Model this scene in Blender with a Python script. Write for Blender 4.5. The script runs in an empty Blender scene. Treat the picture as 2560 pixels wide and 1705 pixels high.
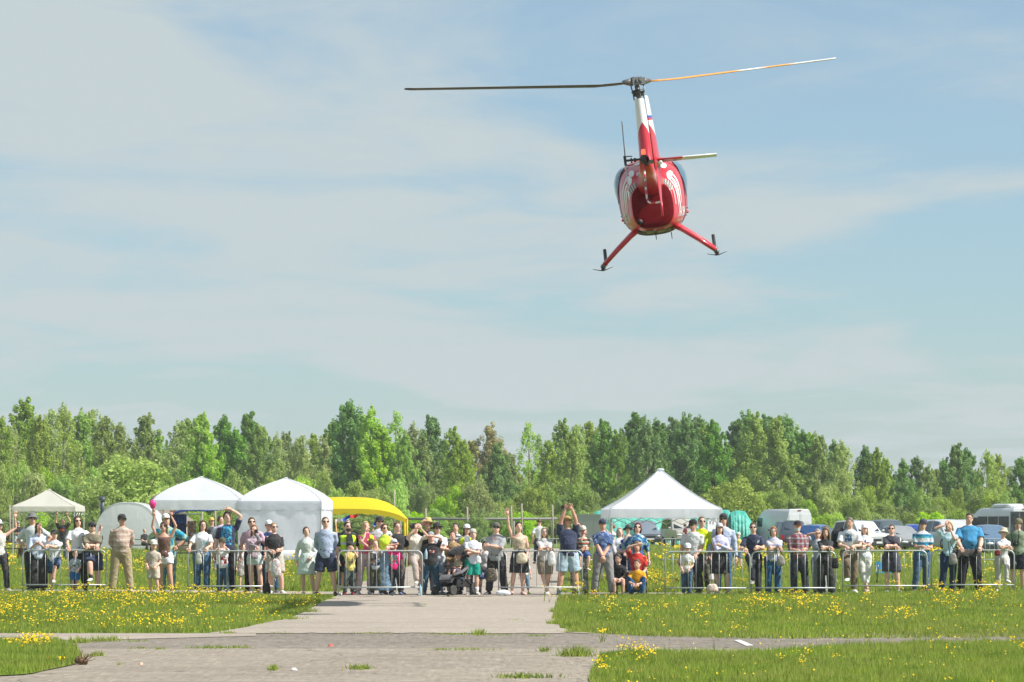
import bpy, math, random
import numpy as np
from mathutils import Vector, Matrix, noise
sc = bpy.context.scene
COL = sc.collection
PI = math.pi
rad = math.radians
# ------------------------------------------------------------------ camera
F, HZ, CX, CAMH = 7111.0, 1305.0, 1280.0, 1.65      # focal length and horizon in photo pixels
cam = bpy.data.cameras.new("camera"); camo = bpy.data.objects.new("camera", cam); COL.objects.link(camo)
cam.sensor_width = 36.0; cam.lens = 100.0; cam.shift_y = (HZ - 852.5) / 2560.0
cam.clip_start = 0.5; cam.clip_end = 6000.0
camo.location = (0, 0, CAMH); camo.rotation_euler = (PI / 2, 0, 0)
sc.camera = camo
# ------------------------------------------------------------------ sky and sun
SUN = Vector((6.25, -1.7, 7.4)).normalized()
SUN_EL = math.asin(SUN.z); SUN_AZ = math.atan2(SUN.x, SUN.y)
world = bpy.data.worlds.new("World"); sc.world = world; world.use_nodes = True
wt = world.node_tree; wt.nodes.clear()
def wn(t, **k):
    n = wt.nodes.new(t)
    for a, b in k.items(): setattr(n, a, b)
    return n
wl = wt.links.new
sky = wn("ShaderNodeTexSky", sky_type='NISHITA'); sky.sun_disc = False
sky.sun_elevation = SUN_EL; sky.sun_rotation = SUN_AZ
sky.air_density = 1.0; sky.dust_density = 1.0; sky.ozone_density = 1.6; sky.altitude = 100
bg_s = wn("ShaderNodeBackground"); bg_s.inputs[1].default_value = 0.091
tint = wn("ShaderNodeMix", data_type='RGBA', blend_type='MULTIPLY'); tint.inputs[0].default_value = 1.0; tint.inputs[7].default_value = (0.73, 0.95, 1.03, 1)
wl(sky.outputs[0], tint.inputs[6]); wl(tint.outputs[2], bg_s.inputs[0])
tc = wn("ShaderNodeTexCoord"); sep = wn("ShaderNodeSeparateXYZ"); wl(tc.outputs['Generated'], sep.inputs[0])
def wmath(op, a, b=None, clamp=False):
    n = wn("ShaderNodeMath", operation=op); n.use_clamp = clamp
    for i, v in enumerate((a, b)):
        if v is None: continue
        if isinstance(v, (int, float)): n.inputs[i].default_value = v
        else: wl(v, n.inputs[i])
    return n.outputs[0]
# a thin veil of cirrus at one height: direction projected on a plane overhead
zz = wmath('ADD', wmath('MAXIMUM', sep.outputs[2], 0.0), 0.06)
px_ = wmath('DIVIDE', sep.outputs[0], zz); py_ = wmath('DIVIDE', sep.outputs[1], zz)
cmb = wn("ShaderNodeCombineXYZ"); wl(px_, cmb.inputs[0]); wl(py_, cmb.inputs[1])
def wnoise(scale, rot, sx, sy, detail, rough, dist, off):
    mp = wn("ShaderNodeMapping"); mp.inputs['Rotation'].default_value = (0, 0, rad(rot)); mp.inputs['Scale'].default_value = (sx, sy, 1)
    mp.inputs['Location'].default_value = off
    wl(cmb.outputs[0], mp.inputs[0]); n = wn("ShaderNodeTexNoise"); n.inputs['Scale'].default_value = scale
    n.inputs['Detail'].default_value = detail; n.inputs['Roughness'].default_value = rough; n.inputs['Distortion'].default_value = dist
    wl(mp.outputs[0], n.inputs['Vector']); return n.outputs[0]
n1 = wnoise(1.25, 24, 0.62, 0.40, 6, 0.50, 0.9, (1.7, 3.2, 0))
n2 = wnoise(3.4, 16, 0.55, 0.50, 8, 0.60, 0.8, (0.7, 1.1, 0))
mixn = wmath('ADD', wmath('MULTIPLY', n1, 0.72), wmath('MULTIPLY', n2, 0.28))
ramp = wn("ShaderNodeValToRGB"); ramp.color_ramp.interpolation = 'EASE'
ramp.color_ramp.elements[0].position = 0.40; ramp.color_ramp.elements[0].color = (0.32, 0.32, 0.32, 1)
ramp.color_ramp.elements[1].position = 0.57; ramp.color_ramp.elements[1].color = (0.97, 0.97, 0.97, 1)
wl(mixn, ramp.inputs[0])
low = wmath('SUBTRACT', 1.0, wmath('MULTIPLY', sep.outputs[2], 7.0), clamp=True)   # the veil thickens towards the horizon
mask = wmath('MAXIMUM', ramp.outputs[0], wmath('MULTIPLY', low, 0.66))
bg_c = wn("ShaderNodeBackground"); bg_c.inputs[0].default_value = (0.400, 0.455, 0.468, 1); bg_c.inputs[1].default_value = 1.0
mx = wn("ShaderNodeMixShader"); wl(mask, mx.inputs[0]); wl(bg_s.outputs[0], mx.inputs[1]); wl(bg_c.outputs[0], mx.inputs[2])
wo = wn("ShaderNodeOutputWorld"); wl(mx.outputs[0], wo.inputs[0])
sl = bpy.data.lights.new("sun", 'SUN'); sl.energy = 5.0; sl.angle = rad(0.8); sl.color = (1.0, 0.955, 0.89)
so = bpy.data.objects.new("sun", sl); COL.objects.link(so)
so.rotation_euler = (-SUN).to_track_quat('-Z', 'Y').to_euler(); so.location = SUN * 60
sc.view_settings.view_transform = 'Standard'; sc.view_settings.look = 'None'
sc.view_settings.exposure = 0.52; sc.view_settings.gamma = 1.0
sc.render.engine = 'CYCLES'
sc.cycles.max_bounces = 6; sc.cycles.diffuse_bounces = 3; sc.cycles.transparent_max_bounces = 8
sc.cycles.use_denoising = True
try: sc.cycles.denoiser = 'OPENIMAGEDENOISE'
except Exception: pass
# ------------------------------------------------------------------ pixel helpers
def gp(px, py, z=0.0):
    D = F * (CAMH - z) / (py - HZ)
    return ((px - CX) / F * D, D)
def at(px, py, D):
    return Vector(((px - CX) / F * D, D, CAMH + (HZ - py) / F * D))
def wx(px, D): return (px - CX) / F * D
# ------------------------------------------------------------------ materials
def srgb(r, g, b):
    f = lambda c: (c / 255.0) / 12.92 if c <= 10.3 else (((c / 255.0) + 0.055) / 1.055) ** 2.4
    return (f(r), f(g), f(b))
class NT:
    def __init__(s, name):
        s.m = bpy.data.materials.new(name); s.m.use_nodes = True; s.t = s.m.node_tree
        s.b = s.t.nodes["Principled BSDF"]; s.out = s.t.nodes["Material Output"]
    def n(s, t, **k):
        n = s.t.nodes.new(t)
        for a, b in k.items(): setattr(n, a, b)
        return n
    def l(s, a, b): s.t.links.new(a, b)
    def math(s, op, a, b=None, clamp=False):
        n = s.n("ShaderNodeMath", operation=op); n.use_clamp = clamp
        for i, v in enumerate((a, b)):
            if v is None: continue
            if isinstance(v, (int, float)): n.inputs[i].default_value = v
            else: s.l(v, n.inputs[i])
        return n.outputs[0]
    def mix(s, fac, a, b):
        n = s.n("ShaderNodeMix", data_type='RGBA')
        for sock, v in ((n.inputs[0], fac), (n.inputs[6], a), (n.inputs[7], b)):
            if isinstance(v, (int, float)): sock.default_value = v
            elif isinstance(v, tuple): sock.default_value = (*v[:3], 1)
            else: s.l(v, sock)
        return n.outputs[2]
    def noise(s, scale, detail=4, rough=0.5, vec=None, dist=0.0):
        n = s.n("ShaderNodeTexNoise"); n.inputs['Scale'].default_value = scale; n.inputs['Detail'].default_value = detail
        n.inputs['Roughness'].default_value = rough; n.inputs['Distortion'].default_value = dist
        if vec is not None: s.l(vec, n.inputs['Vector'])
        return n.outputs[0]
    def obj(s):
        if not hasattr(s, '_tc'): s._tc = s.n("ShaderNodeTexCoord")
        return s._tc.outputs['Object']
    def xyz(s):
        if not hasattr(s, '_sep'):
            s._sep = s.n("ShaderNodeSeparateXYZ"); s.l(s.obj(), s._sep.inputs[0])
        return s._sep.outputs
    def ramp(s, fac, stops, interp='LINEAR'):
        n = s.n("ShaderNodeValToRGB"); r = n.color_ramp; r.interpolation = interp
        while len(r.elements) < len(stops): r.elements.new(0.5)
        for e, (p, c) in zip(r.elements, stops):
            e.position = p; e.color = (*c[:3], 1) if isinstance(c, tuple) else (c, c, c, 1)
        s.l(fac, n.inputs[0]); return n.outputs[0]
    def col(s, c):
        if isinstance(c, tuple): s.b.inputs['Base Color'].default_value = (*c[:3], 1)
        else: s.l(c, s.b.inputs['Base Color'])
    def bump(s, h, strength=0.4, dist=0.02):
        b = s.n("ShaderNodeBump"); b.inputs['Strength'].default_value = strength; b.inputs['Distance'].default_value = dist
        s.l(h, b.inputs['Height']); s.l(b.outputs[0], s.b.inputs['Normal'])
    def set(s, rough=0.6, metal=0.0, spec=0.5, coat=0.0):
        s.b.inputs['Roughness'].default_value = rough; s.b.inputs['Metallic'].default_value = metal
        s.b.inputs['Specular IOR Level'].default_value = spec; s.b.inputs['Coat Weight'].default_value = coat
        s.b.inputs['Coat Roughness'].default_value = 0.05
        return s.m
_mc = {}
def plain(c, rough=0.6, metal=0.0, spec=0.5, coat=0.0, var=0.12, scale=6.0, name=None):
    k = ('plain', tuple(round(v, 4) for v in c), rough, metal, spec, coat, var, scale, name)
    if k in _mc: return _mc[k]
    t = NT(name or "surface")
    if var > 0:
        n = t.noise(scale, 5, 0.6, t.obj())
        t.col(t.mix(n, tuple(v * (1 - var) for v in c), tuple(min(1, v * (1 + var)) for v in c)))
    else: t.col(c)
    _mc[k] = t.set(rough, metal, spec, coat); return _mc[k]
def cloth(c, pattern=None, c2=None, c3=None, p=(), rough=0.85):
    """woven cloth; pattern: stripes / bands / plaid / blotch / logo / denim / vest"""
    k = ('cloth', c, pattern, c2, c3, p, rough)
    if k in _mc: return _mc[k]
    t = NT("cloth"); o = t.obj(); X, Y, Z = t.xyz()
    fine = t.noise(9.0, 6, 0.65, o)
    def var(cc, a=0.14): return t.mix(fine, tuple(v * (1 - a) for v in cc), tuple(min(1, v * (1 + a)) for v in cc))
    base = var(c)
    if pattern == 'stripes':      # horizontal stripes, p=(period, duty)
        per, duty = p
        fr = t.math('FRACT', t.math('DIVIDE', t.math('ADD', Z, t.math('MULTIPLY', fine, 0.012)), per))
        base = t.mix(t.math('LESS_THAN', fr, duty), base, var(c2))
        if c3: base = t.mix(t.math('GREATER_THAN', fr, 1 - duty * 0.6), base, var(c3))
    elif pattern == 'plaid':
        per, duty = p
        a = t.math('LESS_THAN', t.math('FRACT', t.math('DIVIDE', t.math('ADD', X, Y), per)), duty)
        b = t.math('LESS_THAN', t.math('FRACT', t.math('DIVIDE', Z, per)), duty)
        base = t.mix(t.math('MULTIPLY', t.math('ADD', a, b), 0.5), base, var(c2))
        if c3:
            d = t.math('LESS_THAN', t.math('FRACT', t.math('ADD', t.math('DIVIDE', Z, per), 0.45)), 0.12)
            base = t.mix(d, base, var(c3))
    elif pattern == 'blotch':
        s, = p
        n = t.noise(s, 3, 0.55, o, 1.2)
        base = t.mix(t.math('GREATER_THAN', n, 0.52), base, var(c2))
        if c3:
            n_ = t.noise(s * 1.7, 2, 0.5, o, 2.0); base = t.mix(t.math('GREATER_THAN', n_, 0.60), base, var(c3))
    elif pattern in ('logo', 'text'):        # p=(cx, cz, half w, half h): a printed patch on the front
        cx, cz, w, h = p
        a = t.math('LESS_THAN', t.math('ABSOLUTE', t.math('SUBTRACT', X, cx)), w)
        b = t.math('LESS_THAN', t.math('ABSOLUTE', t.math('SUBTRACT', Z, cz)), h)
        f = t.math('LESS_THAN', Y, 0.0)
        m = t.math('MULTIPLY', t.math('MULTIPLY', a, b), f)
        blot = t.math('GREATER_THAN', t.noise(1.6 / max(w, 0.02), 3, 0.6, o, 1.0), 0.47)
        base = t.mix(t.math('MULTIPLY', m, blot), base, c2)
        if c3: base = t.mix(t.math('MULTIPLY', m, t.math('GREATER_THAN', t.noise(2.6 / max(w, 0.02), 2, 0.5, o), 0.58)), base, c3)
    elif pattern == 'denim':
        n = t.noise(2.6, 4, 0.6, o); base = t.mix(t.ramp(n, [(0.42, 0.0), (0.66, 0.75)]), base, var(c2))
    elif pattern == 'vest':       # hi-vis with grey reflective bands; p = heights of the bands
        for zc in p:
            base = t.mix(t.math('LESS_THAN', t.math('ABSOLUTE', t.math('SUBTRACT', Z, zc)), 0.028), base, (0.55, 0.56, 0.58))
    elif pattern == 'yoke':       # darker body, pale shoulders/sleeves beyond |x| > p
        base = t.mix(t.math('GREATER_THAN', t.math('ABSOLUTE', X), p[0]), base, var(c2))
    elif pattern == 'lower':      # second colour below a height
        base = t.mix(t.math('LESS_THAN', Z, p[0]), base, var(c2))
    t.col(base)
    folds = t.noise(5.5, 3, 0.55, o, 0.8)
    t.bump(folds, 0.9, 0.035)
    t.b.inputs['Sheen Weight'].default_value = 0.15
    _mc[k] = t.set(rough, 0, 0.25); return _mc[k]
# ------------------------------------------------------------------ mesh builder
class MB:
    def __init__(s): s.v = []; s.f = []; s.mi = []; s.m = 0; s.boxed = False
    def add(s, vs, fs):
        o = len(s.v); s.v.extend(vs)
        for f in fs: s.f.append([i + o for i in f]); s.mi.append(s.m)
    def ring_loft(s, rings, cap=True, closed=True):
        n = len(rings[0]); vs = [p for r in rings for p in r]; fs = []
        for i in range(len(rings) - 1):
            for j in range(n if closed else n - 1):
                k = (j + 1) % n
                fs.append((i * n + j, i * n + k, (i + 1) * n + k, (i + 1) * n + j))
        if cap and closed:
            fs.append(tuple(range(n - 1, -1, -1))); fs.append(tuple((len(rings) - 1) * n + j for j in range(n)))
        s.add(vs, fs)
    def tube(s, pts, radii, n=8, cap=True, flat=1.0):
        pts = [Vector(p) for p in pts]
        if isinstance(radii, (int, float)): radii = [radii] * len(pts)
        rings = []; prev = None
        for i, p in enumerate(pts):
            d = (pts[min(i + 1, len(pts) - 1)] - pts[max(i - 1, 0)]).normalized()
            if prev is None:
                a = Vector((0, 1, 0)) if abs(d.y) < 0.9 else Vector((1, 0, 0))
                u = d.cross(a).normalized()
            else:
                u = (prev - d * prev.dot(d)).normalized()
            prev = u; w = d.cross(u)
            rings.append([p + (u * math.cos(2 * PI * j / n) + w * math.sin(2 * PI * j / n) * flat) * radii[i] for j in range(n)])
        s.ring_loft(rings, cap)
    def box(s, c, h, M=None):
        c = Vector(c); vs = []; s.boxed = True
        for x in (-1, 1):
            for y in (-1, 1):
                for z in (-1, 1):
                    q = Vector((x * h[0], y * h[1], z * h[2])); vs.append(c + (M @ q if M else q))
        s.add(vs, [(0, 1, 3, 2), (4, 6, 7, 5), (0, 4, 5, 1), (2, 3, 7, 6), (0, 2, 6, 4), (1, 5, 7, 3)])
    def sections(s, secs, n=12, expo=2.0, cap=True, axis='z'):
        """secs: (t, cx, cy, rx, ry) elliptical rings stacked along axis"""
        rings = []
        for (t, cx, cy, rx, ry) in secs:
            r = []
            for j in range(n):
                a = 2 * PI * j / n; ca, sa = math.cos(a), math.sin(a)
                x = cx + rx * math.copysign(abs(ca) ** (2 / expo), ca); y = cy + ry * math.copysign(abs(sa) ** (2 / expo), sa)
                r.append(Vector((x, y, t)) if axis == 'z' else Vector((x, t, y)))
            rings.append(r)
        s.ring_loft(rings, cap)
    def ellipsoid(s, c, r, n=10, m=7, M=None):
        c = Vector(c); rings = []
        for i in range(m + 1):
            th = PI * (i + 0.001) / (m + 0.002)
            rr = []
            for j in range(n):
                q = Vector((r[0] * math.sin(th) * math.cos(2 * PI * j / n), r[1] * math.sin(th) * math.sin(2 * PI * j / n), -r[2] * math.cos(th)))
                rr.append(c + (M @ q if M else q))
            rings.append(rr)
        s.ring_loft(rings, True)
    def lathe(s, prof, n=16, c=(0, 0, 0), M=None):
        c = Vector(c); rings = []
        for (r, z) in prof:
            rr = []
            for j in range(n):
                q = Vector((r * math.cos(2 * PI * j / n), r * math.sin(2 * PI * j / n), z)); rr.append(c + (M @ q if M else q))
            rings.append(rr)
        s.ring_loft(rings, True)
    def xf(s, M): s.v = [M @ Vector(p) for p in s.v]; return s
    def mesh(s, name, mats, smooth=True):
        me = bpy.data.meshes.new(name); me.from_pydata([tuple(p) for p in s.v], [], s.f)
        for m in (mats if isinstance(mats, (list, tuple)) else [mats]): me.materials.append(m)
        if len(set(s.mi)) > 1: me.polygons.foreach_set('material_index', s.mi)
        if smooth: me.polygons.foreach_set('use_smooth', [True] * len(s.f))
        me.update(); return me
    def build(s, name, mats, parent=None, smooth=True, auto=None):
        me = s.mesh(name, mats, smooth)
        if auto is None and s.boxed and smooth: auto = 50
        if auto is not None: me.set_sharp_from_angle(angle=rad(auto))
        return link(name, me, parent)
def link(name, me, parent=None):
    o = bpy.data.objects.new(name, me); COL.objects.link(o)
    if parent is not None: o.parent = parent
    return o
def empty(name, loc=(0, 0, 0), rz=0.0):
    o = bpy.data.objects.new(name, None); COL.objects.link(o); o.location = loc; o.rotation_euler = (0, 0, rz); o.empty_display_size = 0.2
    return o
def tag(o, label, cat, group=None, kind=None):
    if label: o["label"] = label
    if cat: o["category"] = cat
    if group: o["group"] = group
    if kind: o["kind"] = kind
    return o
def copy_tree(o, parent=None):
    c = o.copy(); COL.objects.link(c)
    if parent is not None: c.parent = parent
    for ch in list(o.children): copy_tree(ch, c)
    return c
def quads_mesh(name, V, mat, nper=4, smooth=False):
    """V: array (n, nper, 3) -> one mesh of n separate faces, fast"""
    n = V.shape[0]; me = bpy.data.meshes.new(name)
    me.vertices.add(n * nper); me.vertices.foreach_set('co', V.reshape(-1).astype(np.float32))
    me.loops.add(n * nper); me.loops.foreach_set('vertex_index', np.arange(n * nper, dtype=np.int32))
    me.polygons.add(n); me.polygons.foreach_set('loop_start', np.arange(0, n * nper, nper, dtype=np.int32))
    try: me.polygons.foreach_set('loop_total', np.full(n, nper, dtype=np.int32))
    except Exception: pass
    me.materials.append(mat); me.update(calc_edges=True); me.validate()
    return me
# ================================================================== THE GROUND
rng = np.random.default_rng(7); random.seed(11)
def structure(o): o["kind"] = "structure"; return o
def sheet(name, pts, z, mat):
    mb = MB(); mb.add([Vector((x, y, z)) for x, y in pts], [tuple(range(len(pts)))])
    return structure(mb.build(name, mat, smooth=False))
def rough(poly, seg=28.0, jx=7.0, jy=1.3):
    rr = random.Random(5); out = []
    for (a, b) in zip(poly, poly[1:] + poly[:1]):
        n = max(1, int(math.hypot(b[0] - a[0], (b[1] - a[1]) * 3) / seg))
        if max(abs(a[0]), abs(b[0])) > 2600 or min(a[0], b[0]) < -250: n = min(n, 40)
        for i in range(n):
            t = i / n; out.append((a[0] + (b[0] - a[0]) * t + (rr.uniform(-jx, jx) if i else 0), a[1] + (b[1] - a[1]) * t + (rr.uniform(-jy, jy) if i else 0)))
    return out
def grass_ground():
    t = NT("grass_soil"); o = t.obj()
    a = t.noise(0.9, 6, 0.6, o); b = t.noise(0.06, 4, 0.55, o); c = t.noise(14, 3, 0.6, o)
    g = t.ramp(a, [(0.28, (0.080, 0.135, 0.022)), (0.5, (0.130, 0.200, 0.032)), (0.72, (0.190, 0.245, 0.050))])
    g = t.mix(t.ramp(b, [(0.45, 0.0), (0.62, 0.55)]), g, (0.145, 0.150, 0.045))
    g = t.mix(t.math('MULTIPLY', c, 0.30), g, (0.09, 0.085, 0.035))
    t.col(g); t.bump(c, 0.7, 0.05); return t.set(0.95, 0, 0.1)
def paving(name, base, dark, light, sc_=1.0, streak=True, crack=True):
    t = NT(name); o = t.obj()
    a = t.noise(0.25 * sc_, 6, 0.6, o); b = t.noise(2.2 * sc_, 6, 0.7, o); c = t.noise(38, 3, 0.7, o); d = t.noise(120, 2, 0.5, o)
    g = t.mix(t.ramp(a, [(0.33, 0.0), (0.68, 1.0)]), dark, base)
    g = t.mix(t.ramp(b, [(0.50, 0.0), (0.74, 0.75)]), g, light)
    g = t.mix(t.ramp(c, [(0.30, 0.55), (0.48, 0.0)]), g, tuple(v * 0.55 for v in dark))
    g = t.mix(t.ramp(d, [(0.60, 0.0), (0.72, 0.6)]), g, light)
    if streak:
        mp = t.n("ShaderNodeMapping"); mp.inputs['Scale'].default_value = (0.09, 1.7, 1); t.l(o, mp.inputs[0])
        s = t.noise(1.0, 5, 0.6, mp.outputs[0]); g = t.mix(t.ramp(s, [(0.52, 0.0), (0.64, 0.35)]), g, tuple(v * 0.7 for v in dark))
    mg = t.n("ShaderNodeMapping"); mg.inputs['Scale'].default_value = (15, 1.6, 1); t.l(o, mg.inputs[0]); gr = t.noise(1.0, 4, 0.7, mg.outputs[0])
    g = t.mix(t.ramp(gr, [(0.34, 0.55 if crack else 0.22), (0.48, 0.0)]), g, tuple(v * 0.62 for v in dark)); g = t.mix(t.ramp(gr, [(0.56, 0.0), (0.70, 0.55 if crack else 0.25)]), g, tuple(min(1, v * 1.15) for v in light))
    if crack:
        v = t.n("ShaderNodeTexVoronoi", feature='DISTANCE_TO_EDGE'); v.inputs['Scale'].default_value = 0.22
        wv = t.n("ShaderNodeVectorMath", operation='ADD'); nn = t.n("ShaderNodeTexNoise"); nn.inputs['Scale'].default_value = 1.2
        t.l(o, nn.inputs['Vector']); t.l(o, wv.inputs[0]); t.l(nn.outputs['Color'], wv.inputs[1]); t.l(wv.outputs[0], v.inputs['Vector'])
        g = t.mix(t.ramp(v.outputs['Distance'], [(0.0, 0.55), (0.006, 0.0)]), g, (0.03, 0.03, 0.025))
    e_ = t.noise(6.5, 5, 0.75, o); g = t.mix(t.ramp(e_, [(0.30, 0.65), (0.50, 0.0)]), g, tuple(v * 0.72 for v in dark)); g = t.mix(t.ramp(e_, [(0.56, 0.0), (0.70, 0.6)]), g, tuple(min(1, v * 1.12) for v in light)); t.col(g); t.bump(c, 0.5, 0.01); return t.set(0.92, 0, 0.2)
M_GROUND = grass_ground()
M_ASPH = paving("asphalt", (0.300, 0.258, 0.208), (0.238, 0.203, 0.162), (0.375, 0.328, 0.270))
M_ASPH2 = paving("old_asphalt", (0.235, 0.204, 0.168), (0.175, 0.152, 0.125), (0.310, 0.272, 0.228))
M_CONC = paving("concrete", (0.365, 0.315, 0.262), (0.300, 0.258, 0.212), (0.420, 0.368, 0.308), 1.0, True, False)
sheet("ground", [(-2500, -60), (2500, -60), (2500, 4000), (-2500, 4000)], -0.02, M_GROUND)
Dedge = gp(0, 1582)[1]; Dcr = gp(0, 1621)[1]
sheet("asphalt_taxiway", [(-60, 8), (60, 8), (60, Dcr), (-60, Dcr)], 0.0, M_ASPH)
sheet("asphalt_strip", [(-60, Dcr + 0.035), (60, Dcr + 0.035), (60, Dedge), (-60, Dedge)], -0.004, M_ASPH2)
sheet("pale_verge_strip", [gp(-400, 1603), gp(250, 1600), gp(640, 1590), gp(640, 1583.5), gp(-400, 1584)], 0.003, M_CONC)
# the concrete apron up to the barriers, and the slab road that runs on behind them
apron_px = [(520, 1583), (640, 1562), (730, 1543), (775, 1522), (800, 1508), (838, 1491), (1402, 1491), (1385, 1520), (1378, 1545), (1400, 1570), (1480, 1583)]
apron_px = rough(apron_px)
apron = sheet("concrete_apron", [gp(*p) for p in apron_px], 0.004, M_CONC)
path_l = sheet("path", [gp(-50, 1474), gp(330, 1474), gp(860, 1479), gp(860, 1486), gp(330, 1479.5), gp(-50, 1478)], -0.004, M_CONC)
path_r = sheet("path", [gp(1400, 1481), gp(1850, 1481), gp(1850, 1485), gp(1400, 1485.5)], -0.004, M_CONC)
path_b = sheet("path", [gp(1390, 1420), gp(2000, 1419), gp(2000, 1422.5), gp(1390, 1424)], -0.004, M_CONC)
road = structure(empty("concrete_road", (0, 0, 0)))
Dn = gp(0, 1490.6)[1]
def road_edges(D):
    y = HZ + F * CAMH / D
    l = np.interp(y, [1371, 1421, 1470, 1491], [1205, 1005, 862, 838]); r = np.interp(y, [1371, 1421, 1470, 1491], [1398, 1396, 1400, 1402])
    return wx(l, D), wx(r, D)
D0 = Dn; k = 0
while D0 < 172:
    L = 3.0 if D0 < 110 else 6.0
    D1 = D0 + L; ncol = 4
    (a0, b0), (a1, b1) = road_edges(D0), road_edges(D1)
    for j in range(ncol):
        f0, f1 = j / ncol, (j + 1) / ncol; g = 0.02
        P = [(a0 + (b0 - a0) * f0 + g, D0 + g), (a0 + (b0 - a0) * f1 - g, D0 + g), (a1 + (b1 - a1) * f1 - g, D1 - g), (a1 + (b1 - a1) * f0 + g, D1 - g)]
        zt = 0.006 + random.uniform(-0.004, 0.006)
        mb = MB(); mb.add([Vector((x, y, -0.015)) for x, y in P] + [Vector((x, y, zt)) for x, y in P], [(4, 5, 6, 7), (0, 1, 5, 4), (1, 2, 6, 5), (2, 3, 7, 6), (3, 0, 4, 7)])
        mb.build("slab", M_CONC, road, smooth=False)
    D0 = D1
# lawns that reach into the tarmac
lawn_small = [(-300, 1611), (60, 1605), (150, 1603), (190, 1618), (204, 1640), (188, 1662), (60, 1688), (-300, 1712)]; lawn_small = rough(lawn_small)
lawn_low = [(1470, 1790), (1478, 1690), (1492, 1655), (1510, 1638), (1600, 1630), (1760, 1635), (1900, 1633), (2120, 1622), (2300, 1611), (2900, 1600), (2900, 1790)]; lawn_low = rough(lawn_low)
sheet("lawn", [gp(*p) for p in lawn_small], 0.012, M_GROUND)
sheet("lawn", [gp(*p) for p in lawn_low], 0.012, M_GROUND)
# painted marking left on the strip
mk = [gp(1836, 1601), gp(1850, 1600), gp(1884, 1614), gp(1866, 1615)]
mkm = NT("worn_paint"); mkm.col(mkm.mix(mkm.ramp(mkm.noise(9, 4, 0.6, mkm.obj()), [(0.4, 0.0), (0.55, 1.0)]), (0.34, 0.32, 0.29), (0.78, 0.77, 0.74)))
sheet("painted_marking", mk, 0.004, mkm.set(0.8))
# ------------------------------------------------------------------ grass and flowers
def inpoly(P, poly):
    x, y = P[:, 0], P[:, 1]; ins = np.zeros(len(P), bool); n = len(poly); j = n - 1
    for i in range(n):
        xi, yi = poly[i]; xj, yj = poly[j]
        c = ((yi > y) != (yj > y)) & (x < (xj - xi) * (y - yi) / (yj - yi + 1e-12) + xi); ins ^= c; j = i
    return ins
def scatter(poly_px, dens, z=0.0, jit=0.0):
    poly = [gp(*p) for p in poly_px]; A = np.array(poly)
    lo, hi = A.min(0), A.max(0); n = int((hi - lo).prod() * dens)
    P = rng.uniform(lo, hi, (n, 2)); P = P[inpoly(P, poly)]
    # only what the frame (and a step to the side) can see
    return P[np.abs(P[:, 0]) < P[:, 1] * 0.185 + 1.2]
def nz(P, s, seed=0.0):
    return np.array([noise.noise(Vector((x * s + seed, y * s - seed, seed))) for x, y in P])
left_lawn = rough([(-400, 1474), (836, 1489), (800, 1506), (772, 1524), (728, 1545), (640, 1563), (545, 1581), (-400, 1583)])
right_lawn = rough([(1404, 1489), (2960, 1476), (2960, 1592), (1900, 1596), (1600, 1590), (1480, 1582), (1402, 1570), (1380, 1545), (1387, 1520)])
back_left = [(-300, 1412), (980, 1421), (850, 1478), (330, 1473), (-300, 1473)]
back_right = [(1402, 1421), (2960, 1414), (2960, 1477), (1404, 1481)]
far_left = [(-300, 1366), (1190, 1371), (1000, 1420), (-300, 1411)]
far_right = [(1400, 1366), (2960, 1364), (2960, 1413), (1400, 1419)]
blades = []
def sow(poly, dens, h0, h1, w, z0=-0.01, spread=0.35):
    P = scatter(poly, dens)
    if len(P) == 0: return P
    cl = nz(P, 0.55, 3.1) * 0.5 + nz(P, 2.3, 9.2) * 0.35 + 0.5
    h = (h0 + (h1 - h0) * np.clip(cl + rng.normal(0, 0.18, len(P)), 0, 1.3)); n = len(P)
    a = rng.uniform(0, PI, n); la = rng.uniform(0, 2 * PI, n); le = rng.uniform(0.05, spread, n) * h * 1.3
    ww = w * rng.uniform(0.6, 1.4, n)
    B = np.zeros((n, 3, 3)); dx, dy = np.cos(a) * ww / 2, np.sin(a) * ww / 2
    B[:, 0, 0] = P[:, 0] - dx; B[:, 0, 1] = P[:, 1] - dy; B[:, 0, 2] = z0
    B[:, 1, 0] = P[:, 0] + dx; B[:, 1, 1] = P[:, 1] + dy; B[:, 1, 2] = z0
    B[:, 2, 0] = P[:, 0] + np.cos(la) * le; B[:, 2, 1] = P[:, 1] + np.sin(la) * le; B[:, 2, 2] = z0 + h
    blades.append(B); return P
sow(left_lawn, 420, 0.02, 0.105, 0.018); sow(right_lawn, 420, 0.02, 0.11, 0.018)
sow(lawn_small, 1000, 0.02, 0.12, 0.012, 0.008); sow(lawn_low, 1000, 0.02, 0.13, 0.012, 0.008)
sow(back_left, 120, 0.04, 0.17, 0.035); sow(back_right, 120, 0.04, 0.17, 0.035)
sow(far_left, 14, 0.08, 0.26, 0.08); sow(far_right, 14, 0.08, 0.26, 0.08)
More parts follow.
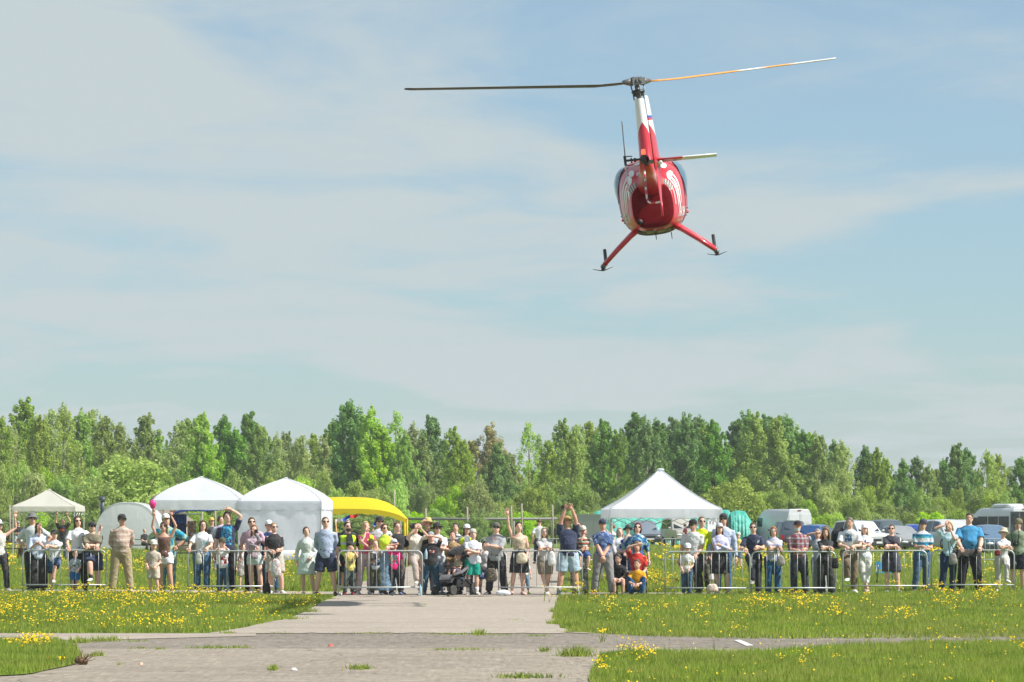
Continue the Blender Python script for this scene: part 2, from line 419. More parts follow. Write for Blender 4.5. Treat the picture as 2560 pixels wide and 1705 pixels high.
def tuft(px, py, wpx, n, h):
    x, y = gp(px, py); w = wpx / F * y; z0 = 0.0
    poly = [(px - wpx / 2, py), (px, py - 3), (px + wpx / 2, py), (px, py + 3)]
    X = rng.normal(0, w / 3.2, n) + x; Y = rng.normal(0, 0.12, n) + y; hh = h * rng.uniform(0.25, 0.8, n)
    B = np.zeros((n, 3, 3)); a = rng.uniform(0, PI, n); la = rng.uniform(0, 2 * PI, n); le = rng.uniform(0.2, 0.9, n) * hh
    for i, s in ((0, -1), (1, 1)):
        B[:, i, 0] = X + s * np.cos(a) * 0.008; B[:, i, 1] = Y + s * np.sin(a) * 0.008; B[:, i, 2] = z0
    B[:, 2, 0] = X + np.cos(la) * le; B[:, 2, 1] = Y + np.sin(la) * le; B[:, 2, 2] = hh
    blades.append(B)
for a in [(525, 1620, 80, 130, 0.07), (605, 1619, 40, 70, 0.06), (350, 1621, 50, 60, 0.04), (400, 1622, 30, 40, 0.04), (568, 1583, 26, 60, 0.07), (700, 1582, 120, 60, 0.03), (930, 1583, 150, 110, 0.035),
          (1130, 1586, 110, 120, 0.05), (1196, 1586, 30, 110, 0.13), (1240, 1588, 80, 70, 0.04), (1345, 1590, 60, 60, 0.05), (685, 1674, 20, 90, 0.10), (900, 1672, 44, 150, 0.09), (1360, 1628, 22, 60, 0.10), (1440, 1640, 70, 260, 0.20), (1310, 1694, 120, 220, 0.09),
          (1170, 1624, 110, 120, 0.05), (1100, 1624, 40, 50, 0.04), (270, 1602, 60, 160, 0.12), (200, 1606, 60, 160, 0.14), (345, 1604, 40, 40, 0.05), (240, 1640, 40, 90, 0.10), (300, 1661, 12, 20, 0.04), (1060, 1513, 10, 14, 0.05), (1290, 1550, 30, 20, 0.03),
          (820, 1498, 30, 120, 0.10), (770, 1530, 40, 160, 0.13), (720, 1548, 50, 170, 0.12), (1392, 1530, 30, 160, 0.14), (1388, 1560, 30, 140, 0.13), (1440, 1580, 60, 160, 0.10), (1760, 1590, 300, 300, 0.08), (1640, 1480, 40, 240, 0.34)]:
    tuft(*a)
# broad weeds and last year's straw
def grass_mat():
    t = NT("grass_blades"); g = t.n("ShaderNodeNewGeometry"); r = g.outputs['Random Per Island']
    pos = t.n("ShaderNodeSeparateXYZ"); t.l(g.outputs['Position'], pos.inputs[0])
    c = t.ramp(r, [(0.0, (0.175, 0.265, 0.028)), (0.35, (0.265, 0.385, 0.040)), (0.65, (0.355, 0.480, 0.058)), (0.86, (0.445, 0.530, 0.095)), (0.95, (0.330, 0.300, 0.110)), (1.0, (0.360, 0.300, 0.160))])
    big = t.noise(0.35, 4, 0.6, g.outputs['Position'])
    c = t.mix(t.ramp(big, [(0.38, 0.0), (0.62, 0.6)]), c, (0.320, 0.340, 0.090))
    pat = t.noise(0.9, 5, 0.65, g.outputs['Position'], 0.6); c = t.mix(t.ramp(pat, [(0.34, 0.75), (0.50, 0.0)]), c, (0.125, 0.215, 0.028)); c = t.mix(t.ramp(pat, [(0.54, 0.0), (0.68, 0.75)]), c, (0.360, 0.385, 0.095))
    t.col(c); t.set(0.65, 0, 0.2)
    tr = t.n("ShaderNodeBsdfTranslucent"); t.l(c, tr.inputs[0]); ms = t.n("ShaderNodeMixShader"); ms.inputs[0].default_value = 0.5
    t.l(t.b.outputs[0], ms.inputs[1]); t.l(tr.outputs[0], ms.inputs[2]); t.l(ms.outputs[0], t.out.inputs[0]); return t.m
M_BLADE = grass_mat()
# flowers: plants with a loose dome of small yellow florets
flw = []; stems = []
def flowers(P, hmin=0.16, hmax=0.42, nmin=5, nmax=13, size=0.0135, spread=0.055, base=0.0):
    for (x, y) in P:
        h = random.uniform(hmin, hmax); n = random.randint(nmin, nmax); sp = spread * random.uniform(0.6, 1.5)
        C = np.stack([rng.normal(0, sp, n) + x, rng.normal(0, sp, n) + y, base + h - np.abs(rng.normal(0, sp * 0.7, n))], 1)
        for c in C:
            s = size * random.uniform(0.6, 1.35); u = Vector((random.gauss(0, 1), random.gauss(0, 1), random.gauss(0, 1))).normalized()
            nrm = Vector((random.gauss(0, .6), random.gauss(0, .6) - 0.5, 1)).normalized(); u = (u - nrm * u.dot(nrm)).normalized() * s; w = nrm.cross(u)
            c = Vector(c); flw.append([c + u, c + w, c - u, c - w])
        for _ in range(2):
            stems.append([(x - 0.006, y, base), (x + 0.006, y, base), (x + random.gauss(0, sp), y + random.gauss(0, sp), base + h)])
def patch(cx, cy, wpx, hpx, n, **k):
    pts = [gp(random.gauss(cx, wpx / 2.6), random.gauss(cy, hpx / 2.6)) for _ in range(n)]; flowers(pts, **k)
def field(poly, dens, thr=0.0, s=0.35, seed=1.0, **k):
    P = scatter(poly, dens)
    if len(P): P = P[(nz(P, s, seed) + nz(P, s * 3.3, seed + 4) * 0.6) > thr]; flowers(P, **k)
field(left_lawn, 6.0, 0.02, 0.30, 2.0, hmin=0.10, hmax=0.30, nmin=3, nmax=10)
field(left_lawn, 3.2, -0.3, 0.30, 5.0, hmin=0.06, hmax=0.16, nmin=1, nmax=4)
field(right_lawn, 1.6, -0.05, 0.4, 7.0, hmin=0.06, hmax=0.2, nmin=1, nmax=3)
for a in [(1430, 1503, 80, 24, 34), (1530, 1532, 22, 18, 14), (1660, 1545, 60, 14, 12), (1900, 1531, 60, 22, 32), (1985, 1528, 70, 20, 40), (2010, 1528, 30, 20, 14), (2060, 1545, 60, 20, 16), (2110, 1558, 50, 10, 12), (2160, 1532, 26, 10, 8), (2250, 1583, 40, 14, 16), (2238, 1494, 30, 6, 8), (2350, 1500, 60, 20, 34), (2470, 1500, 80, 24, 34), (2370, 1530, 50, 22, 22), (2480, 1511, 30, 14, 10), (1750, 1552, 40, 14, 10), (1590, 1550, 30, 12, 6), (1860, 1556, 40, 12, 8)]:
    patch(a[0], a[1], a[2], a[3], max(3, int(a[4] * .6)))
for a in [(1660, 1478, 70, 6, 34), (1600, 1478, 60, 8, 30), (1850, 1468, 40, 6, 12), (1505, 1470, 20, 12, 8), (1560, 1484, 40, 4, 10)]:
    patch(*a, hmin=0.2, hmax=0.5)
field(back_left, 1.5, 0.12, 0.22, 3.0, hmin=0.2, hmax=0.5, size=0.019, spread=0.08)
field(back_right, 0.8, 0.16, 0.25, 8.0, hmin=0.2, hmax=0.5, size=0.019, spread=0.08)
field(far_left, 0.25, 0.10, 0.12, 3.0, hmin=0.2, hmax=0.5, size=0.045, spread=0.13); field(far_right, 0.25, 0.08, 0.12, 6.0, hmin=0.2, hmax=0.5, size=0.045, spread=0.13)
field(lawn_low, 2.2, -0.1, 0.7, 4.0, hmin=0.10, hmax=0.26, nmin=1, nmax=3, size=0.0105, spread=0.05)
field(lawn_low, 0.6, 0.25, 0.5, 9.0, hmin=0.14, hmax=0.3, nmin=3, nmax=7, size=0.0115, spread=0.06)
for a in [(1505, 1606, 16, 4, 5), (1585, 1648, 50, 14, 20), (1620, 1668, 40, 16, 14), (1508, 1690, 12, 24, 12), (1600, 1638, 60, 8, 6), (2010, 1660, 120, 20, 14), (1860, 1596, 30, 4, 6), (2560, 1640, 60, 40, 12)]:
    patch(a[0], a[1], a[2], a[3], max(3, int(a[4] * .55)), size=0.0115, spread=0.045, hmin=0.10, hmax=0.22)
patch(92, 1618, 60, 7, 34, size=0.013, spread=0.05, hmin=0.10, hmax=0.22)
field(lawn_small, 2.0, 0.0, 0.7, 2.0, hmin=0.1, hmax=0.2, nmin=1, nmax=4, size=0.022)
blades.append(np.array(stems, dtype=float))
GB = np.concatenate(blades, 0)
tag(link("grass", quads_mesh("grass", GB, M_BLADE, 3)), "short green lawn grass with straw blades around the paving", "grass", kind="stuff")
M_FLOWER = NT("yellow_petal"); _g = M_FLOWER.n("ShaderNodeNewGeometry")
M_FLOWER.col(M_FLOWER.ramp(_g.outputs['Random Per Island'], [(0.0, (0.60, 0.40, 0.004)), (1.0, (0.76, 0.54, 0.008))])); M_FLOWER = M_FLOWER.set(0.6, 0, 0.2)
FA = np.array([[tuple(p) for p in q] for q in flw], dtype=float)
tag(link("yellow_flowers", quads_mesh("yellow_flowers", FA, M_FLOWER, 4)), "yellow wild flowers growing in loose patches through the grass", "flowers", kind="stuff")
# a clod of roots and a few scraps on the tarmac
def clod():
    mb = MB(); x, y = gp(208, 1662)
    for i in range(9):
        mb.ellipsoid((random.gauss(0, .05), random.gauss(0, .04), random.uniform(.02, .10)), (random.uniform(.03, .06),) * 3, 7, 5)
    for i in range(16):
        mb.tube([(0, 0, .04), (random.gauss(0, .07), random.gauss(0, .05), random.uniform(.08, .16)), (random.gauss(.04, .10), random.gauss(0, .08), random.uniform(.1, .26))], [.008, .005, .002], 4)
    o = mb.build("root_clod", plain((0.16, 0.095, 0.05), 0.9, var=0.4, scale=20)); o.location = (x, y, 0); o.scale = (.72, .72, .72); tag(o, "brown clod of dug-up roots at the edge of the small lawn", "clod")
clod()
def scrap(px, py, c, w, label, name="paper_scrap"):
    x, y = gp(px, py); mb = MB(); n = 7
    rings = []
    for i in range(3):
        rings.append([Vector((math.cos(2 * PI * j / n) * w * (1 - .3 * i) * random.uniform(.7, 1.1), math.sin(2 * PI * j / n) * w * .8 * (1 - .3 * i), .012 * i + random.uniform(0, .008))) for j in range(n)])
    mb.ring_loft(rings); o = mb.build(name, plain(c, 0.7), smooth=False); o.location = (x, y, 0.004); tag(o, label, "litter")
scrap(827, 1617, (0.75, 0.10, 0.06), 0.045, "small red scrap lying on the dark asphalt strip")
scrap(735, 1677, (0.7, 0.68, 0.64), 0.05, "crumpled pale paper scrap on the grey asphalt")
scrap(352, 1663, (0.55, 0.35, 0.25), 0.04, "small brown pebble on the grey asphalt", "pebble")
# ================================================================== TREES
def leaf_mat(name, cols, trans=0.45):
    t = NT(name); g = t.n("ShaderNodeNewGeometry"); oi = t.n("ShaderNodeObjectInfo")
    c = t.ramp(g.outputs['Random Per Island'], [(i / (len(cols) - 1), c_) for i, c_ in enumerate(cols)])
    hs = t.n("ShaderNodeHueSaturation"); t.l(c, hs.inputs['Color'])
    t.l(t.math('ADD', t.math('MULTIPLY', oi.outputs['Random'], 0.022), 0.490), hs.inputs['Hue'])
    r2 = t.math('FRACT', t.math('MULTIPLY', oi.outputs['Random'], 7.31))
    t.l(t.math('ADD', t.math('MULTIPLY', r2, 0.45), 1.06), hs.inputs['Value'])
    t.l(t.math('ADD', t.math('MULTIPLY', t.math('FRACT', t.math('MULTIPLY', oi.outputs['Random'], 3.7)), 0.30), 0.78), hs.inputs['Saturation'])
    t.l(hs.outputs[0], t.b.inputs['Base Color']); t.set(0.6, 0, 0.25)
    tr = t.n("ShaderNodeBsdfTranslucent"); t.l(hs.outputs[0], tr.inputs[0]); ms = t.n("ShaderNodeMixShader"); ms.inputs[0].default_value = trans
    t.l(t.b.outputs[0], ms.inputs[1]); t.l(tr.outputs[0], ms.inputs[2]); t.l(ms.outputs[0], t.out.inputs[0]); return t.m
LM = {
 'dark':   leaf_mat("leaf_dark", [(0.109, 0.224, 0.045), (0.160, 0.303, 0.056), (0.225, 0.382, 0.071)]),
 'green':  leaf_mat("leaf_green", [(0.178, 0.283, 0.037), (0.257, 0.382, 0.046), (0.349, 0.474, 0.067)]),
 'olive':  leaf_mat("leaf_olive", [(0.193, 0.265, 0.045), (0.262, 0.348, 0.056), (0.350, 0.433, 0.086)]),
 'bright': leaf_mat("leaf_bright", [(0.214, 0.363, 0.02), (0.314, 0.501, 0.025), (0.427, 0.6, 0.041)], 0.5),
 'pale':   leaf_mat("leaf_pale", [(0.258, 0.342, 0.070), (0.337, 0.435, 0.090), (0.429, 0.521, 0.130)]),
 'yellow': leaf_mat("leaf_yellow", [(0.350, 0.338, 0.070), (0.456, 0.421, 0.090), (0.492, 0.486, 0.132)]),
 'conifer': leaf_mat("leaf_conifer", [(0.079, 0.09, 0.025), (0.114, 0.125, 0.033), (0.157, 0.161, 0.044)], 0.15),
}
M_TRUNK = plain((0.30, 0.26, 0.20), 0.9, var=0.45, scale=3.0, name="pale_bark"); M_TRUNKD = plain((0.11, 0.085, 0.06), 0.9, var=0.3, scale=3.0, name="dark_bark")
def leaves_mesh(name, centers, radii, per, size, mat, flatten=0.8, rs=None):
    rs = rs or np.random.default_rng(1); C = np.asarray(centers); R = np.asarray(radii); n = len(C)
    tot = n * per; ci = np.repeat(np.arange(n), per)
    d = rs.normal(0, 1, (tot, 3)); d /= np.linalg.norm(d, axis=1)[:, None]
    rr = R[ci] * rs.uniform(0.35, 1.0, tot) ** 0.6; off = d * rr[:, None]; off[:, 2] *= flatten
    P = C[ci] + off
    nrm = d * 0.9 + rs.normal(0, 0.55, (tot, 3)); nrm[:, 2] += 0.25; nrm /= np.linalg.norm(nrm, axis=1)[:, None]
    t = rs.normal(0, 1, (tot, 3)); t -= nrm * (t * nrm).sum(1)[:, None]; t /= np.linalg.norm(t, axis=1)[:, None]; b = np.cross(nrm, t)
    s = size * rs.uniform(0.55, 1.4, tot)[:, None]
    V = np.stack([P + t * s, P + b * s * 0.62, P - t * s, P - b * s * 0.62], 1)
    return quads_mesh(name, V, mat, 4)
def make_tree(seed, width, per, nclump, base=0.12, top_sharp=1.0, leaf=0.0105, clump=0.055, conifer=False, hollow=0.35):
    """unit-height tree: returns (trunk mesh builder, clump centres, radii)"""
    rs = np.random.default_rng(seed); mb = MB()
    bend = rs.normal(0, 0.012, 2)
    tp = [Vector((bend[0] * math.sin(t * 3), bend[1] * math.sin(t * 2.4), t * 0.97)) for t in np.linspace(0, 1, 8)]
    mb.tube(tp, [0.013 * (1 - t) ** 0.8 + 0.0018 for t in np.linspace(0, 1, 8)], 7)
    C = []; R = []
    def prof(t):
        u = (t - base) / (1 - base)
        if conifer: return width * (1 - u) ** 0.9 + 0.01
        return width * ((max(0.02, u) / 0.28) ** 0.6 if u < 0.28 else ((1 - min(u, .995)) / 0.72) ** 0.72) + 0.006
    nb = max(10, nclump // 5)
    for i in range(nb):
        t = base + (0.97 - base) * ((i + rs.uniform(0, 1)) / nb) ** 0.9
        az = i * 2.4 + rs.normal(0, 0.5); r = prof(t) * rs.uniform(0.45, 1.1)
        rise = (0.7 if not conifer else -0.15) * r * rs.uniform(0.6, 1.9)
        p0 = Vector((0, 0, max(0.05, t - rise))); p1 = Vector((math.cos(az) * r, math.sin(az) * r, t))
        pm = (p0 + p1) / 2 + Vector((0, 0, rise * 0.2)); th = 0.0042 * (1 - t * 0.75)
        mb.tube([p0, pm, p1], [th, th * 0.65, 0.0008], 4, cap=False)
        for kk in range(6):
            f = rs.uniform(max(.5, hollow), 1.1); q = p0 + (p1 - p0) * f
            C.append([q.x + rs.normal(0, .014), q.y + rs.normal(0, .014), q.z + rs.normal(0, .02) - (0.02 if not conifer else 0)]); R.append(clump * rs.uniform(0.45, 1.15) * (1 - 0.58 * t))
    for _ in range(46):           # feathery outer twigs
        t = rs.uniform(base + .1, 0.99); az = rs.uniform(0, 2 * PI); r = prof(t) * rs.uniform(.95, 1.28)
        C.append([math.cos(az) * r, math.sin(az) * r, t + rs.uniform(0, .025)]); R.append(clump * rs.uniform(.22, .42))
    for _ in range(4): C.append([rs.normal(0, .01), rs.normal(0, .01), rs.uniform(0.93, 0.985)]); R.append(clump * 0.35)
    return mb, C, R, rs
TREE_MESH = {}
def tree_variant(kind, v):
    key = (kind, v)
    if key in TREE_MESH: return TREE_MESH[key]
    seed = hash_(kind) * 10 + v
    spec = {'dark': dict(width=0.235, per=58, nclump=300, top_sharp=0.6, leaf=0.0088, clump=0.0541),
            'green': dict(width=0.225, per=54, nclump=280, leaf=0.0086, clump=0.0508),
            'olive': dict(width=0.215, per=44, nclump=260, leaf=0.008, clump=0.0525),
            'bright': dict(width=0.2, per=46, nclump=250, leaf=0.0084, clump=0.0476),
            'pale': dict(width=0.195, per=36, nclump=230, leaf=0.0076, clump=0.0525, hollow=0.5),
            'yellow': dict(width=0.19, per=60, nclump=120, leaf=0.008, clump=0.06, base=0.35),
            'conifer': dict(width=0.17, per=80, nclump=130, leaf=0.008, clump=0.05, conifer=True, base=0.06),
            'sparse': dict(width=0.12, per=24, nclump=90, leaf=0.0078, clump=0.058, hollow=0.6)}[kind]
    mb, C, R, rs = make_tree(seed, **spec)
    tm = mb.mesh("trunk", M_TRUNKD if kind in ('conifer', 'dark') and v == 0 else M_TRUNK)
    cm = leaves_mesh("crown", C, R, spec['per'], spec['leaf'], LM['bright' if kind == 'sparse' else kind], 1.7, rs)
    TREE_MESH[key] = (tm, cm); return TREE_MESH[key]
def hash_(s): return sum((i + 3) * ord(c) for i, c in enumerate(s)) % 997
KINDW = {'dark': 'dark green birch', 'green': 'mid green birch', 'olive': 'olive green birch', 'bright': 'fresh yellow-green birch', 'pale': 'pale thin-leaved birch', 'yellow': 'golden-leaved maple', 'conifer': 'dark brownish spruce', 'sparse': 'half-bare young birch'}
TREECOUNT = 0
LAND = [(-200, 44, "beside the beige tent"), (44, 235, "behind the beige tent"), (235, 330, "behind the chimney pipe"), (330, 400, "behind the grey dome shelter"), (400, 500, "behind the balloon's white tent"), (500, 600, "between the two white domed tents"), (600, 720, "behind the closed white tent"), (720, 835, "at the closed white tent's far side"), (835, 930, "behind the yellow canopy"), (930, 1030, "past the yellow canopy's end"), (1030, 1160, "behind the near end of the grey pipe"), (1160, 1250, "behind the bush at the grey pipe"), (1250, 1400, "behind the far end of the grey pipe"), (1400, 1510, "behind the grey metal shed"), (1510, 1580, "behind the steep white tent's left slope"), (1580, 1660, "behind the steep white tent's peak"), (1660, 1790, "behind the off-road cars by the tent"), (1790, 1890, "behind the green tarpaulin heaps"), (1890, 2010, "behind the white panel van"), (2010, 2090, "behind the bright blue hatchback"), (2090, 2200, "behind the white off-road car"), (2200, 2300, "behind the silver saloon"), (2300, 2430, "behind the white people carriers"), (2430, 2500, "behind the open minibus"), (2500, 2800, "past the open minibus")]
def landmark(px): return next((t for a, b, t in LAND if a <= px < b), "behind the field")
def tree(px, top, D, kind, wide=1.0, label=None, group="birches in the wood behind the field"):
    global TREECOUNT
    h = CAMH + (HZ - top) / F * D + 0.02; v = TREECOUNT % 3; TREECOUNT += 1
    tm, cm = tree_variant(kind, v)
    r = empty("conifer_tree" if kind == 'conifer' else "maple_tree" if kind == 'yellow' else "birch_tree", (wx(px, D), D, -0.02), random.uniform(0, 2 * PI))
    w = h * wide; r.scale = (w, w, h)
    link("trunk", tm, r); link("crown", cm, r)
    hw = "tall " if h > 11.6 else "low " if h < 7.2 else ""
    tag(r, label or hw + KINDW[kind] + (" in the deeper rows " if D > 265 else " ") + landmark(px), "tree", group)
T = [(0, 1040, 'olive'), (22, 1062, 'pale'), (62, 998, 'green'), (100, 1040, 'olive'), (128, 1022, 'pale'), (160, 1015, 'pale'), (205, 1030, 'green'), (232, 1022, 'pale'), (262, 1042, 'olive'), (298, 1058, 'olive'), (365, 1035, 'green'), (395, 1080, 'green'), (448, 1052, 'pale'), (470, 1046, 'olive'), (502, 1030, 'bright'), (520, 1075, 'bright'), (560, 1046, 'dark'), (590, 1075, 'dark'), (624, 1032, 'dark'), (650, 1060, 'green'), (690, 1086, 'pale'), (716, 1080, 'olive'), (752, 1088, 'pale'), (786, 1085, 'olive'), (812, 1090, 'pale'),
     (835, 1056, 'dark'), (876, 1006, 'dark'), (905, 1045, 'green'), (926, 1020, 'bright'), (952, 1062, 'bright'), (990, 1032, 'sparse'), (1012, 1080, 'bright'), (1030, 1060, 'pale'), (1076, 1040, 'dark'), (1056, 1085, 'green'), (1132, 1070, 'green'), (1155, 1100, 'olive'), (1180, 1105, 'yellow'), (1226, 1066, 'yellow'), (1246, 1108, 'dark'), (1274, 1132, 'olive'), (1322, 1062, 'sparse'), (1345, 1090, 'sparse'), (1372, 1100, 'olive'), (1406, 1050, 'green'), (1430, 1080, 'olive'), (1442, 1060, 'pale'), (1475, 1056, 'olive'), (1508, 1050, 'dark'), (1492, 1090, 'green'), (1545, 1078, 'green'), (1588, 1034, 'dark'), (1616, 1060, 'dark'), (1640, 1052, 'dark'),
     (1682, 1046, 'dark'), (1716, 1040, 'dark'), (1746, 1044, 'dark'), (1784, 1052, 'dark'), (1764, 1062, 'green'), (1832, 1112, 'olive'), (1842, 1050, 'dark'), (1866, 1034, 'dark'), (1888, 1034, 'green'), (1916, 1038, 'dark'), (1938, 1042, 'green'), (1962, 1042, 'dark'), (1985, 1068, 'green'), (2008, 1082, 'dark'), (2028, 1085, 'green'), (2046, 1086, 'green'), (2086, 1106, 'dark'), (2106, 1104, 'pale'), (2106, 1146, 'conifer'), (2164, 1120, 'dark'), (2192, 1122, 'green'), (2214, 1145, 'green'), (2258, 1152, 'dark'), (2292, 1144, 'dark'), (2320, 1165, 'green'), (2342, 1172, 'olive'), (2360, 1150, 'dark'), (2394, 1110, 'dark'), (2416, 1126, 'dark'), (2470, 1128, 'pale'), (2496, 1136, 'olive'), (2524, 1165, 'pale'), (2552, 1146, 'dark'), (-40, 1030, 'green'), (2600, 1140, 'green')]
for i, (px, top, kd) in enumerate(T):
    D = 236 + (i * 37 % 26)
    if kd == 'yellow': D = 262
    if kd == 'bright': D = 234
    wide = {'dark': 1.0, 'green': 1.0, 'olive': 0.95, 'bright': 1.0, 'pale': 0.95}.get(kd, 1.0) * random.uniform(0.9, 1.12)
    tree(px, top, D, kd, wide)
for i in range(92):          # the deeper rows of the wood
    px = -60 + i * 29.5 + random.uniform(-14, 14)
    line = np.interp(px, [0, 60, 300, 500, 700, 880, 1080, 1250, 1320, 1450, 1600, 1780, 1830, 1950, 2050, 2110, 2200, 2280, 2400, 2560], [1060, 1040, 1075, 1065, 1100, 1050, 1070, 1140, 1130, 1085, 1070, 1075, 1120, 1065, 1100, 1135, 1140, 1170, 1140, 1165])
    tree(px, line + random.uniform(26, 66), 268 + random.uniform(0, 22), random.choice(['green', 'bright', 'olive', 'pale', 'pale'] if px < 1500 else ['green', 'green', 'dark', 'bright', 'olive']), 1.1, group="deeper rows of the wood")
# shrubs at the foot of the wood
SHRUB = {}
def shrub_variant(kind, v):
    if (kind, v) in SHRUB: return SHRUB[(kind, v)]
    rs = np.random.default_rng(hash_(kind) + 50 + v); C = []; R = []; mb = MB()
    for i in range(100):
        a = rs.uniform(0, 2 * PI); th = rs.uniform(0, 1); r = 0.46 * math.sqrt(rs.uniform(0.05, 1)); z = (0.12 + 0.82 * th)
        lim = 0.52 * math.sqrt(max(0.02, 1 - (th * 0.98) ** 2)); r = min(r, lim) * rs.uniform(0.8, 1.06)
        C.append([math.cos(a) * r, math.sin(a) * r, z * rs.uniform(0.85, 1.0)]); R.append(0.10 * rs.uniform(0.7, 1.4))
        if i % 6 == 0: mb.tube([(0, 0, 0), (math.cos(a) * r * .4, math.sin(a) * r * .4, z * .5), (math.cos(a) * r, math.sin(a) * r, z)], [.02, .012, .003], 4, cap=False)
    SHRUB[(kind, v)] = (mb.mesh("stem", M_TRUNKD), leaves_mesh("foliage", C, R, 80, 0.021, LM[kind], 0.9, rs)); return SHRUB[(kind, v)]
def shrub(px, top, D, kind, wpx, label, group, v=0, name="shrub"):
    h = CAMH + (HZ - top) / F * D + 0.02; w = wpx / F * D
    r = empty(name, (wx(px, D), D, -0.02), random.uniform(0, 6)); r.scale = (w, w, h)
    s, f = shrub_variant(kind, v); link("stem", s, r); link("foliage", f, r); tag(r, label, "shrub", group)
for i in range(70):
    px = -30 + i * 38 + random.uniform(-14, 14); top = np.interp(px, [0, 800, 1300, 1700, 2560], [1175, 1195, 1225, 1220, 1240]) + random.uniform(-22, 28)
    shrub(px, top, 222 + random.uniform(0, 10), kd := random.choice(['olive', 'green', 'olive', 'pale', 'bright' if px < 1500 else 'green']), random.uniform(60, 120), {'bright': 'yellow-green'}.get(kd, kd) + ' bushy shrub of the undergrowth ' + landmark(px), "undergrowth shrubs", i % 3)
for i in range(60):
    px = -20 + i * 44 + random.uniform(-14, 14); top = random.uniform(1268, 1292)
    shrub(px, top, 216 + random.uniform(0, 5), kd := random.choice(['green', 'olive', 'bright', 'green']), random.uniform(60, 110), 'low ' + {'bright': 'yellow-green'}.get(kd, kd) + ' thicket ' + landmark(px), "low thicket", i % 3)
shrub(330, 1138, 196, 'olive', 290, "big round olive willow bush behind the grey dome shelter", None, 1, "willow_bush")
shrub(250, 1190, 190, 'olive', 150, "smaller olive willow bush beside the chimney pipe", None, 2, "willow_bush")
shrub(1195, 1280, 178, 'green', 68, "dark green bush in front of the long grey pipe", None, 0)
shrub(1830, 1192, 217, 'olive', 190, "wide brownish olive bush behind the green tarpaulins", None, 2)
shrub(2150, 1236, 214, 'olive', 70, "reddish olive bush in front of the dark spruce", None, 1)
# ================================================================== THE HELICOPTER
def paint(name, c, rough=0.32, coat=0.6):
    t = NT(name); n = t.noise(1.7, 4, 0.6, t.obj()); t.col(t.mix(n, tuple(v * 0.88 for v in c), tuple(min(1, v * 1.1) for v in c)))
    m = t.noise(11, 4, 0.6, t.obj()); t.l(t.ramp(m, [(0.3, rough * 0.8), (0.75, rough * 1.35)]), t.b.inputs['Roughness'])
    t.b.inputs['Coat Weight'].default_value = coat; t.b.inputs['Coat Roughness'].default_value = 0.12; return t.m
RED = (0.53, 0.016, 0.032)
M_RED = paint("red_paint", RED, 0.34, 0.4); M_REDM = paint("red_cowl", (0.125, 0.001, 0.003), 0.75, 0.0); M_REDM.node_tree.nodes['Principled BSDF'].inputs['Specular IOR Level'].default_value = 0.12  # cowl copy of the red, its shaded look put into a darker base
M_WHT = paint("white_paint", (0.74, 0.73, 0.70), 0.4, 0.3); M_BLK = plain((0.022, 0.022, 0.024), 0.45, var=0.3, name="black_metal"); M_GRY = plain((0.17, 0.17, 0.165), 0.4, 0.5, name="grey_metal")
M_GLASS = NT("tinted_window"); M_GLASS.col((0.07, 0.15, 0.21)); M_GLASS = M_GLASS.set(0.04, 0.0, 0.9, 0.6)
heli = empty("helicopter", (2.844, 54.874, 6.833))
HM = Matrix.Rotation(rad(-3.2), 4, 'Z') @ Matrix.Rotation(rad(7), 4, 'X') @ Matrix.Rotation(rad(-7.5), 4, 'Y')
heli.rotation_euler = HM.to_euler()
tag(heli, "red and white light helicopter hovering above the field, seen from behind", "helicopter")
SEC = np.array([  # y, half width, bottom, top, exponent
 (-0.95, .390, .53, 1.345, 3.0), (-0.80, .430, .48, 1.42, 3.0), (-0.55, .485, .43, 1.50, 3.0), (-0.2, .570, .385, 1.66, 2.9), (0.2, .625, .355, 1.77, 2.8), (0.6, .655, .345, 1.835, 2.75),
 (0.95, .665, .345, 1.85, 2.7), (1.35, .650, .350, 1.81, 2.6), (1.75, .605, .375, 1.69, 2.5), (2.1, .520, .42, 1.49, 2.35), (2.4, .39, .49, 1.24, 2.2), (2.6, .24, .57, 1.02, 2.1), (2.72, .03, .70, .80, 2.0)])
def hsec(y):
    r = []
    for k in range(1, 5):
        xs = SEC[:, 0]; ys = SEC[:, k]; i = int(np.clip(np.searchsorted(xs, y) - 1, 0, len(xs) - 2))
        m = np.gradient(ys, xs); h = xs[i + 1] - xs[i]; t = (y - xs[i]) / h
        r.append((2*t**3-3*t**2+1)*ys[i] + (t**3-2*t**2+t)*h*m[i] + (-2*t**3+3*t**2)*ys[i+1] + (t**3-t**2)*h*m[i+1])
    return r
def hpt(y, ang, off=0.0):
    def raw(y, ang):
        hw, zb, zt, n = hsec(y); ca, sa = math.cos(ang), math.sin(ang)
        x = hw * math.copysign(abs(ca) ** (2 / n), ca); z = (zb + zt) / 2 + (zt - zb) / 2 * math.copysign(abs(sa) ** (2 / n), sa)
        sh = 0.26 * max(0.0, min(1.0, (-0.35 - y) / 0.6))
        return Vector((x, y + sh * (z - 0.53) / 0.8, z))
    p = raw(y, ang)
    if off:
        e = 0.02; du = raw(min(y + e, 2.7), ang) - raw(max(y - e, -0.94), ang); dv = raw(y, ang + e) - raw(y, ang - e)
        n = du.cross(dv).normalized()
        if n.dot(p - Vector((0, y, (p.z * 0.2 + 0.8 * 1.0)))) < 0: n = -n
        p = p + n * off
    return p
NS = 48
mb = MB(); rings = []
for y in np.concatenate([np.linspace(-0.95, 2.3, 40), np.linspace(2.36, 2.715, 9)]):
    rings.append([hpt(y, 2 * PI * j / NS) for j in range(NS)])
mb.ring_loft(rings, True); body = mb.build("fuselage", M_RED, heli)
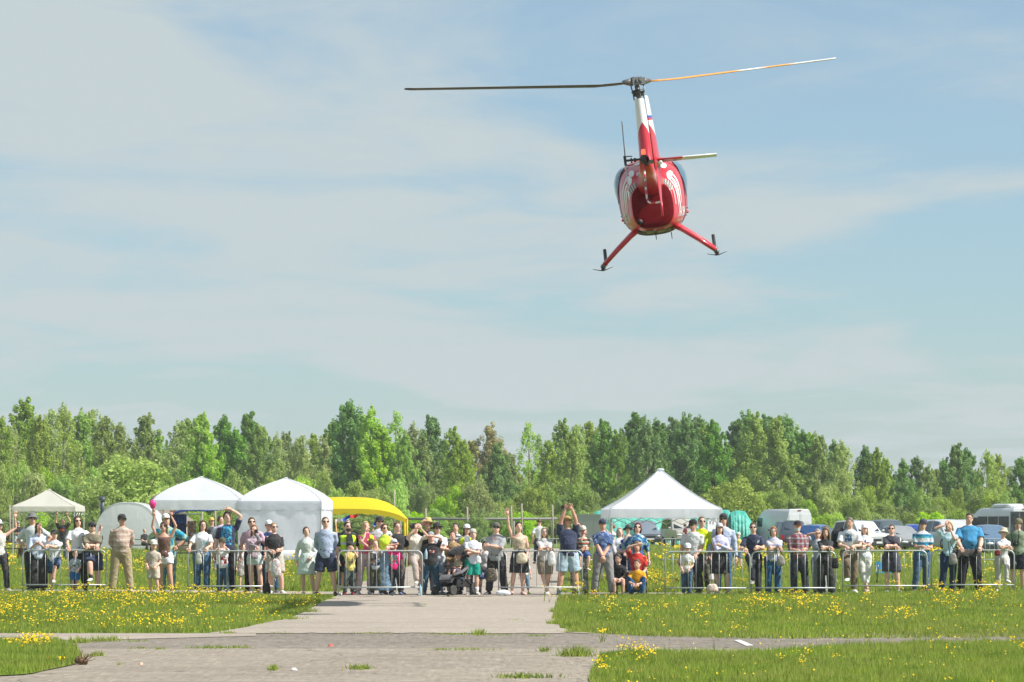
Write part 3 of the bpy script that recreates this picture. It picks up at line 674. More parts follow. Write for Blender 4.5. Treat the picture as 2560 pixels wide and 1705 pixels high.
# rear engine cowl panel, a little inside a rolled lip
mb = MB(); R0 = [hpt(-0.95, 2 * PI * j / NS) for j in range(NS)]; cen = sum(R0, Vector()) / NS
nrm = Vector((0, -0.95, -0.31)).normalized()
def shrink(f, d): return [cen + (p - cen) * f + nrm * d for p in R0]
mb.ring_loft([shrink(1.0, 0.002), shrink(1.0, .018), shrink(.97, .030), shrink(.7, .045), shrink(.35, .052), shrink(.02, .054)], True)
cowl = mb.build("engine_cowl", M_REDM, heli)
mb = MB(); mb.tube([Vector((-.275, -.85, .66)), Vector((-.28, -1.0, .665)), Vector((-.285, -1.05, .66))], [.052, .052, .056], 16); mb.m = 1
mb.tube([Vector((-.285, -1.049, .66)), Vector((-.285, -1.052, .66))], [.040, .040], 16); mb.build("exhaust_pipe", [plain((.05, .05, .052), .5, .4), plain((.006, .006, .006), .9)], heli)
# air-intake grilles beside the cowl
for s in (1, -1):
    mb = MB(); rows = []
    a0, a1 = (rad(22), rad(66)) if s > 0 else (rad(114), rad(158))
    na = 14
    rows = [[hpt(y, a0 + (a1 - a0) * j / na, .004) for j in range(na + 1)] for y in (-.93, -.83, -.72)]
    mb.ring_loft(rows, False, False); g = mb.build("intake_grille", plain((.20, .185, .16), .7), heli)
    for j in range(1, na, 3):
        a = a0 + (a1 - a0) * j / na; mb = MB(); mb.tube([hpt(-.93, a, .010), hpt(-.72, a + .05 * s, .010)], .007, 5); mb.build("slat", M_WHT, g)
# windows: bulged panes in the doors, windscreens at the nose
def pane(y0, y1, a0, a1, bulge, name="window", mat=M_GLASS, ny=10, na=10, par=heli, rnd=True):
    mb = MB(); rows = []
    for i in range(ny + 1):
        u = i / ny; row = []
        for j in range(na + 1):
            v = j / na; uu, vv = u * 2 - 1, v * 2 - 1
            if rnd:   # squircle mapping for rounded corners
                x_ = uu * math.sqrt(max(0, 1 - vv * vv * .32)); y_ = vv * math.sqrt(max(0, 1 - uu * uu * .32))
            else: x_, y_ = uu, vv
            b = .006 + bulge * max(0, (1 - x_ ** 2)) ** .6 * max(0, (1 - y_ ** 2)) ** .6
            row.append(hpt((y0 + y1) / 2 + (y1 - y0) / 2 * x_, (a0 + a1) / 2 + (a1 - a0) / 2 * y_, b))
        rows.append(row)
    mb.ring_loft(rows, False, False); return mb.build(name, mat, par)
for s in (1, -1):
    f = (lambda a: rad(a)) if s > 0 else (lambda a: rad(180 - a))
    pane(.30, .98, f(-2), f(52), .075); pane(1.06, 1.78, f(-6), f(48), .05); pane(1.84, 2.5, f(0), f(70), .015, "windscreen")
    for yy in (.24, 1.02, 1.82):           # door seams
        mb = MB(); mb.tube([hpt(yy, f(a), .002) for a in range(-42, 62, 6)], .006, 4); mb.build("door_seam", plain((.12, .01, .012), .6), heli)
    for a in (-30, -18, 8, 30, 48):        # hinges and latches along the door edge
        mb = MB(); mb.ellipsoid(hpt(.98, f(a), .012), (.012, .02, .014), 6, 4); mb.build("hinge", M_BLK, heli)
    mb = MB(); mb.ellipsoid(hpt(1.5, f(-24), .05), (.03, .045, .03), 8, 6); mb.build("navigation_light", plain((.7, .02, .03), .2), heli)
# boom with a collar fairing at its root
mb = MB(); mb.tube([(0, -.35, 1.34), (0, -.62, 1.345), (0, -.95, 1.375), (0, -1.3, 1.40), (0, -3.5, 1.585), (0, -5.75, 1.775)], [.30, .26, .205, .185, .140, .085], 24); mb.build("tail_boom", M_RED, heli)
mb = MB()
for yy in (-1.6, -2.4, -3.2, -4.0, -4.8): mb.tube([(0, yy, 1.40 + (-yy - 1.3) * .0842), (0, yy - .012, 1.401 + (-yy - 1.3) * .0842)], [(.188 - (-yy - 1.3) * .0222)] * 2, 24)
mb.build("rivet_band", plain((.38, .012, .024), .4), heli)
# mast fairing (white above a pointed red foot) and rotor head
fair = NT("mast_livery"); X, Y, Z = fair.xyz()
edge = fair.math('SUBTRACT', fair.math('SUBTRACT', 2.52, fair.math('MULTIPLY', fair.math('ADD', Y, .33), 0.75)), fair.math('MULTIPLY', fair.math('ABSOLUTE', X), 1.6))
fair.col(fair.mix(fair.math('GREATER_THAN', Z, edge), RED, (.74, .73, .70))); M_FAIR = fair.set(.34, 0, .5, .5)
mb = MB(); rings = []
for z, te, le, w in ((1.60, -.62, .62, .155), (1.80, -.50, .50, .145), (2.1, -.42, .38, .130), (2.5, -.34, .28, .112), (2.98, -.25, .20, .088)):
    ring = []
    for j in range(24):
        a = 2 * PI * j / 24; u = (1 - math.cos(a)) / 2     # 0 = trailing edge ... 1 = leading edge
        hw = w * (math.sin(PI * min(1, u ** .62)) ** .6 if 0 < u < 1 else 0)
        ring.append(Vector((math.copysign(hw, math.sin(a)) if j % 12 else 0, te + (le - te) * u, z)))
    rings.append(ring)
mb.ring_loft(rings, True); mb.build("mast_fairing", M_FAIR, heli, auto=40)
for s in (1, -1):
    mb = MB(); mb.box((s * .060, -.155, 2.86), (.004, .035, .055), Matrix.Rotation(s * rad(-25), 3, 'Z')); mb.build("fairing_vent", plain((.42, .41, .38), .7), heli)
mb = MB(); mb.tube([(0, 0, 2.9), (0, 0, 3.3)], .035, 12); mb.build("rotor_mast", M_GRY, heli)
mb = MB(); mb.lathe([(.04, 3.02), (.10, 3.03), (.11, 3.06), (.10, 3.085), (.125, 3.09), (.13, 3.12), (.11, 3.15), (.045, 3.16)], 20); mb.build("swashplate", M_BLK, heli)
for a in (20, 110, 200, 290):
    mb = MB(); c, s = math.cos(rad(a)), math.sin(rad(a)); mb.tube([(c * .10, s * .10, 2.96), (c * .105, s * .105, 3.08), (c * .13, s * .13, 3.24)], .013, 6); mb.build("pitch_link", M_GRY, heli)
hubw = Vector(((1592 - CX) / F * 54.5, 54.5, CAMH + (HZ - 205) / F * 54.5)); HMi = (Matrix.Translation(heli.location) @ HM).inverted(); hub = HMi @ hubw
def rotor_tip(px, py, far, Rr=5.03):
    d = Vector(((px - CX) / F, 1, (HZ - py) / F)); o = Vector((0, 0, CAMH)) - hubw
    A = d.dot(d); B = 2 * d.dot(o); Cc = o.dot(o) - Rr * Rr; q = math.sqrt(max(0, B * B - 4 * A * Cc))
    t = (-B + (q if far else -q)) / (2 * A); return HMi @ (Vector((0, 0, CAMH)) + d * t)
tips = {1: rotor_tip(2085, 146, True), -1: rotor_tip(1015, 222, False)}
span = (tips[1] - tips[-1]).normalized()
Mh = Matrix((span, Vector((0, 0, 1)).cross(span).normalized(), span.cross(Vector((0, 0, 1)).cross(span)).normalized())).transposed()
mb = MB(); mb.box(hub + Vector((0, 0, .01)), (.15, .075, .065), Mh); mb.box(hub + Vector((0, 0, .075)), (.09, .06, .02), Mh)
for s in (1, -1): mb.tube([hub + Mh @ Vector((s * .05, -.11, .02)), hub + Mh @ Vector((s * .05, .11, .02))], .036, 10)
mb.tube([hub + Mh @ Vector((0, -.13, .04)), hub + Mh @ Vector((0, .13, .04))], .028, 10)
rh = mb.build("rotor_hub", M_GRY, heli, auto=35)
orange = NT("striped_blade"); X, Y, Z = orange.xyz()
c_ = orange.ramp(orange.math('DIVIDE', X, 5.0), [(0.0, (.75, .30, .02)), (.47, (.75, .30, .02)), (.52, (.68, .66, .63)), (.60, (.68, .66, .63)), (.64, (.75, .32, .05)), (.74, (.75, .32, .05)), (.79, (.66, .64, .62)), (1.0, (.60, .58, .56))]); orange.col(c_); M_OR = orange.set(.45)
M_DK = plain((.050, .042, .034), .5, var=.25, name="dark_blade")
for s in (1, -1):
    d = tips[s] - hub; L = d.length; ux = d.normalized(); uy = Vector((0, 0, 1)).cross(ux).normalized(); uz = ux.cross(uy)
    Mb = Matrix((ux, uy, uz)).transposed()
    mb = MB(); mb.tube([hub + ux * .10, hub + ux * .18, hub + ux * .32], [.075, .068, .036], 12, flat=.8); mb.build("blade_grip", M_GRY, heli)
    mb = MB(); rings = []
    for t, ch in ((.30, .085), (.46, .125), (.9, .127), (L * .97, .127), (L, .07)):
        droop = -0.10 * math.sin(PI * t / L) * (1 if s < 0 else .5); tw = rad(7 - 6 * t / L); ring = []
        for j in range(14):
            a = 2 * PI * j / 14; y = ch * math.cos(a); z = .016 * math.sin(a) * (1 - .25 * math.cos(a)); ring.append(Vector((t, y * math.cos(tw) - z * math.sin(tw), y * math.sin(tw) + z * math.cos(tw) + droop)))
        rings.append(ring)
    mb.ring_loft(rings, True); b = mb.build("rotor_blade", M_OR if s > 0 else M_DK, heli)
    b.matrix_local = Matrix.Translation(hub) @ Mb.to_4x4()
    b["label"] = "orange and white banded rotor blade" if s > 0 else "dark rotor blade"
# tail: gearbox, beacon, tail rotor
mb = MB(); mb.ellipsoid((0, -5.86, 1.79), (.085, .12, .085), 14, 10); mb.ellipsoid((0, -5.95, 1.775), (.06, .06, .06), 10, 8); mb.box((.02, -5.9, 1.70), (.03, .05, .02)); mb.build("tail_gearbox", plain((.035, .018, .020), .4, .2, var=.3), heli)
bm_ = NT("beacon_glow"); bm_.col((.8, .05, .02)); bm_.b.inputs['Emission Color'].default_value = (1.0, .10, .05, 1); bm_.b.inputs['Emission Strength'].default_value = 1.8
mb = MB(); mb.lathe([(.034, 1.87), (.036, 1.90), (.036, 1.945), (.026, 1.962), (.004, 1.967)], 14, (0, -5.78, 0)); mb.build("beacon_light", bm_.set(.2), heli)
mb = MB(); mb.lathe([(.042, 1.845), (.042, 1.875)], 14, (0, -5.78, 0)); mb.build("beacon_base", M_BLK, heli)
mb = MB(); mb.tube([(-.06, -5.87, 1.80), (-.34, -5.87, 1.81)], .020, 10); mb.tube([(-.14, -5.87, 1.80), (-.18, -5.87, 1.80)], .036, 10); mb.tube([(-.21, -5.87, 1.80), (-.235, -5.87, 1.80)], .045, 10)
mb.tube([(-.20, -5.87, 1.87), (-.29, -5.90, 1.88), (-.325, -5.93, 1.86)], .009, 6); mb.tube([(-.20, -5.87, 1.73), (-.29, -5.84, 1.72), (-.325, -5.82, 1.74)], .009, 6); mb.box((-.33, -5.87, 1.81), (.022, .05, .085)); mb.build("tail_rotor_hub", M_BLK, heli)
for s in (1, -1):
    mb = MB(); rings = []
    for t, ch in ((.04, .035), (.12, .060), (.62, .062), (.69, .045)):
        x = -.325 + s * .04 * t; ring = []
        for j in range(10):
            a = 2 * PI * j / 10; ring.append(Vector((x + .010 * math.sin(a), -5.87 + s * .12 * t + ch * math.cos(a), 1.81 + s * t * .985)))
        rings.append(ring)
    mb.ring_loft(rings, True); mb.build("tail_rotor_blade", plain((.10, .11, .12), .45) if s > 0 else plain((.45, .44, .42), .45), heli)
# fin, stabiliser, guard, tail skid
fl = NT("fin_livery"); X, Y, Z = fl.xyz()
def band(c, lo, hi, base): return fl.mix(fl.math('MULTIPLY', fl.math('GREATER_THAN', Z, lo), fl.math('LESS_THAN', Z, hi)), base, c)
cw = fl.mix(fl.math('GREATER_THAN', fl.math('ADD', Z, fl.math('MULTIPLY', fl.math('ADD', Y, 6.1), .5)), 2.30), RED, (.74, .73, .70))
cw = band((.55, .02, .035), 2.435, 2.475, cw); cw = band((.012, .07, .40), 2.475, 2.515, cw); fl.col(cw); M_FIN = fl.set(.34, 0, .5, .5)
def foil(rows, name, mat, n=14, par=heli):
    mb = MB(); rings = []
    for (c, le, te, th, ax) in rows:     # c = centre on the two other axes
        ring = []
        for j in range(n):
            a = 2 * PI * j / n; u = (1 + math.cos(a)) / 2; y = te + (le - te) * u; w = th * math.sin(a) * (.55 + .45 * u) + (.17 * (u - .5) * (le - te) if ax == 'z' else -.03 * (u - .5))
            ring.append(Vector((c[0] + w, y, c[1])) if ax == 'z' else Vector((c[0], y, c[1] + w)))
        rings.append(ring)
    mb.ring_loft(rings, True); return mb.build(name, mat, par)
foil([((.20, 1.60), -5.45, -5.95, .050, 'z'), ((.20, 1.76), -5.50, -6.02, .056, 'z'), ((.19, 2.2), -5.75, -6.17, .046, 'z'), ((.17, 2.82), -6.10, -6.38, .028, 'z'), ((.17, 2.85), -6.16, -6.36, .016, 'z')], "upper_fin", M_FIN)
foil([((.205, 1.72), -5.50, -5.96, .034, 'z'), ((.20, 1.40), -5.72, -6.02, .022, 'z'), ((.195, 1.03), -5.95, -6.12, .006, 'z'), ((.195, 1.01), -6.0, -6.1, .003, 'z')], "lower_fin", M_RED)
stl = NT("stabiliser_livery"); X, Y, Z = stl.xyz(); stl.col(stl.mix(stl.math('GREATER_THAN', stl.math('ADD', X, stl.math('MULTIPLY', Y, .25)), -.80), RED, (.74, .73, .70)))
foil([((.21, 1.745), -5.42, -5.86, .042, 'x'), ((.7, 1.725), -5.44, -5.84, .040, 'x'), ((1.24, 1.70), -5.46, -5.82, .036, 'x')], "horizontal_stabiliser", stl.set(.34, 0, .5, .4))
mb = MB(); mb.box((.115, -5.72, 1.735), (.075, .09, .035)); mb.build("fin_bracket", plain((.30, .29, .26), .4, .5), heli)
mb = MB(); mb.lathe([(.03, 0), (.034, .01), (.034, .03), (.02, .035)], 12, (.27, -5.93, 1.70), Matrix.Rotation(rad(90), 3, 'X')); mb.build("tail_light", plain((.75, .75, .72), .15), heli)
pts = [Vector((-.03, -5.25, 1.60)), Vector((-.035, -5.42, 1.46)), Vector((-.045, -5.62, 1.26)), Vector((-.045, -5.77, 1.11)), Vector((-.025, -5.83, 1.055)), Vector((.02, -5.87, 1.035)), Vector((.10, -5.92, 1.03)), Vector((.185, -5.98, 1.035))]
fine = []
for a, b in zip(pts[:-1], pts[1:]):
    for t in (0, .25, .5, .75): fine.append(a.lerp(b, t))
fine.append(pts[-1]); acc = 0; mb = MB()
for a, b in zip(fine[:-1], fine[1:]):
    mb.m = int(acc / .095) % 2; mb.tube([a, b], .0165, 8, cap=False); acc += (b - a).length
mb.build("tail_rotor_guard", [M_WHT, M_RED], heli)
mb = MB(); mb.tube([(.195, -6.03, 1.05), (.185, -6.04, .79)], [.018, .020], 10); mb.build("tail_skid", M_RED, heli)
# landing gear
for s in (1, -1):
    mb = MB(); mb.tube([(s * 1.09, -1.0, -.10), (s * 1.09, 0, -.105), (s * 1.09, 1.35, -.10), (s * 1.09, 1.66, -.055), (s * 1.09, 1.86, .06), (s * 1.09, 1.95, .16)], .034, 12)
    sk = mb.build("skid", M_BLK, heli)
    mb = MB(); mb.ellipsoid((s * 1.09, -.86, -.145), (.055, .17, .022), 12, 6)
    for q in (1, -1): mb.add([Vector((s * 1.09 + q * .04, -.95, -.145)), Vector((s * 1.09 + q * .19, -.92, -.105)), Vector((s * 1.09 + q * .19, -.82, -.105)), Vector((s * 1.09 + q * .04, -.78, -.145)), Vector((s * 1.09 + q * .04, -.95, -.157)), Vector((s * 1.09 + q * .19, -.92, -.113)), Vector((s * 1.09 + q * .19, -.82, -.113)), Vector((s * 1.09 + q * .04, -.78, -.157))], [(0, 1, 2, 3), (7, 6, 5, 4), (0, 4, 5, 1), (1, 5, 6, 2), (2, 6, 7, 3), (3, 7, 4, 0)])
    mb.build("skid_pad", M_BLK, sk)
    for y0, y1 in ((-.48, -.60), (.95, 1.0)):
        mb = MB(); mb.tube([(s * .36, y0 + .02, .50), (s * .50, y0, .41), (s * .80, (y0 + y1) / 2, .17), (s * 1.085, y1, -.075)], [.055, .052, .047, .042], 12, flat=1.5); mb.build("skid_strut", M_RED, heli)
        mb = MB(); mb.lathe([(.05, -.07), (.055, -.02), (.045, .05), (.04, .07)], 12, (s * 1.09, y1, -.09), Matrix.Rotation(rad(90), 3, 'X')); mb.build("skid_saddle", M_GRY, heli)
# engine bay under the cowl: its shaded recess painted as a dark sheet
mb = MB(); rows = [[hpt(y, rad(270 + a), .005) for a in range(-38, 42, 8)] for y in (-.93, -.6, -.3, .05)]; mb.ring_loft(rows, False, False)
bay = mb.build("engine_bay", plain((.030, .030, .022), .8, var=.5, scale=9), heli)
for x, y, r in ((-.12, -.75, .07), (.08, -.7, .08), (.2, -.5, .06), (-.2, -.45, .05)):
    mb = MB(); mb.tube([(x - .06, y, .455), (x + .07, y - .05, .452)], r * .55, 10); mb.build("engine_part", plain((.24, .21, .10), .5, .4, var=.4, scale=20), bay)
for x, y, l in ((-.02, -.1, .10), (.28, .1, .13)):
    mb = MB(); mb.tube([(x, y, .37), (x, y - .02, .37 - l)], [.010, .006], 6); mb.build("antenna", M_BLK, heli)
# white graphics and lettering wrapped on the sides
def decal(name, cl, w, mat=M_WHT, off=.004):
    """strip along a centre line of (y, angle) with half widths (in metres)"""
    mb = MB(); rows = []
    for (y, a), ww in zip(cl, w):
        row = []
        for q in (-1, -.33, .33, 1): row.append(hpt(y + ww * q, a, off))
        rows.append(row)
    mb.ring_loft(rows, False, False); return mb.build(name, mat, heli)
for s in (1, -1):
    f = (lambda a: rad(a)) if s > 0 else (lambda a: rad(180 - a))
    for y0, a0, ry, ra in ((-.10, 68, .16, 7), (-.42, 104, .09, 4)) if s > 0 else ((-.25, 62, .15, 7), (.15, 78, .12, 4)):
        mb = MB(); ring0 = [hpt(y0, f(a0), .005)]; vs = [hpt(y0 + ry * math.cos(q * PI / 10), f(a0 + ra * math.sin(q * PI / 10)), .005) for q in range(20)]
        mb.add(ring0 + vs, [(0, 1 + q, 1 + (q + 1) % 20) for q in range(20)]); mb.build("white_spot", M_WHT, heli)
    # an open hand of long petals
    for (y0, y1, a0, a1, w) in ((-.60, -.53, 42, -6, .042), (-.46, -.41, 46, -12, .050), (-.31, -.29, 44, -4, .040)):
        cl = [(y0 + (y1 - y0) * t, f(a0 + (a1 - a0) * t)) for t in np.linspace(0, 1, 9)]
        decal("white_petal", cl, [w * (.35 + .65 * math.sin(PI * min(1, .12 + t * .88)) ** .6) for t in np.linspace(0, 1, 9)])
    cl = [(-.42, f(a)) for a in np.linspace(58, 42, 6)]; decal("white_palm", cl, [.04, .12, .17, .2, .2, .18])
def wrap_text(txt, y0, y1, z0, z1, side, bold=True):
    cu = bpy.data.curves.new("lettering", 'FONT'); cu.body = txt; cu.size = 1.0; cu.offset = 0.018 if bold else 0; cu.resolution_u = 2; cu.space_character = .95
    to = bpy.data.objects.new("lettering", cu); COL.objects.link(to); dg = bpy.context.evaluated_depsgraph_get(); me = bpy.data.meshes.new_from_object(to.evaluated_get(dg)); bpy.data.objects.remove(to)
    V = np.array([v.co[:] for v in me.vertices]); lo, hi = V.min(0), V.max(0)
    for v in me.vertices:
        u = (v.co.x - lo[0]) / (hi[0] - lo[0]); q = (v.co.y - lo[1]) / (hi[1] - lo[1])
        y = y0 + (y1 - y0) * (u if side > 0 else 1 - u); z = z0 + (z1 - z0) * q
        hw, zb, zt, n = hsec(y); sv = max(-.99, min(.99, (z - (zb + zt) / 2) / ((zt - zb) / 2)))
        ang = math.asin(math.copysign(abs(sv) ** (n / 2), sv)); v.co = hpt(y, ang if side > 0 else PI - ang, .006)
    me.materials.clear(); me.materials.append(M_WHT); me.update(); return link("lettering", me, heli)
for s in (1, -1):
    wrap_text("ЖИЗНИ", -.56, .12, .66, .84, s); wrap_text("ВЕРТОЛЁТ", -.54, .10, .575, .62, s, False)
pane(-.82, -.74, rad(-2), rad(24), .0, "info_panel", plain((.62, .40, .42), .5), 4, 8, rnd=False)
# ================================================================== BARRIERS
M_STEEL = NT("galvanised_steel"); M_STEEL.col(M_STEEL.mix(M_STEEL.noise(8, 4, .6, M_STEEL.obj()), (.40, .43, .42), (.54, .57, .56))); M_STEEL = M_STEEL.set(.45, .35)
BL_ = 2.0; BH = 1.0
def barrier_proto():
    r = empty("crowd_barrier"); mb = MB(); R = .13; hl = BL_ / 2 - .02; pts = []
    z0, z1 = .18, BH
    pts.append((-hl, 0, .02)); pts.append((-hl, 0, z1 - R))
    for a in (30, 60, 90): pts.append((-hl + R - R * math.cos(rad(a)), 0, z1 - R + R * math.sin(rad(a))))
    for a in (90, 60, 30): pts.append((hl - R + R * math.cos(rad(a)), 0, z1 - R + R * math.sin(rad(a))))
    pts += [(hl, 0, z1 - R), (hl, 0, .02)]
    mb.tube(pts, .0165, 8); mb.build("frame", M_STEEL, r)
    mb = MB(); mb.tube([(-hl, 0, z0), (hl, 0, z0)], .017, 8); mb.build("bottom_rail", M_STEEL, r)
    mbb = MB(); mbb.tube([(0, 0, z0), (0, 0, z1 - .005)], .006, 6); bar = mbb.mesh("bar", M_STEEL)
    nb = 10
    for i in range(nb):
        o = link("bar", bar, r); o.location = (-hl + (i + 1) * 2 * hl / (nb + 1), 0, 0)
    mbf = MB(); mbf.tube([(0, -.26, .015), (0, -.2, .03), (0, 0, .05), (0, .2, .03), (0, .26, .015)], .015, 6); foot = mbf.mesh("foot", M_STEEL)
    for s in (-1, 1): o = link("foot", foot, r); o.location = (s * hl * .92, 0, 0)
    mb = MB()
    for z in (.35, .72): mb.tube([(hl, 0, z), (hl + .035, 0, z), (hl + .045, 0, z - .07)], .007, 5)
    mb.build("hook", M_STEEL, r); return r
bp = barrier_proto(); BARR = [(161, 67.5, 213, "steel crowd barrier in front of the clapping woman and the toddler"), (577, 66, 219, "steel crowd barrier the boy in the camouflage cap leans on"), (951, 63.8, 214, "steel crowd barrier in front of the boy in the yellow T-shirt"), (1351, 63.8, 213, "steel crowd barrier with a white bag hanging from its top rail"),
        (1769, 64.2, 216, "steel crowd barrier in front of the small boy in jeans and white cap"), (1984, 64.3, 215, "steel crowd barrier in front of the man in the plaid shirt"), (2212, 66.5, 215, "steel crowd barrier with a man's foot on its end"), (2432, 67.5, 211, "steel crowd barrier with a dark jacket laid over its rail")]
for i, (px, D, w, lab) in enumerate(BARR):
    o = bp if i == 0 else copy_tree(bp)
    o.location = (wx(px, D), D, -.02 if (px < 800 or px > 1500) else .005); L = w / F * D; o.scale = (L / BL_, 1, 1); o.rotation_euler = (0, 0, rad(random.uniform(-1, 1)))
    tag(o, lab, "barrier", "barriers along the crowd line")
for px, D, w in ((1260, 118, 120), (1420, 112, 125), (1716, 112, 112), (2480, 112, 126)):
    o = copy_tree(bp); o.location = (wx(px, D), D, -.01); o.scale = (1, 1, 1); tag(o, "steel barrier of the second line behind the crowd", "barrier", "second line of barriers")
def rowD(px): return float(np.interp(px, [0, 270, 467, 686, 844, 1458, 1661, 2092, 2110, 2540], [67.5, 67.3, 66, 65.8, 63.8, 63.8, 64.2, 64.3, 66.5, 67.5]))
# ================================================================== TENTS
def canvas(name, c, trans=.5):
    t = NT(name); n = t.noise(1.6, 4, .6, t.obj()); cc = t.mix(n, tuple(v * .93 for v in c), c); t.col(cc); t.set(.75, 0, .2)
    t.bump(t.noise(0.9, 4, .55, t.obj(), 1.4), .55, .07)
    tr = t.n("ShaderNodeBsdfTranslucent"); t.l(cc, tr.inputs[0]); ms = t.n("ShaderNodeMixShader"); ms.inputs[0].default_value = trans
    t.l(t.b.outputs[0], ms.inputs[1]); t.l(tr.outputs[0], ms.inputs[2]); t.l(ms.outputs[0], t.out.inputs[0]); return t.m
M_CANW = canvas("white_canvas", (.86, .87, .93)); M_CANB = canvas("beige_canvas", (.80, .77, .72)); M_CANY = canvas("yellow_canvas", (.78, .60, .02), .3); M_CANG = canvas("grey_canvas", (.80, .82, .83))
M_POLE = plain((.55, .56, .57), .4, .5)
def popup(name, x, D, rz, w, d, eave, val, peak, mat, label, bulge=.0, sag=.0, walls=(), truss=True, cat="tent"):
    """square pop-up pavilion: peaked canopy, valance, four legs; walls: sides closed with a sheet"""
    r = empty(name, (x, D, -.01), rz); n = 9; mb = MB(); hw, hd = w / 2, d / 2
    def roof(u, v):           # u,v in -1..1
        m = min(1.0, max(abs(u), abs(v))); h = 1 - m
        prof = h + bulge * math.sin(PI * h ** .8) * (1.25 - .6 * h) - sag * math.sin(PI * h)
        side = 1 - abs(abs(u) - abs(v))           # 1 on the hip lines
        dip = -.16 * (peak - eave) * math.sin(PI * m) * (1 - side)
        return Vector((u * hw, v * hd, eave + (peak - eave) * prof + dip))
    N = 12
    for q in range(4):
        M = Matrix.Rotation(q * PI / 2, 3, 'Z'); rows = []; mb = MB()
        for j in range(N + 1):
            m = 1 - j / N * .985; row = []
            for i in range(N + 1):
                c = M @ Vector((m * (-1 + 2 * i / N), -m, 0)); row.append(roof(c.x, c.y))
            rows.append(row)
        mb.ring_loft(rows, False, False); mb.build("canopy_panel", mat, r)
    for a_, b_ in ((1, 1), (1, -1), (-1, -1), (-1, 1)):
        mb = MB(); mb.tube([roof(a_ * t, b_ * t) + Vector((0, 0, .006)) for t in np.linspace(1, .02, 12)], .014, 5); mb.build("seam", mat, r)
    mb = MB(); mb.ellipsoid((0, 0, peak - .01), (.10, .10, .035), 10, 6); mb.build("peak_cap", mat, r)
    for q in range(4):
        mb = MB(); rows = []; M = Matrix.Rotation(q * PI / 2, 3, 'Z'); a, b = (hw, hd) if q % 2 == 0 else (hd, hw)
        for k, z in enumerate(np.linspace(eave, eave - val, 4)):
            rows.append([M @ Vector((-a + 2 * a * i / 20, -b - .004 - .012 * math.sin(i * 1.9 + q) * k / 3, z + .008 * math.sin(i * 1.3) * (k == 3))) for i in range(21)])
        mb.ring_loft(rows, False, False); mb.build("valance", mat, r)
        mb = MB(); mb.tube([M @ Vector((-a + .04, -b + .04, 0)), M @ Vector((-a + .04, -b + .04, eave - .02))], .026, 6); mb.box(M @ Vector((-a + .04, -b + .04, .008)), (.06, .06, .008)); mb.build("leg", M_POLE, r)
        if truss:
            mb = MB(); nseg = 4
            for i in range(nseg):
                x0, x1 = -a + 2 * a * i / nseg, -a + 2 * a * (i + 1) / nseg; zt, zb = eave - .05, eave - .42
                mb.tube([M @ Vector((x0, -b + .05, zt if i % 2 == 0 else zb)), M @ Vector((x1, -b + .05, zb if i % 2 == 0 else zt))], .012, 5)
                mb.tube([M @ Vector((x0, -b + .06, zb if i % 2 == 0 else zt)), M @ Vector((x1, -b + .06, zt if i % 2 == 0 else zb))], .012, 5)
            mb.build("truss", M_POLE, r)
        if q in walls:
            mb = MB(); rows = []
            for z in np.linspace(eave - .05, .02, 7): rows.append([M @ Vector((-a + 2 * a * i / 16, -b + .03 + .03 * math.sin(i * 1.1 + z * 2) * (1 - abs(i - 8) / 9), z)) for i in range(17)])
            mb.ring_loft(rows, False, False); mb.build("side_wall", mat, r)
    tag(r, label, cat); return r
s_ = lambda D: F / D
# big white pavilion just behind the crowd
popup("pop_up_tent", wx(1651, 78), 78, rad(3), 3.02, 3.0, CAMH + (HZ - 1272) / s_(78), .24, CAMH + (HZ - 1172) / s_(78), M_CANW, "steep white pop-up tent pitched in front of the green tarpaulins", bulge=-.02, sag=.06, walls=(1,))
# pair of white domed pavilions
Dt = 118.0
popup("pop_up_tent", wx(493, Dt), Dt + 1.5, 0.0, 222 / s_(Dt) , 3.4, CAMH + (HZ - 1250) / s_(Dt), .40, CAMH + (HZ - 1190) / s_(Dt), M_CANW, "white domed open-sided tent with a pink balloon at its corner", bulge=.14)
tb = popup("pop_up_tent", wx(708, Dt), Dt + 1.4, rad(-4), 208 / s_(Dt) + .05, 3.5, CAMH + (HZ - 1252) / s_(Dt), .36, CAMH + (HZ - 1193) / s_(Dt), M_CANW, "white domed tent closed with white side walls", bulge=.14, walls=(0, 1, 2, 3))
mb = MB(); mb.tube([(-1.0, -2.0, .30), (0, -2.02, .29), (1.7, -2.0, .30)], .20, 10); mb.build("rolled_wall", M_CANW, tb)
# beige pavilion
Db = 128.0
popup("pop_up_tent", wx(122, Db), Db, 0.0, 166 / s_(Db) * .94, 2.9, CAMH + (HZ - 1266) / s_(Db), .22, CAMH + (HZ - 1223) / s_(Db), M_CANB, "beige pop-up tent with open sides at the edge of the wood", sag=.05)
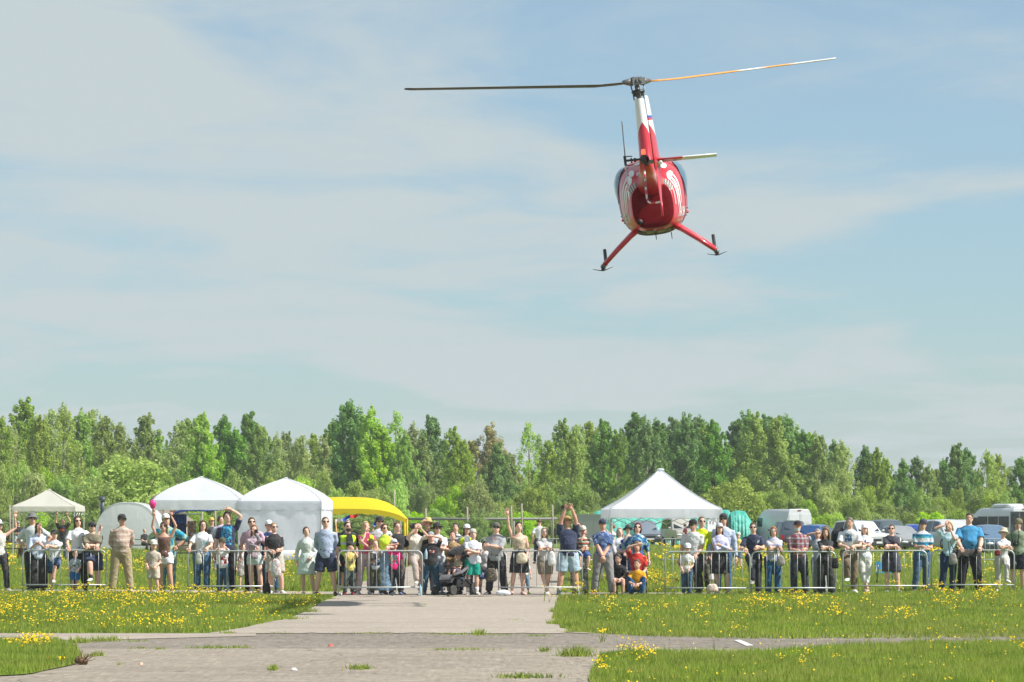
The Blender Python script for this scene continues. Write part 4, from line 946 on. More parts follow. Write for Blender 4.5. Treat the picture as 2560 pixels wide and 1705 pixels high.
# yellow canopy with scalloped edge
def yellow():
    D = 142.0; r = empty("yellow_canopy", (wx(866, D), D, -.01), 0.0); hw = 3.02; hd = 1.6; e = CAMH + (HZ - 1296) / s_(D); pk = CAMH + (HZ - 1242) / s_(D); mb = MB(); N = 18; rows = []
    for j in range(N + 1):
        v = -1 + 2 * j / N; row = []
        for i in range(N + 1):
            u = -1 + 2 * i / N; row.append(Vector((u * hw, v * hd, e + (pk - e) * (1 - abs(u) ** 3.2) ** .85 * (1 - abs(v) ** 2.2 * .55))) if abs(u) < 1 else Vector((u * hw, v * hd, e)))
        rows.append(row)
    mb.ring_loft(rows, False, False); mb.build("canopy", M_CANY, r)
    for sy in (-1, 1):
        mb = MB(); rows = [[], [], []]
        for i in range(37):
            u = -1 + 2 * i / 36; zt = e + (pk - e) * max(0, 1 - abs(u) ** 3.2) ** .85 * .45 if abs(u) < 1 else e
            for k in range(3): rows[k].append(Vector((u * hw, sy * (hd + .01), zt - k * (.10 + .04 * abs(math.sin(i * .7))))))
        mb.ring_loft(rows, False, False); mb.build("valance", M_CANY, r)
    for sx in (-1, 1):
        for sy in (-1, 1):
            mb = MB(); mb.tube([(sx * (hw - .05), sy * (hd - .05), 0), (sx * (hw - .05), sy * (hd - .05), e)], .05, 8); mb.build("leg", M_CANY, r)
    tag(r, "yellow domed canopy with scalloped edge behind the hi-vis stewards", "canopy")
yellow()
# grey dome shelter and the two beige cones behind it
def shelter(px0, px1, ptop, D, mat, name, label, flat=.75):
    w = (px1 - px0) / s_(D); h = CAMH + (HZ - ptop) / s_(D); r = empty(name, (wx((px0 + px1) / 2, D), D, -.01)); hw = w / 2; mb = MB(); rows = []
    for j in range(9):
        y = -1.6 + 3.2 * j / 8; row = []
        for i in range(25):
            a = PI * i / 24; ca, sa = math.cos(a), math.sin(a); x = -hw * math.copysign(abs(ca) ** .8, ca); row.append(Vector((x, y, h * (sa ** flat) * (1 - .04 * (j % 2)))))
        rows.append(row)
    mb.ring_loft(rows, False, False)
    for row in (rows[0], rows[-1]):
        c = [Vector((p.x, p.y, 0)) for p in row]; mb.ring_loft([row, [q.lerp(p, .5) for p, q in zip(row, c)], c], False, False)
    mb.build("shell", mat, r)
    for j in (0, 4, 8): mb = MB(); mb.tube([p + Vector((0, 0, .01)) for p in rows[j]], .03, 5, cap=False); mb.build("rib", mat, r)
    tag(r, label, "shelter"); return r
shelter(245, 412, 1257, 168, M_CANG, "dome_shelter", "pale grey dome shelter behind the man in the beige shirt")
def cone_tent(px, top, D, w, h0, label):
    r = empty("cone_roof_tent", (wx(px, D), D, -.01)); h = CAMH + (HZ - top) / s_(D); m = canvas("taupe_canvas", (.42, .36, .30)); mb = MB()
    mb.lathe([(w, h0), (w * .93, h0 + .12), (w * .62, h0 + (h - h0) * .42), (w * .34, h0 + (h - h0) * .62)], 18); mb.build("roof", m, r)
    mb = MB(); mb.lathe([(w * .42, h0 + (h - h0) * .66), (w * .3, h0 + (h - h0) * .84), (w * .12, h0 + (h - h0) * .97), (.01, h)], 16); mb.build("top_cap", m, r)
    mb = MB(); mb.lathe([(w * .9, 0), (w * .92, h0)], 18); mb.build("wall", plain((.40, .33, .27), .8), r); tag(r, label, "tent")
cone_tent(395, 1234, 176, 1.35, 1.9, "taupe round tent with a double conical roof behind the grey shelter"); cone_tent(446, 1268, 150, 1.0, 1.5, "small taupe round tent under the white tent's edge")
# chimney pipe with brick-coloured foot
def chimney():
    D = 170; r = empty("chimney", (wx(256, D), D, -.01)); zt = CAMH + (HZ - 1240) / s_(D); mb = MB(); mb.lathe([(.22, 0), (.20, 1.0), (.16, 1.9)], 10); mb.build("base", plain((.30, .17, .10), .8, var=.3), r)
    mb = MB(); mb.lathe([(.13, 1.9), (.12, zt - .25)], 10); mb.build("pipe", plain((.06, .08, .12), .5, .3), r)
    mb = MB(); mb.lathe([(.24, zt - .22), (.22, zt - .15), (.10, zt - .02), (.02, zt)], 10); mb.build("cap", plain((.05, .06, .09), .5, .3), r); tag(r, "dark stove chimney pipe with cap beside the olive willow bush", "chimney")
chimney()
# balloon on a string
def balloon():
    D = 116; r = empty("balloon", at(382, 1262, D)); mb = MB(); mb.lathe([(.005, -.20), (.03, -.185), (.10, -.10), (.145, .02), (.14, .10), (.09, .18), (.01, .205)], 18); mb.build("balloon_skin", plain((.80, .02, .22), .25, coat=.4, var=.05), r)
    mb = MB(); mb.lathe([(.022, -.225), (.008, -.20)], 8); mb.build("knot", plain((.6, .02, .18), .5), r); mb = MB(); mb.tube([(0, 0, -.21), (.02, 0, -.5), (-.01, 0, -.9)], .004, 4); mb.build("string", plain((.6, .6, .6), .8), r); tag(r, "bright pink balloon tied at the corner of the white tent", "balloon")
balloon()
# picnic tables and draped stalls under and around the tents
def table(px, D, w, c, label, name="picnic_table"):
    r = empty(name, (wx(px, D), D, -.01), rad(random.uniform(-8, 8))); m = plain(c, .8, var=.2)
    for i in range(3): mb = MB(); mb.box((0, -.26 + i * .26, .74), (w / 2, .12, .02)); mb.build("plank", m, r)
    for s in (-1, 1):
        mb = MB(); mb.tube([(s * w * .38, -.3, 0), (s * w * .38, 0, .72)], .035, 5); mb.tube([(s * w * .38, .3, 0), (s * w * .38, 0, .72)], .035, 5); mb.build("leg", m, r)
        mb = MB(); mb.box((0, s * .62, .44), (w / 2, .12, .02)); mb.build("bench", m, r); mb = MB()
        for q in (-1, 1): mb.box((q * w * .38, s * .62, .21), (.03, .09, .21))
        mb.build("bench_leg", m, r)
    tag(r, label, "table")
table(352, 150, 1.6, (.03, .09, .07), "dark green picnic table in front of the grey dome shelter"); table(20, 130, 1.6, (.10, .055, .035), "brown picnic table beside the beige tent"); table(455, 112, 1.5, (.06, .075, .06), "dark picnic table under the white domed tent")
def stall():
    D = 121; r = empty("market_stall", (wx(462, D), D, -.01)); mb = MB()
    for i in range(2): mb.tube([(-.7 + i * 1.4, 0, 0), (-.7 + i * 1.4, 0, 2.0)], .03, 6)
    mb.tube([(-.72, 0, 2.0), (.72, 0, 2.0)], .03, 6); mb.build("frame", M_POLE, r)
    mb = MB(); rows = [[Vector((-.62 + .7 * i / 8, -.05 - .05 * math.sin(i * 2.1 + k), 1.98 - k * .16)) for i in range(9)] for k in range(8)]; mb.ring_loft(rows, False, False); o = mb.build("drape", cloth((.012, .03, .12), 'blotch', (.01, .01, .015), (.02, .10, .42), (4.0,)), r)
    mb = MB(); mb.tube([(-.62, -.1, 1.95), (-.2, -.12, 2.12), (.3, -.12, 2.16), (.9, -.1, 2.13), (1.6, -.1, 2.18)], [.06, .05, .04, .03, .02], 7); mb.build("streamer", plain((.015, .10, .50), .6), r)
    mb = MB(); rows = [[Vector((.12 + .36 * i / 6, -.06 - .04 * math.sin(i * 1.7 + k), 1.7 - k * .2)) for i in range(7)] for k in range(8)]; mb.ring_loft(rows, False, False); mb.build("curtain", cloth((.20, .12, .08), 'blotch', (.42, .36, .30), (.07, .04, .03), (6.0,)), r)
    tag(r, "stall frame hung with dark blue and brown patterned cloth under the white tent", "stall")
stall()
# ================================================================== FAR FENCE, PIPE, SHED, TARPAULINS
def pipe_line():
    D = 190; r = empty("overground_pipe", (wx(1190, D), D, 0)); z = CAMH + (HZ - 1297) / s_(D); mb = MB(); L = 400 / s_(D) / 2 * 1.02; mb.tube([(-L, 0, z), (0, 0, z - .02), (L, 0, z)], .085, 10); mb.build("pipe", plain((.20, .20, .185), .7, .1), r)
    for i in range(5): mb = MB(); mb.tube([(-L + .4 + i * (2 * L - .8) / 4, 0, 0), (-L + .4 + i * (2 * L - .8) / 4, 0, z - .05)], .07, 6); mb.build("support", plain((.25, .24, .22), .8), r)
    tag(r, "long grey overground pipe on low supports at the edge of the wood", "pipe")
pipe_line()
for px, top in ((1064, 1271), (1168, 1266), (1278, 1264), (1304, 1258), (1381, 1261), (24, 1262), (985, 1225), (505, 1278), (538, 1272)):
    D = 186; z = CAMH + (HZ - top) / s_(D); mb = MB(); mb.tube([(0, 0, 0), (.02, 0, z * .5), (0, 0, z)], [.07, .065, .06], 8)
    o = mb.build("fence_post", plain((.30, .26, .20), .9, var=.4, scale=4)); o.location = (wx(px, D), D, -.02); tag(o, "tall weathered wooden post at the edge of the wood", "post", "posts at the edge of the wood")
def shed():
    D = 188; r = empty("metal_shed", (wx(1478, D), D, -.01), rad(-12)); h = CAMH + (HZ - 1287) / s_(D); w = 62 / s_(D); m = plain((.40, .41, .39), .7, .1, var=.08, scale=2)
    for i in range(3): mb = MB(); mb.box((-w / 2 + w * (i + .5) / 3, -.75, h / 2), (w / 6 - .004, .03, h / 2)); mb.build("panel", m, r)
    mb = MB(); mb.box((0, 0, h / 2 - .02), (w / 2 - .01, .72, h / 2 - .04)); mb.build("wall", m, r); mb = MB(); mb.box((0, 0, h + .02), (w / 2 + .04, .8, .03)); mb.build("roof", m, r); tag(r, "plain grey metal shed left of the green tarpaulins", "shed")
shed()
tt = NT("green_tarpaulin"); n_ = tt.noise(1.1, 5, .6, tt.obj(), .8); tt.col(tt.mix(tt.ramp(n_, [(.35, 0.0), (.7, 1.0)]), (.02, .34, .26), (.12, .50, .40))); tt.bump(tt.noise(2.2, 5, .65, tt.obj(), 1.5), 1.0, .12); M_TARP = tt.set(.42, 0, .5)
def tarp(px0, px1, top, D, label, ridge=((0, .2), (.2, .9), (.5, 1), (.85, .9), (1, .1)), depth=2.0):
    w = (px1 - px0) / s_(D); h = CAMH + (HZ - top) / s_(D); r = empty("tarpaulin_cover", (wx((px0 + px1) / 2, D), D, -.02)); xs = [a for a, b in ridge]; hs = [b for a, b in ridge]; mb = MB(); rows = []; NX = 40
    for j in range(15):
        v = -1 + 2 * j / 14; row = []
        for i in range(NX + 1):
            u = i / NX; hh = h * float(np.interp(u, xs, hs)); k = (1 - abs(v) ** 3.2); fold = .10 * noise.noise(Vector((u * 14, 0, px0))) * (abs(v) ** 1.5) + .05 * noise.noise(Vector((u * 7, v * 3, px0)))
            row.append(Vector((-w / 2 + u * w + .1 * fold, v * depth * (1 + fold), max(0, hh * k + fold * .6 * (k > .02)))))
        rows.append(row)
    mb.ring_loft(rows, False, False); mb.build("sheet", M_TARP, r)
    for i in range(4): mb = MB(); x = -w / 2 + w * (i + .5) / 4; hh = h * float(np.interp((i + .5) / 4, xs, hs)); mb.tube([(x, -depth * 1.1, .02), (x, -depth * .6, hh * .78), (x, 0, hh + .03), (x, depth * .6, hh * .78)], .012, 4); mb.build("rope", plain((.45, .5, .45), .8), r)
    tag(r, label, "tarpaulin")
tarp(1470, 1812, 1270, 203, "long green tarpaulin draped over a stack behind the white tent", ((0, .55), (.04, .9), (.12, .97), (.3, .8), (.55, .78), (.85, .8), (.95, .6), (1, .1)))
tarp(1786, 1836, 1274, 200, "narrow upright green tarpaulin heap beside the white tent's leg", ((0, .75), (.3, 1), (.7, 1), (1, .7))); tarp(1824, 1886, 1275, 199.5, "sloping green tarpaulin heap in front of the white van", ((0, .92), (.25, 1), (.6, .98), (.85, .72), (1, .3)))
# ================================================================== VEHICLES
M_TYRE = plain((.018, .018, .018), .85); M_RIM = plain((.42, .43, .44), .3, .7); M_WIN = NT("car_glass"); M_WIN.col((.018, .030, .036)); M_WIN = M_WIN.set(.08, 0, .35); M_LAMP = plain((.78, .79, .80), .08, coat=.8, var=.02); M_TAIL = plain((.42, .012, .012), .2, coat=.5, var=.05); M_PLATE = plain((.72, .73, .72), .4)
def wheel(r, par, loc, rad_):
    mb = MB(); M = Matrix.Rotation(rad(90), 3, 'Y'); mb.lathe([(rad_ * .62, -.10), (rad_ * .95, -.105), (rad_, -.07), (rad_, .07), (rad_ * .95, .105), (rad_ * .62, .10)], 18, (0, 0, 0), M); w = mb.build("wheel", M_TYRE, par); w.location = loc
    mb = MB(); mb.lathe([(rad_ * .60, -.102), (rad_ * .3, -.085), (.02, -.09), (.02, .09), (rad_ * .3, .085), (rad_ * .60, .102)], 14, (0, 0, 0), M); mb.build("rim", M_RIM, w)
def car(name, px, D, yaw, prof, W, c, label, cat="car", tint=None, metal=.25):
    """prof: list of (y, z_low, z_belt, z_top, belt half width factor, roof half width factor) front (-y) to rear; built facing -y"""
    r = empty(name, (wx(px, D), D, -.02), yaw); m = paint("car_paint", c, .3, .8); hw = W / 2; mb = MB(); rings = []
    for (y, zl, zb, zt, fb, ft) in prof:
        p = [(-hw * fb * .96, zl), (-hw * fb, zl + .18), (-hw * fb, zb - .12), (-hw * fb * .965, zb), (-hw * ft, zt - .05 if zt > zb + .06 else zt), (-hw * ft * .88, zt), (0, zt + .025)]
        p = p + [(-x, z) for x, z in reversed(p[:-1])]; rings.append([Vector((x, y, z)) for x, z in p])
    mb.ring_loft(rings, True); mb.build("body", m, r, auto=38)
    # glass laid on the greenhouse: between consecutive sections whose roof stands well above the belt
    for i in range(len(prof) - 1):
        a, b = rings[i], rings[i + 1]; ha, hb = prof[i][3] - prof[i][2], prof[i + 1][3] - prof[i + 1][2]
        def q(pts, off, nm):
            n = (pts[1] - pts[0]).cross(pts[3] - pts[0]); 
            if n.length < 1e-6: return
            n.normalize(); c_ = sum(pts, Vector()) / 4
            if n.dot(c_ - Vector((0, c_.y, .7))) < 0 and nm != "windscreen": n = -n
            if nm == "windscreen" and n.z < 0: n = -n
            mbq = MB(); P = [c_ + (p - c_) * .88 + n * off for p in pts]; mbq.add(P + [p - n * off * .9 for p in P], [(0, 1, 2, 3), (7, 6, 5, 4), (0, 4, 5, 1), (1, 5, 6, 2), (2, 6, 7, 3), (3, 7, 4, 0)]); mbq.build(nm, M_WIN, r, smooth=False)
        if min(ha, hb) > .25:
            q([a[3], b[3], b[4], a[4]], .012, "side_window"); q([a[9], b[9], b[8], a[8]], .012, "side_window")
        elif max(ha, hb) > .25 and abs(prof[i + 1][0] - prof[i][0]) > .03:
            if hb > ha: q([a[4], a[8], b[8], b[4]], .012, "windscreen")
            else: q([b[4], b[8], a[8], a[4]], .012, "rear_window")
    yf, yr = prof[0][0], prof[-1][0]; zl = prof[0][1]; zf = prof[0][2]
    L = yr - yf; rr = .33 if prof[len(prof) // 2][3] < 1.7 else .36
    for yy in (yf + L * .19, yr - L * .2):
        for s in (-1, 1): wheel(r, r, (s * (hw - .09), yy, rr), rr)
    for s in (-1, 1):
        mb = MB(); mb.ellipsoid((s * hw * .70, yf + .03, zf - .12), (hw * .24, .07, .075), 10, 6); mb.build("headlight", M_LAMP, r)
        mb = MB(); mb.box((s * hw * .84, yr - .01, prof[-1][2] - .16), (hw * .12, .035, .13)); mb.build("tail_light", M_TAIL, r)
        mb = MB(); mb.ellipsoid((s * (hw + .10), yf + L * .30, prof[2][2] + .10), (.10, .06, .07), 8, 5); mb.build("mirror", m, r)
    mb = MB(); mb.box((0, yf - .01, zf - .17), (hw * .40, .03, .07)); mb.build("grille", M_BLK, r)
    mb = MB(); mb.box((0, yf - .02, zl + .10), (hw * .86, .05, .07)); mb.build("bumper", M_BLK, r); mb = MB(); mb.box((0, yr + .02, zl + .12), (hw * .86, .05, .08)); mb.build("bumper", M_BLK, r)
    for y, s in ((yf - .08, 1), (yr + .08, 1)): mb = MB(); mb.box((0, y, zl + .16), (.26, .008, .056)); mb.build("number_plate", M_PLATE, r)
    tag(r, label, cat); return r
P_SUV = [(-2.15, .35, .82, .84, .88, .80), (-2.0, .30, .98, 1.0, .97, .86), (-1.05, .28, 1.08, 1.10, 1.0, .84), (-.45, .28, 1.10, 1.70, 1.0, .74), (.5, .28, 1.10, 1.76, 1.0, .74), (1.6, .28, 1.10, 1.72, 1.0, .72), (1.98, .30, 1.10, 1.14, .98, .82), (2.1, .40, .9, .92, .93, .80)]
P_JEEP = [(-2.0, .45, .95, .97, .86, .78), (-1.92, .42, 1.12, 1.14, .95, .84), (-.85, .42, 1.18, 1.20, 1.0, .86), (-.55, .42, 1.18, 1.86, 1.0, .84), (.5, .42, 1.18, 1.94, 1.0, .84), (1.85, .42, 1.18, 1.90, 1.0, .82), (1.96, .45, 1.16, 1.2, .98, .86), (2.02, .5, 1.0, 1.02, .95, .82)]
P_SED = [(-2.2, .30, .66, .68, .86, .78), (-2.05, .24, .80, .82, .96, .84), (-1.0, .22, .92, .94, 1.0, .84), (-.25, .22, .95, 1.40, 1.0, .68), (.5, .22, .95, 1.45, 1.0, .68), (1.1, .22, .96, 1.38, 1.0, .68), (1.65, .24, .98, 1.0, .98, .82), (2.15, .3, .94, .96, .94, .82), (2.22, .36, .8, .82, .9, .8)]
P_HATCH = [(-2.0, .30, .70, .72, .86, .78), (-1.85, .24, .84, .86, .96, .84), (-1.0, .22, .95, .97, 1.0, .84), (-.35, .22, .98, 1.46, 1.0, .70), (.5, .22, .98, 1.52, 1.0, .70), (1.55, .22, .98, 1.44, 1.0, .68), (1.92, .26, .98, 1.02, .98, .80), (2.0, .34, .85, .87, .93, .8)]
P_MPV = [(-2.2, .30, .80, .82, .86, .78), (-2.05, .26, .95, .97, .97, .86), (-1.3, .24, 1.05, 1.07, 1.0, .86), (-.5, .24, 1.06, 1.74, 1.0, .78), (.6, .24, 1.06, 1.82, 1.0, .78), (1.9, .24, 1.06, 1.78, 1.0, .76), (2.15, .28, 1.04, 1.08, .98, .86), (2.22, .36, .9, .92, .95, .82)]
car("parked_car", 1611, 196, rad(8), P_SUV, 1.80, (.16, .19, .23), "dark grey-blue off-road car parked in front of the green tarpaulin")
car("parked_car", 1700, 190, rad(12), P_JEEP, 1.72, (.44, .42, .37), "boxy silver-beige off-road car parked in front of the green tarpaulin")
car("parked_car", 1970, 178, rad(186), P_SUV, 1.84, (.035, .055, .075), "dark navy off-road car with black rear window below the white van")
car("parked_car", 2044, 172, rad(158), P_HATCH, 1.72, (.02, .075, .22), "bright blue hatchback with red tail lights")
car("parked_car", 2006, 190, rad(170), P_SED, 1.75, (.09, .13, .18), "slate blue saloon behind the bright blue hatchback")
car("parked_car", 2150, 163, rad(24), P_SUV, 1.82, (.52, .53, .54), "white off-road car facing the crowd behind the blonde woman")
car("parked_car", 2222, 182, rad(10), P_MPV, 1.76, (.05, .075, .09), "dark teal estate car behind the silver saloon")
car("parked_car", 2252, 163, rad(14), P_SED, 1.78, (.26, .27, .28), "silver saloon facing the crowd behind the man in dark polo")
car("parked_car", 2284, 192, rad(176), P_HATCH, 1.74, (.02, .06, .32), "vivid blue car behind the silver saloon")
car("parked_car", 2325, 188, rad(172), P_MPV, 1.74, (.08, .10, .12), "dark grey estate car behind the man in the striped polo")
car("parked_car", 2372, 166, rad(12), P_MPV, 1.84, (.50, .51, .52), "white people carrier facing the crowd behind the blonde woman in pale blue")
car("parked_car", 2420, 186, rad(8), P_MPV, 1.80, (.50, .51, .53), "second white people carrier behind the man in the blue polo")
car("parked_car", 2478, 146, rad(6), P_HATCH, 1.72, (.07, .14, .24), "steel blue car in front of the open minibus")
def van(px, D, yaw, label, minibus=False):
    r = empty("minibus" if minibus else "panel_van", (wx(px, D), D, -.02), yaw); m = paint("van_white", (.62, .64, .66), .35, .6); H = 2.55; W = 1.95; mb = MB(); rings = []
    for (y, zl, zb, zt, k) in ((-2.9, .4, .9, .95, .84), (-2.75, .32, 1.10, 1.15, .95), (-2.15, .3, 1.25, 1.32, 1), (-1.55, .3, 1.3, 2.25, 1), (-1.1, .3, 1.3, H - .06, 1), (-.4, .3, 1.3, H, 1), (2.55, .3, 1.3, H, 1), (2.62, .34, 1.3, H - .06, .985)):
        hw = W / 2 * k; t = hw * (.84 if zt > 2 else .9); p = [(-hw * .97, zl), (-hw, zl + .2), (-hw, zb), (-hw * .985, max(zb + .02, zt - .55 if zt > 2 else zb + .02)), (-t, zt - .10 if zt > 2 else zt), (-t * .86, zt), (0, zt + .02)]
        p += [(-x, z) for x, z in reversed(p[:-1])]; rings.append([Vector((x, y, z)) for x, z in p])
    mb.ring_loft(rings, True); mb.build("body", m, r, auto=35)
    hw = W / 2; yr = 2.62
    if not minibus:
        for s in (-1, 1):
            mb = MB(); mb.box((s * hw * .47, yr + .012, 1.33), (hw * .44, .012, .93)); d = mb.build("rear_door", m, r)
            mb = MB(); mb.box((s * hw * .47, yr + .03, 1.9), (hw * .36, .008, .30)); mb.build("door_recess", m, d); mb = MB(); mb.box((s * hw * .47, yr + .03, .9), (hw * .36, .008, .42)); mb.build("door_recess", m, d)
            mb = MB(); mb.box((s * hw * .92, yr + .015, 1.1), (.05, .02, .16)); mb.build("tail_light", M_TAIL, r)
    else:
        mb = MB(); mb.box((0, yr + .006, 1.38), (hw * .86, .008, .94)); o = mb.build("rear_opening", plain((.012, .012, .013), .9), r)  # shade of the interior given as a black plate on the closed tail
        for s in (-1, 1):
            mb = MB(); mb.box((s * hw * .42, yr + .03, 1.15), (hw * .30, .03, .42)); mb.ellipsoid((s * hw * .42, yr + .03, 1.62), (hw * .16, .03, .12), 8, 6); mb.build("seat", plain((.05, .05, .055), .8), r)
            mb = MB(); mb.box((s * (hw + .04), yr + .45, 1.38), (.03, .45, .93)); d = mb.build("rear_door", m if s < 0 else plain((.10, .11, .12), .6), r); mb = MB(); mb.box((s * (hw + .075), yr + .45, 1.85), (.006, .34, .32)); mb.build("door_window", M_WIN, d)
            mb = MB(); mb.box((s * hw * .95, yr + .015, 1.2), (.04, .02, .22)); mb.build("tail_light", M_TAIL, r)
        mb = MB(); mb.sections([(2.56, 0, .9, .62, .95), (2.62, 0, .9, .66, 1.0), (2.74, 0, .9, .64, .97), (2.80, 0, .9, .52, .85)], 20, 5); mb.build("roof_unit", m, r)
    for s in (-1, 1):
        if minibus:
            for a, b in ((-.9, .1), (.2, 1.2), (1.3, 2.35)): mb = MB(); mb.box((s * (hw + .002), (a + b) / 2, 1.68), (.012, (b - a) / 2, .34)); mb.build("side_window", M_WIN, r)
        mb = MB(); mb.box((s * (hw + .002), -1.25, 1.65), (.012, .35, .30)); mb.build("side_window", M_WIN, r)
        mb = MB(); mb.box((s * (hw + .16), -1.75, 1.6), (.10, .05, .16)); mb.build("mirror", M_BLK, r)
        for yy in (-2.0, 1.55): wheel(r, r, (s * (hw - .1), yy, .36), .36)
        mb = MB(); mb.ellipsoid((s * hw * .72, -2.84, .85), (.18, .08, .12), 8, 6); mb.build("headlight", M_LAMP, r)
    mb = MB(); P = [rings[2][4], rings[2][8], rings[3][8], rings[3][4]]; n = Vector((0, -1, .55)).normalized(); c_ = sum(P, Vector()) / 4; P = [c_ + (p - c_) * .93 + n * .02 for p in P]; mb.add(P, [(0, 1, 2, 3)]); mb.build("windscreen", M_WIN, r, smooth=False)
    mb = MB(); mb.box((0, yr + .03, H - .06), (.14, .02, .03)); mb.build("brake_light", M_TAIL, r); mb = MB(); mb.box((0, yr + .04, .42), (hw * .95, .06, .10)); mb.build("bumper", M_BLK, r)
    mb = MB(); mb.box((0, yr + .045, .72), (.26, .006, .055)); mb.build("number_plate", M_PLATE, r)
    tag(r, label, "minibus" if minibus else "van")
van(1952, 198, rad(180 + 24), "tall white panel van seen from behind beside the green tarpaulins"); van(2498, 178, rad(180 + 26), "white minibus with its dark rear doors open", True)
# ================================================================== PEOPLE
def skin_mat(c):
    k = ('skin', c)
    if k in _mc: return _mc[k]
    t = NT("skin"); n = t.noise(14, 4, .6, t.obj()); t.col(t.mix(n, tuple(v * .88 for v in c), (min(1, c[0] * 1.1), c[1] * 1.02, c[2]))); t.b.inputs['Subsurface Weight'].default_value = 0.0
    _mc[k] = t.set(.55, 0, .35); return _mc[k]
SK = [(.70, .44, .335), (.61, .355, .25), (.74, .49, .39), (.55, .31, .21)]
def hair_mat(c):
    k = ('hair', c)
    if k in _mc: return _mc[k]
    t = NT("hair"); mp = t.n("ShaderNodeMapping"); mp.inputs['Scale'].default_value = (30, 30, 4); t.l(t.obj(), mp.inputs[0]); n = t.noise(2.0, 5, .7, mp.outputs[0])
    t.col(t.mix(n, tuple(v * .6 for v in c), tuple(min(1, v * 1.35) for v in c))); t.bump(n, .7, .02); _mc[k] = t.set(.5, 0, .4); return _mc[k]
M_DARK = plain((.012, .012, .014), .12, coat=.5, var=0); M_EYE = plain((.03, .022, .018), .3, var=0); M_LIP = plain((.36, .12, .10), .5, var=0)
PENDING = []       # (object, voxel) : overlapping closed shells to be fused into one skin
def voxmesh(mb, name, mats, parent, vox, jitter=0.0):
    o = mb.build(name, mats, parent); PENDING.append((o, vox, jitter)); return o
def ik(S, W, l1, l2, pole):
    S, W = Vector(S), Vector(W); d = W - S; L = d.length; mx_ = (l1 + l2) * .995
    if L > mx_: W = S + d * (mx_ / L); d = W - S; L = mx_
    if L < abs(l1 - l2) * 1.05 + .02: L = abs(l1 - l2) * 1.05 + .02; W = S + d.normalized() * L; d = W - S
    a = (l1 * l1 - l2 * l2 + L * L) / (2 * L); h = math.sqrt(max(0, l1 * l1 - a * a)); u = d / L
    p = Vector(pole); p = p - u * p.dot(u)
    if p.length < 1e-5: p = Vector((0, 0, -1)) - u * u.z * -1
    return S + u * a + p.normalized() * h, W
def add_hand(mb, W, d, nrm, s, size, curl=.35):
    """palm, four fingers and a thumb; d = direction of the fingers, nrm = back of the hand"""
    d = Vector(d).normalized(); nrm = Vector(nrm); nrm = (nrm - d * nrm.dot(d)).normalized(); x = d.cross(nrm) * s
    pl, pw, pt = size * .50, size * .23, size * .085
    mb.tube([W - d * size * .10, W + d * pl * .3, W + d * pl], [size * .15, size * .21, size * .22], 8, flat=.45)
    P = []
    for i, (off, ln) in enumerate(((-.75, .40), (-.26, .48), (.24, .45), (.70, .36))):
        b = W + d * pl * .92 + x * (off * pw); m = b + (d * math.cos(curl) - nrm * math.sin(curl)) * ln * size * .52; e = m + (d * math.cos(curl * 2.3) - nrm * math.sin(curl * 2.3)) * ln * size * .5
        mb.tube([b - d * size * .06, m, e], [size * .055, size * .048, size * .036], 5)
    b = W + d * pl * .25 - x * pw * .9; m = b - x * size * .14 + d * size * .16 - nrm * size * .03; e = m + d * size * .17 - x * size * .02 - nrm * size * .06; mb.tube([b, m, e], [size * .065, size * .058, size * .04], 5)
NP = 0
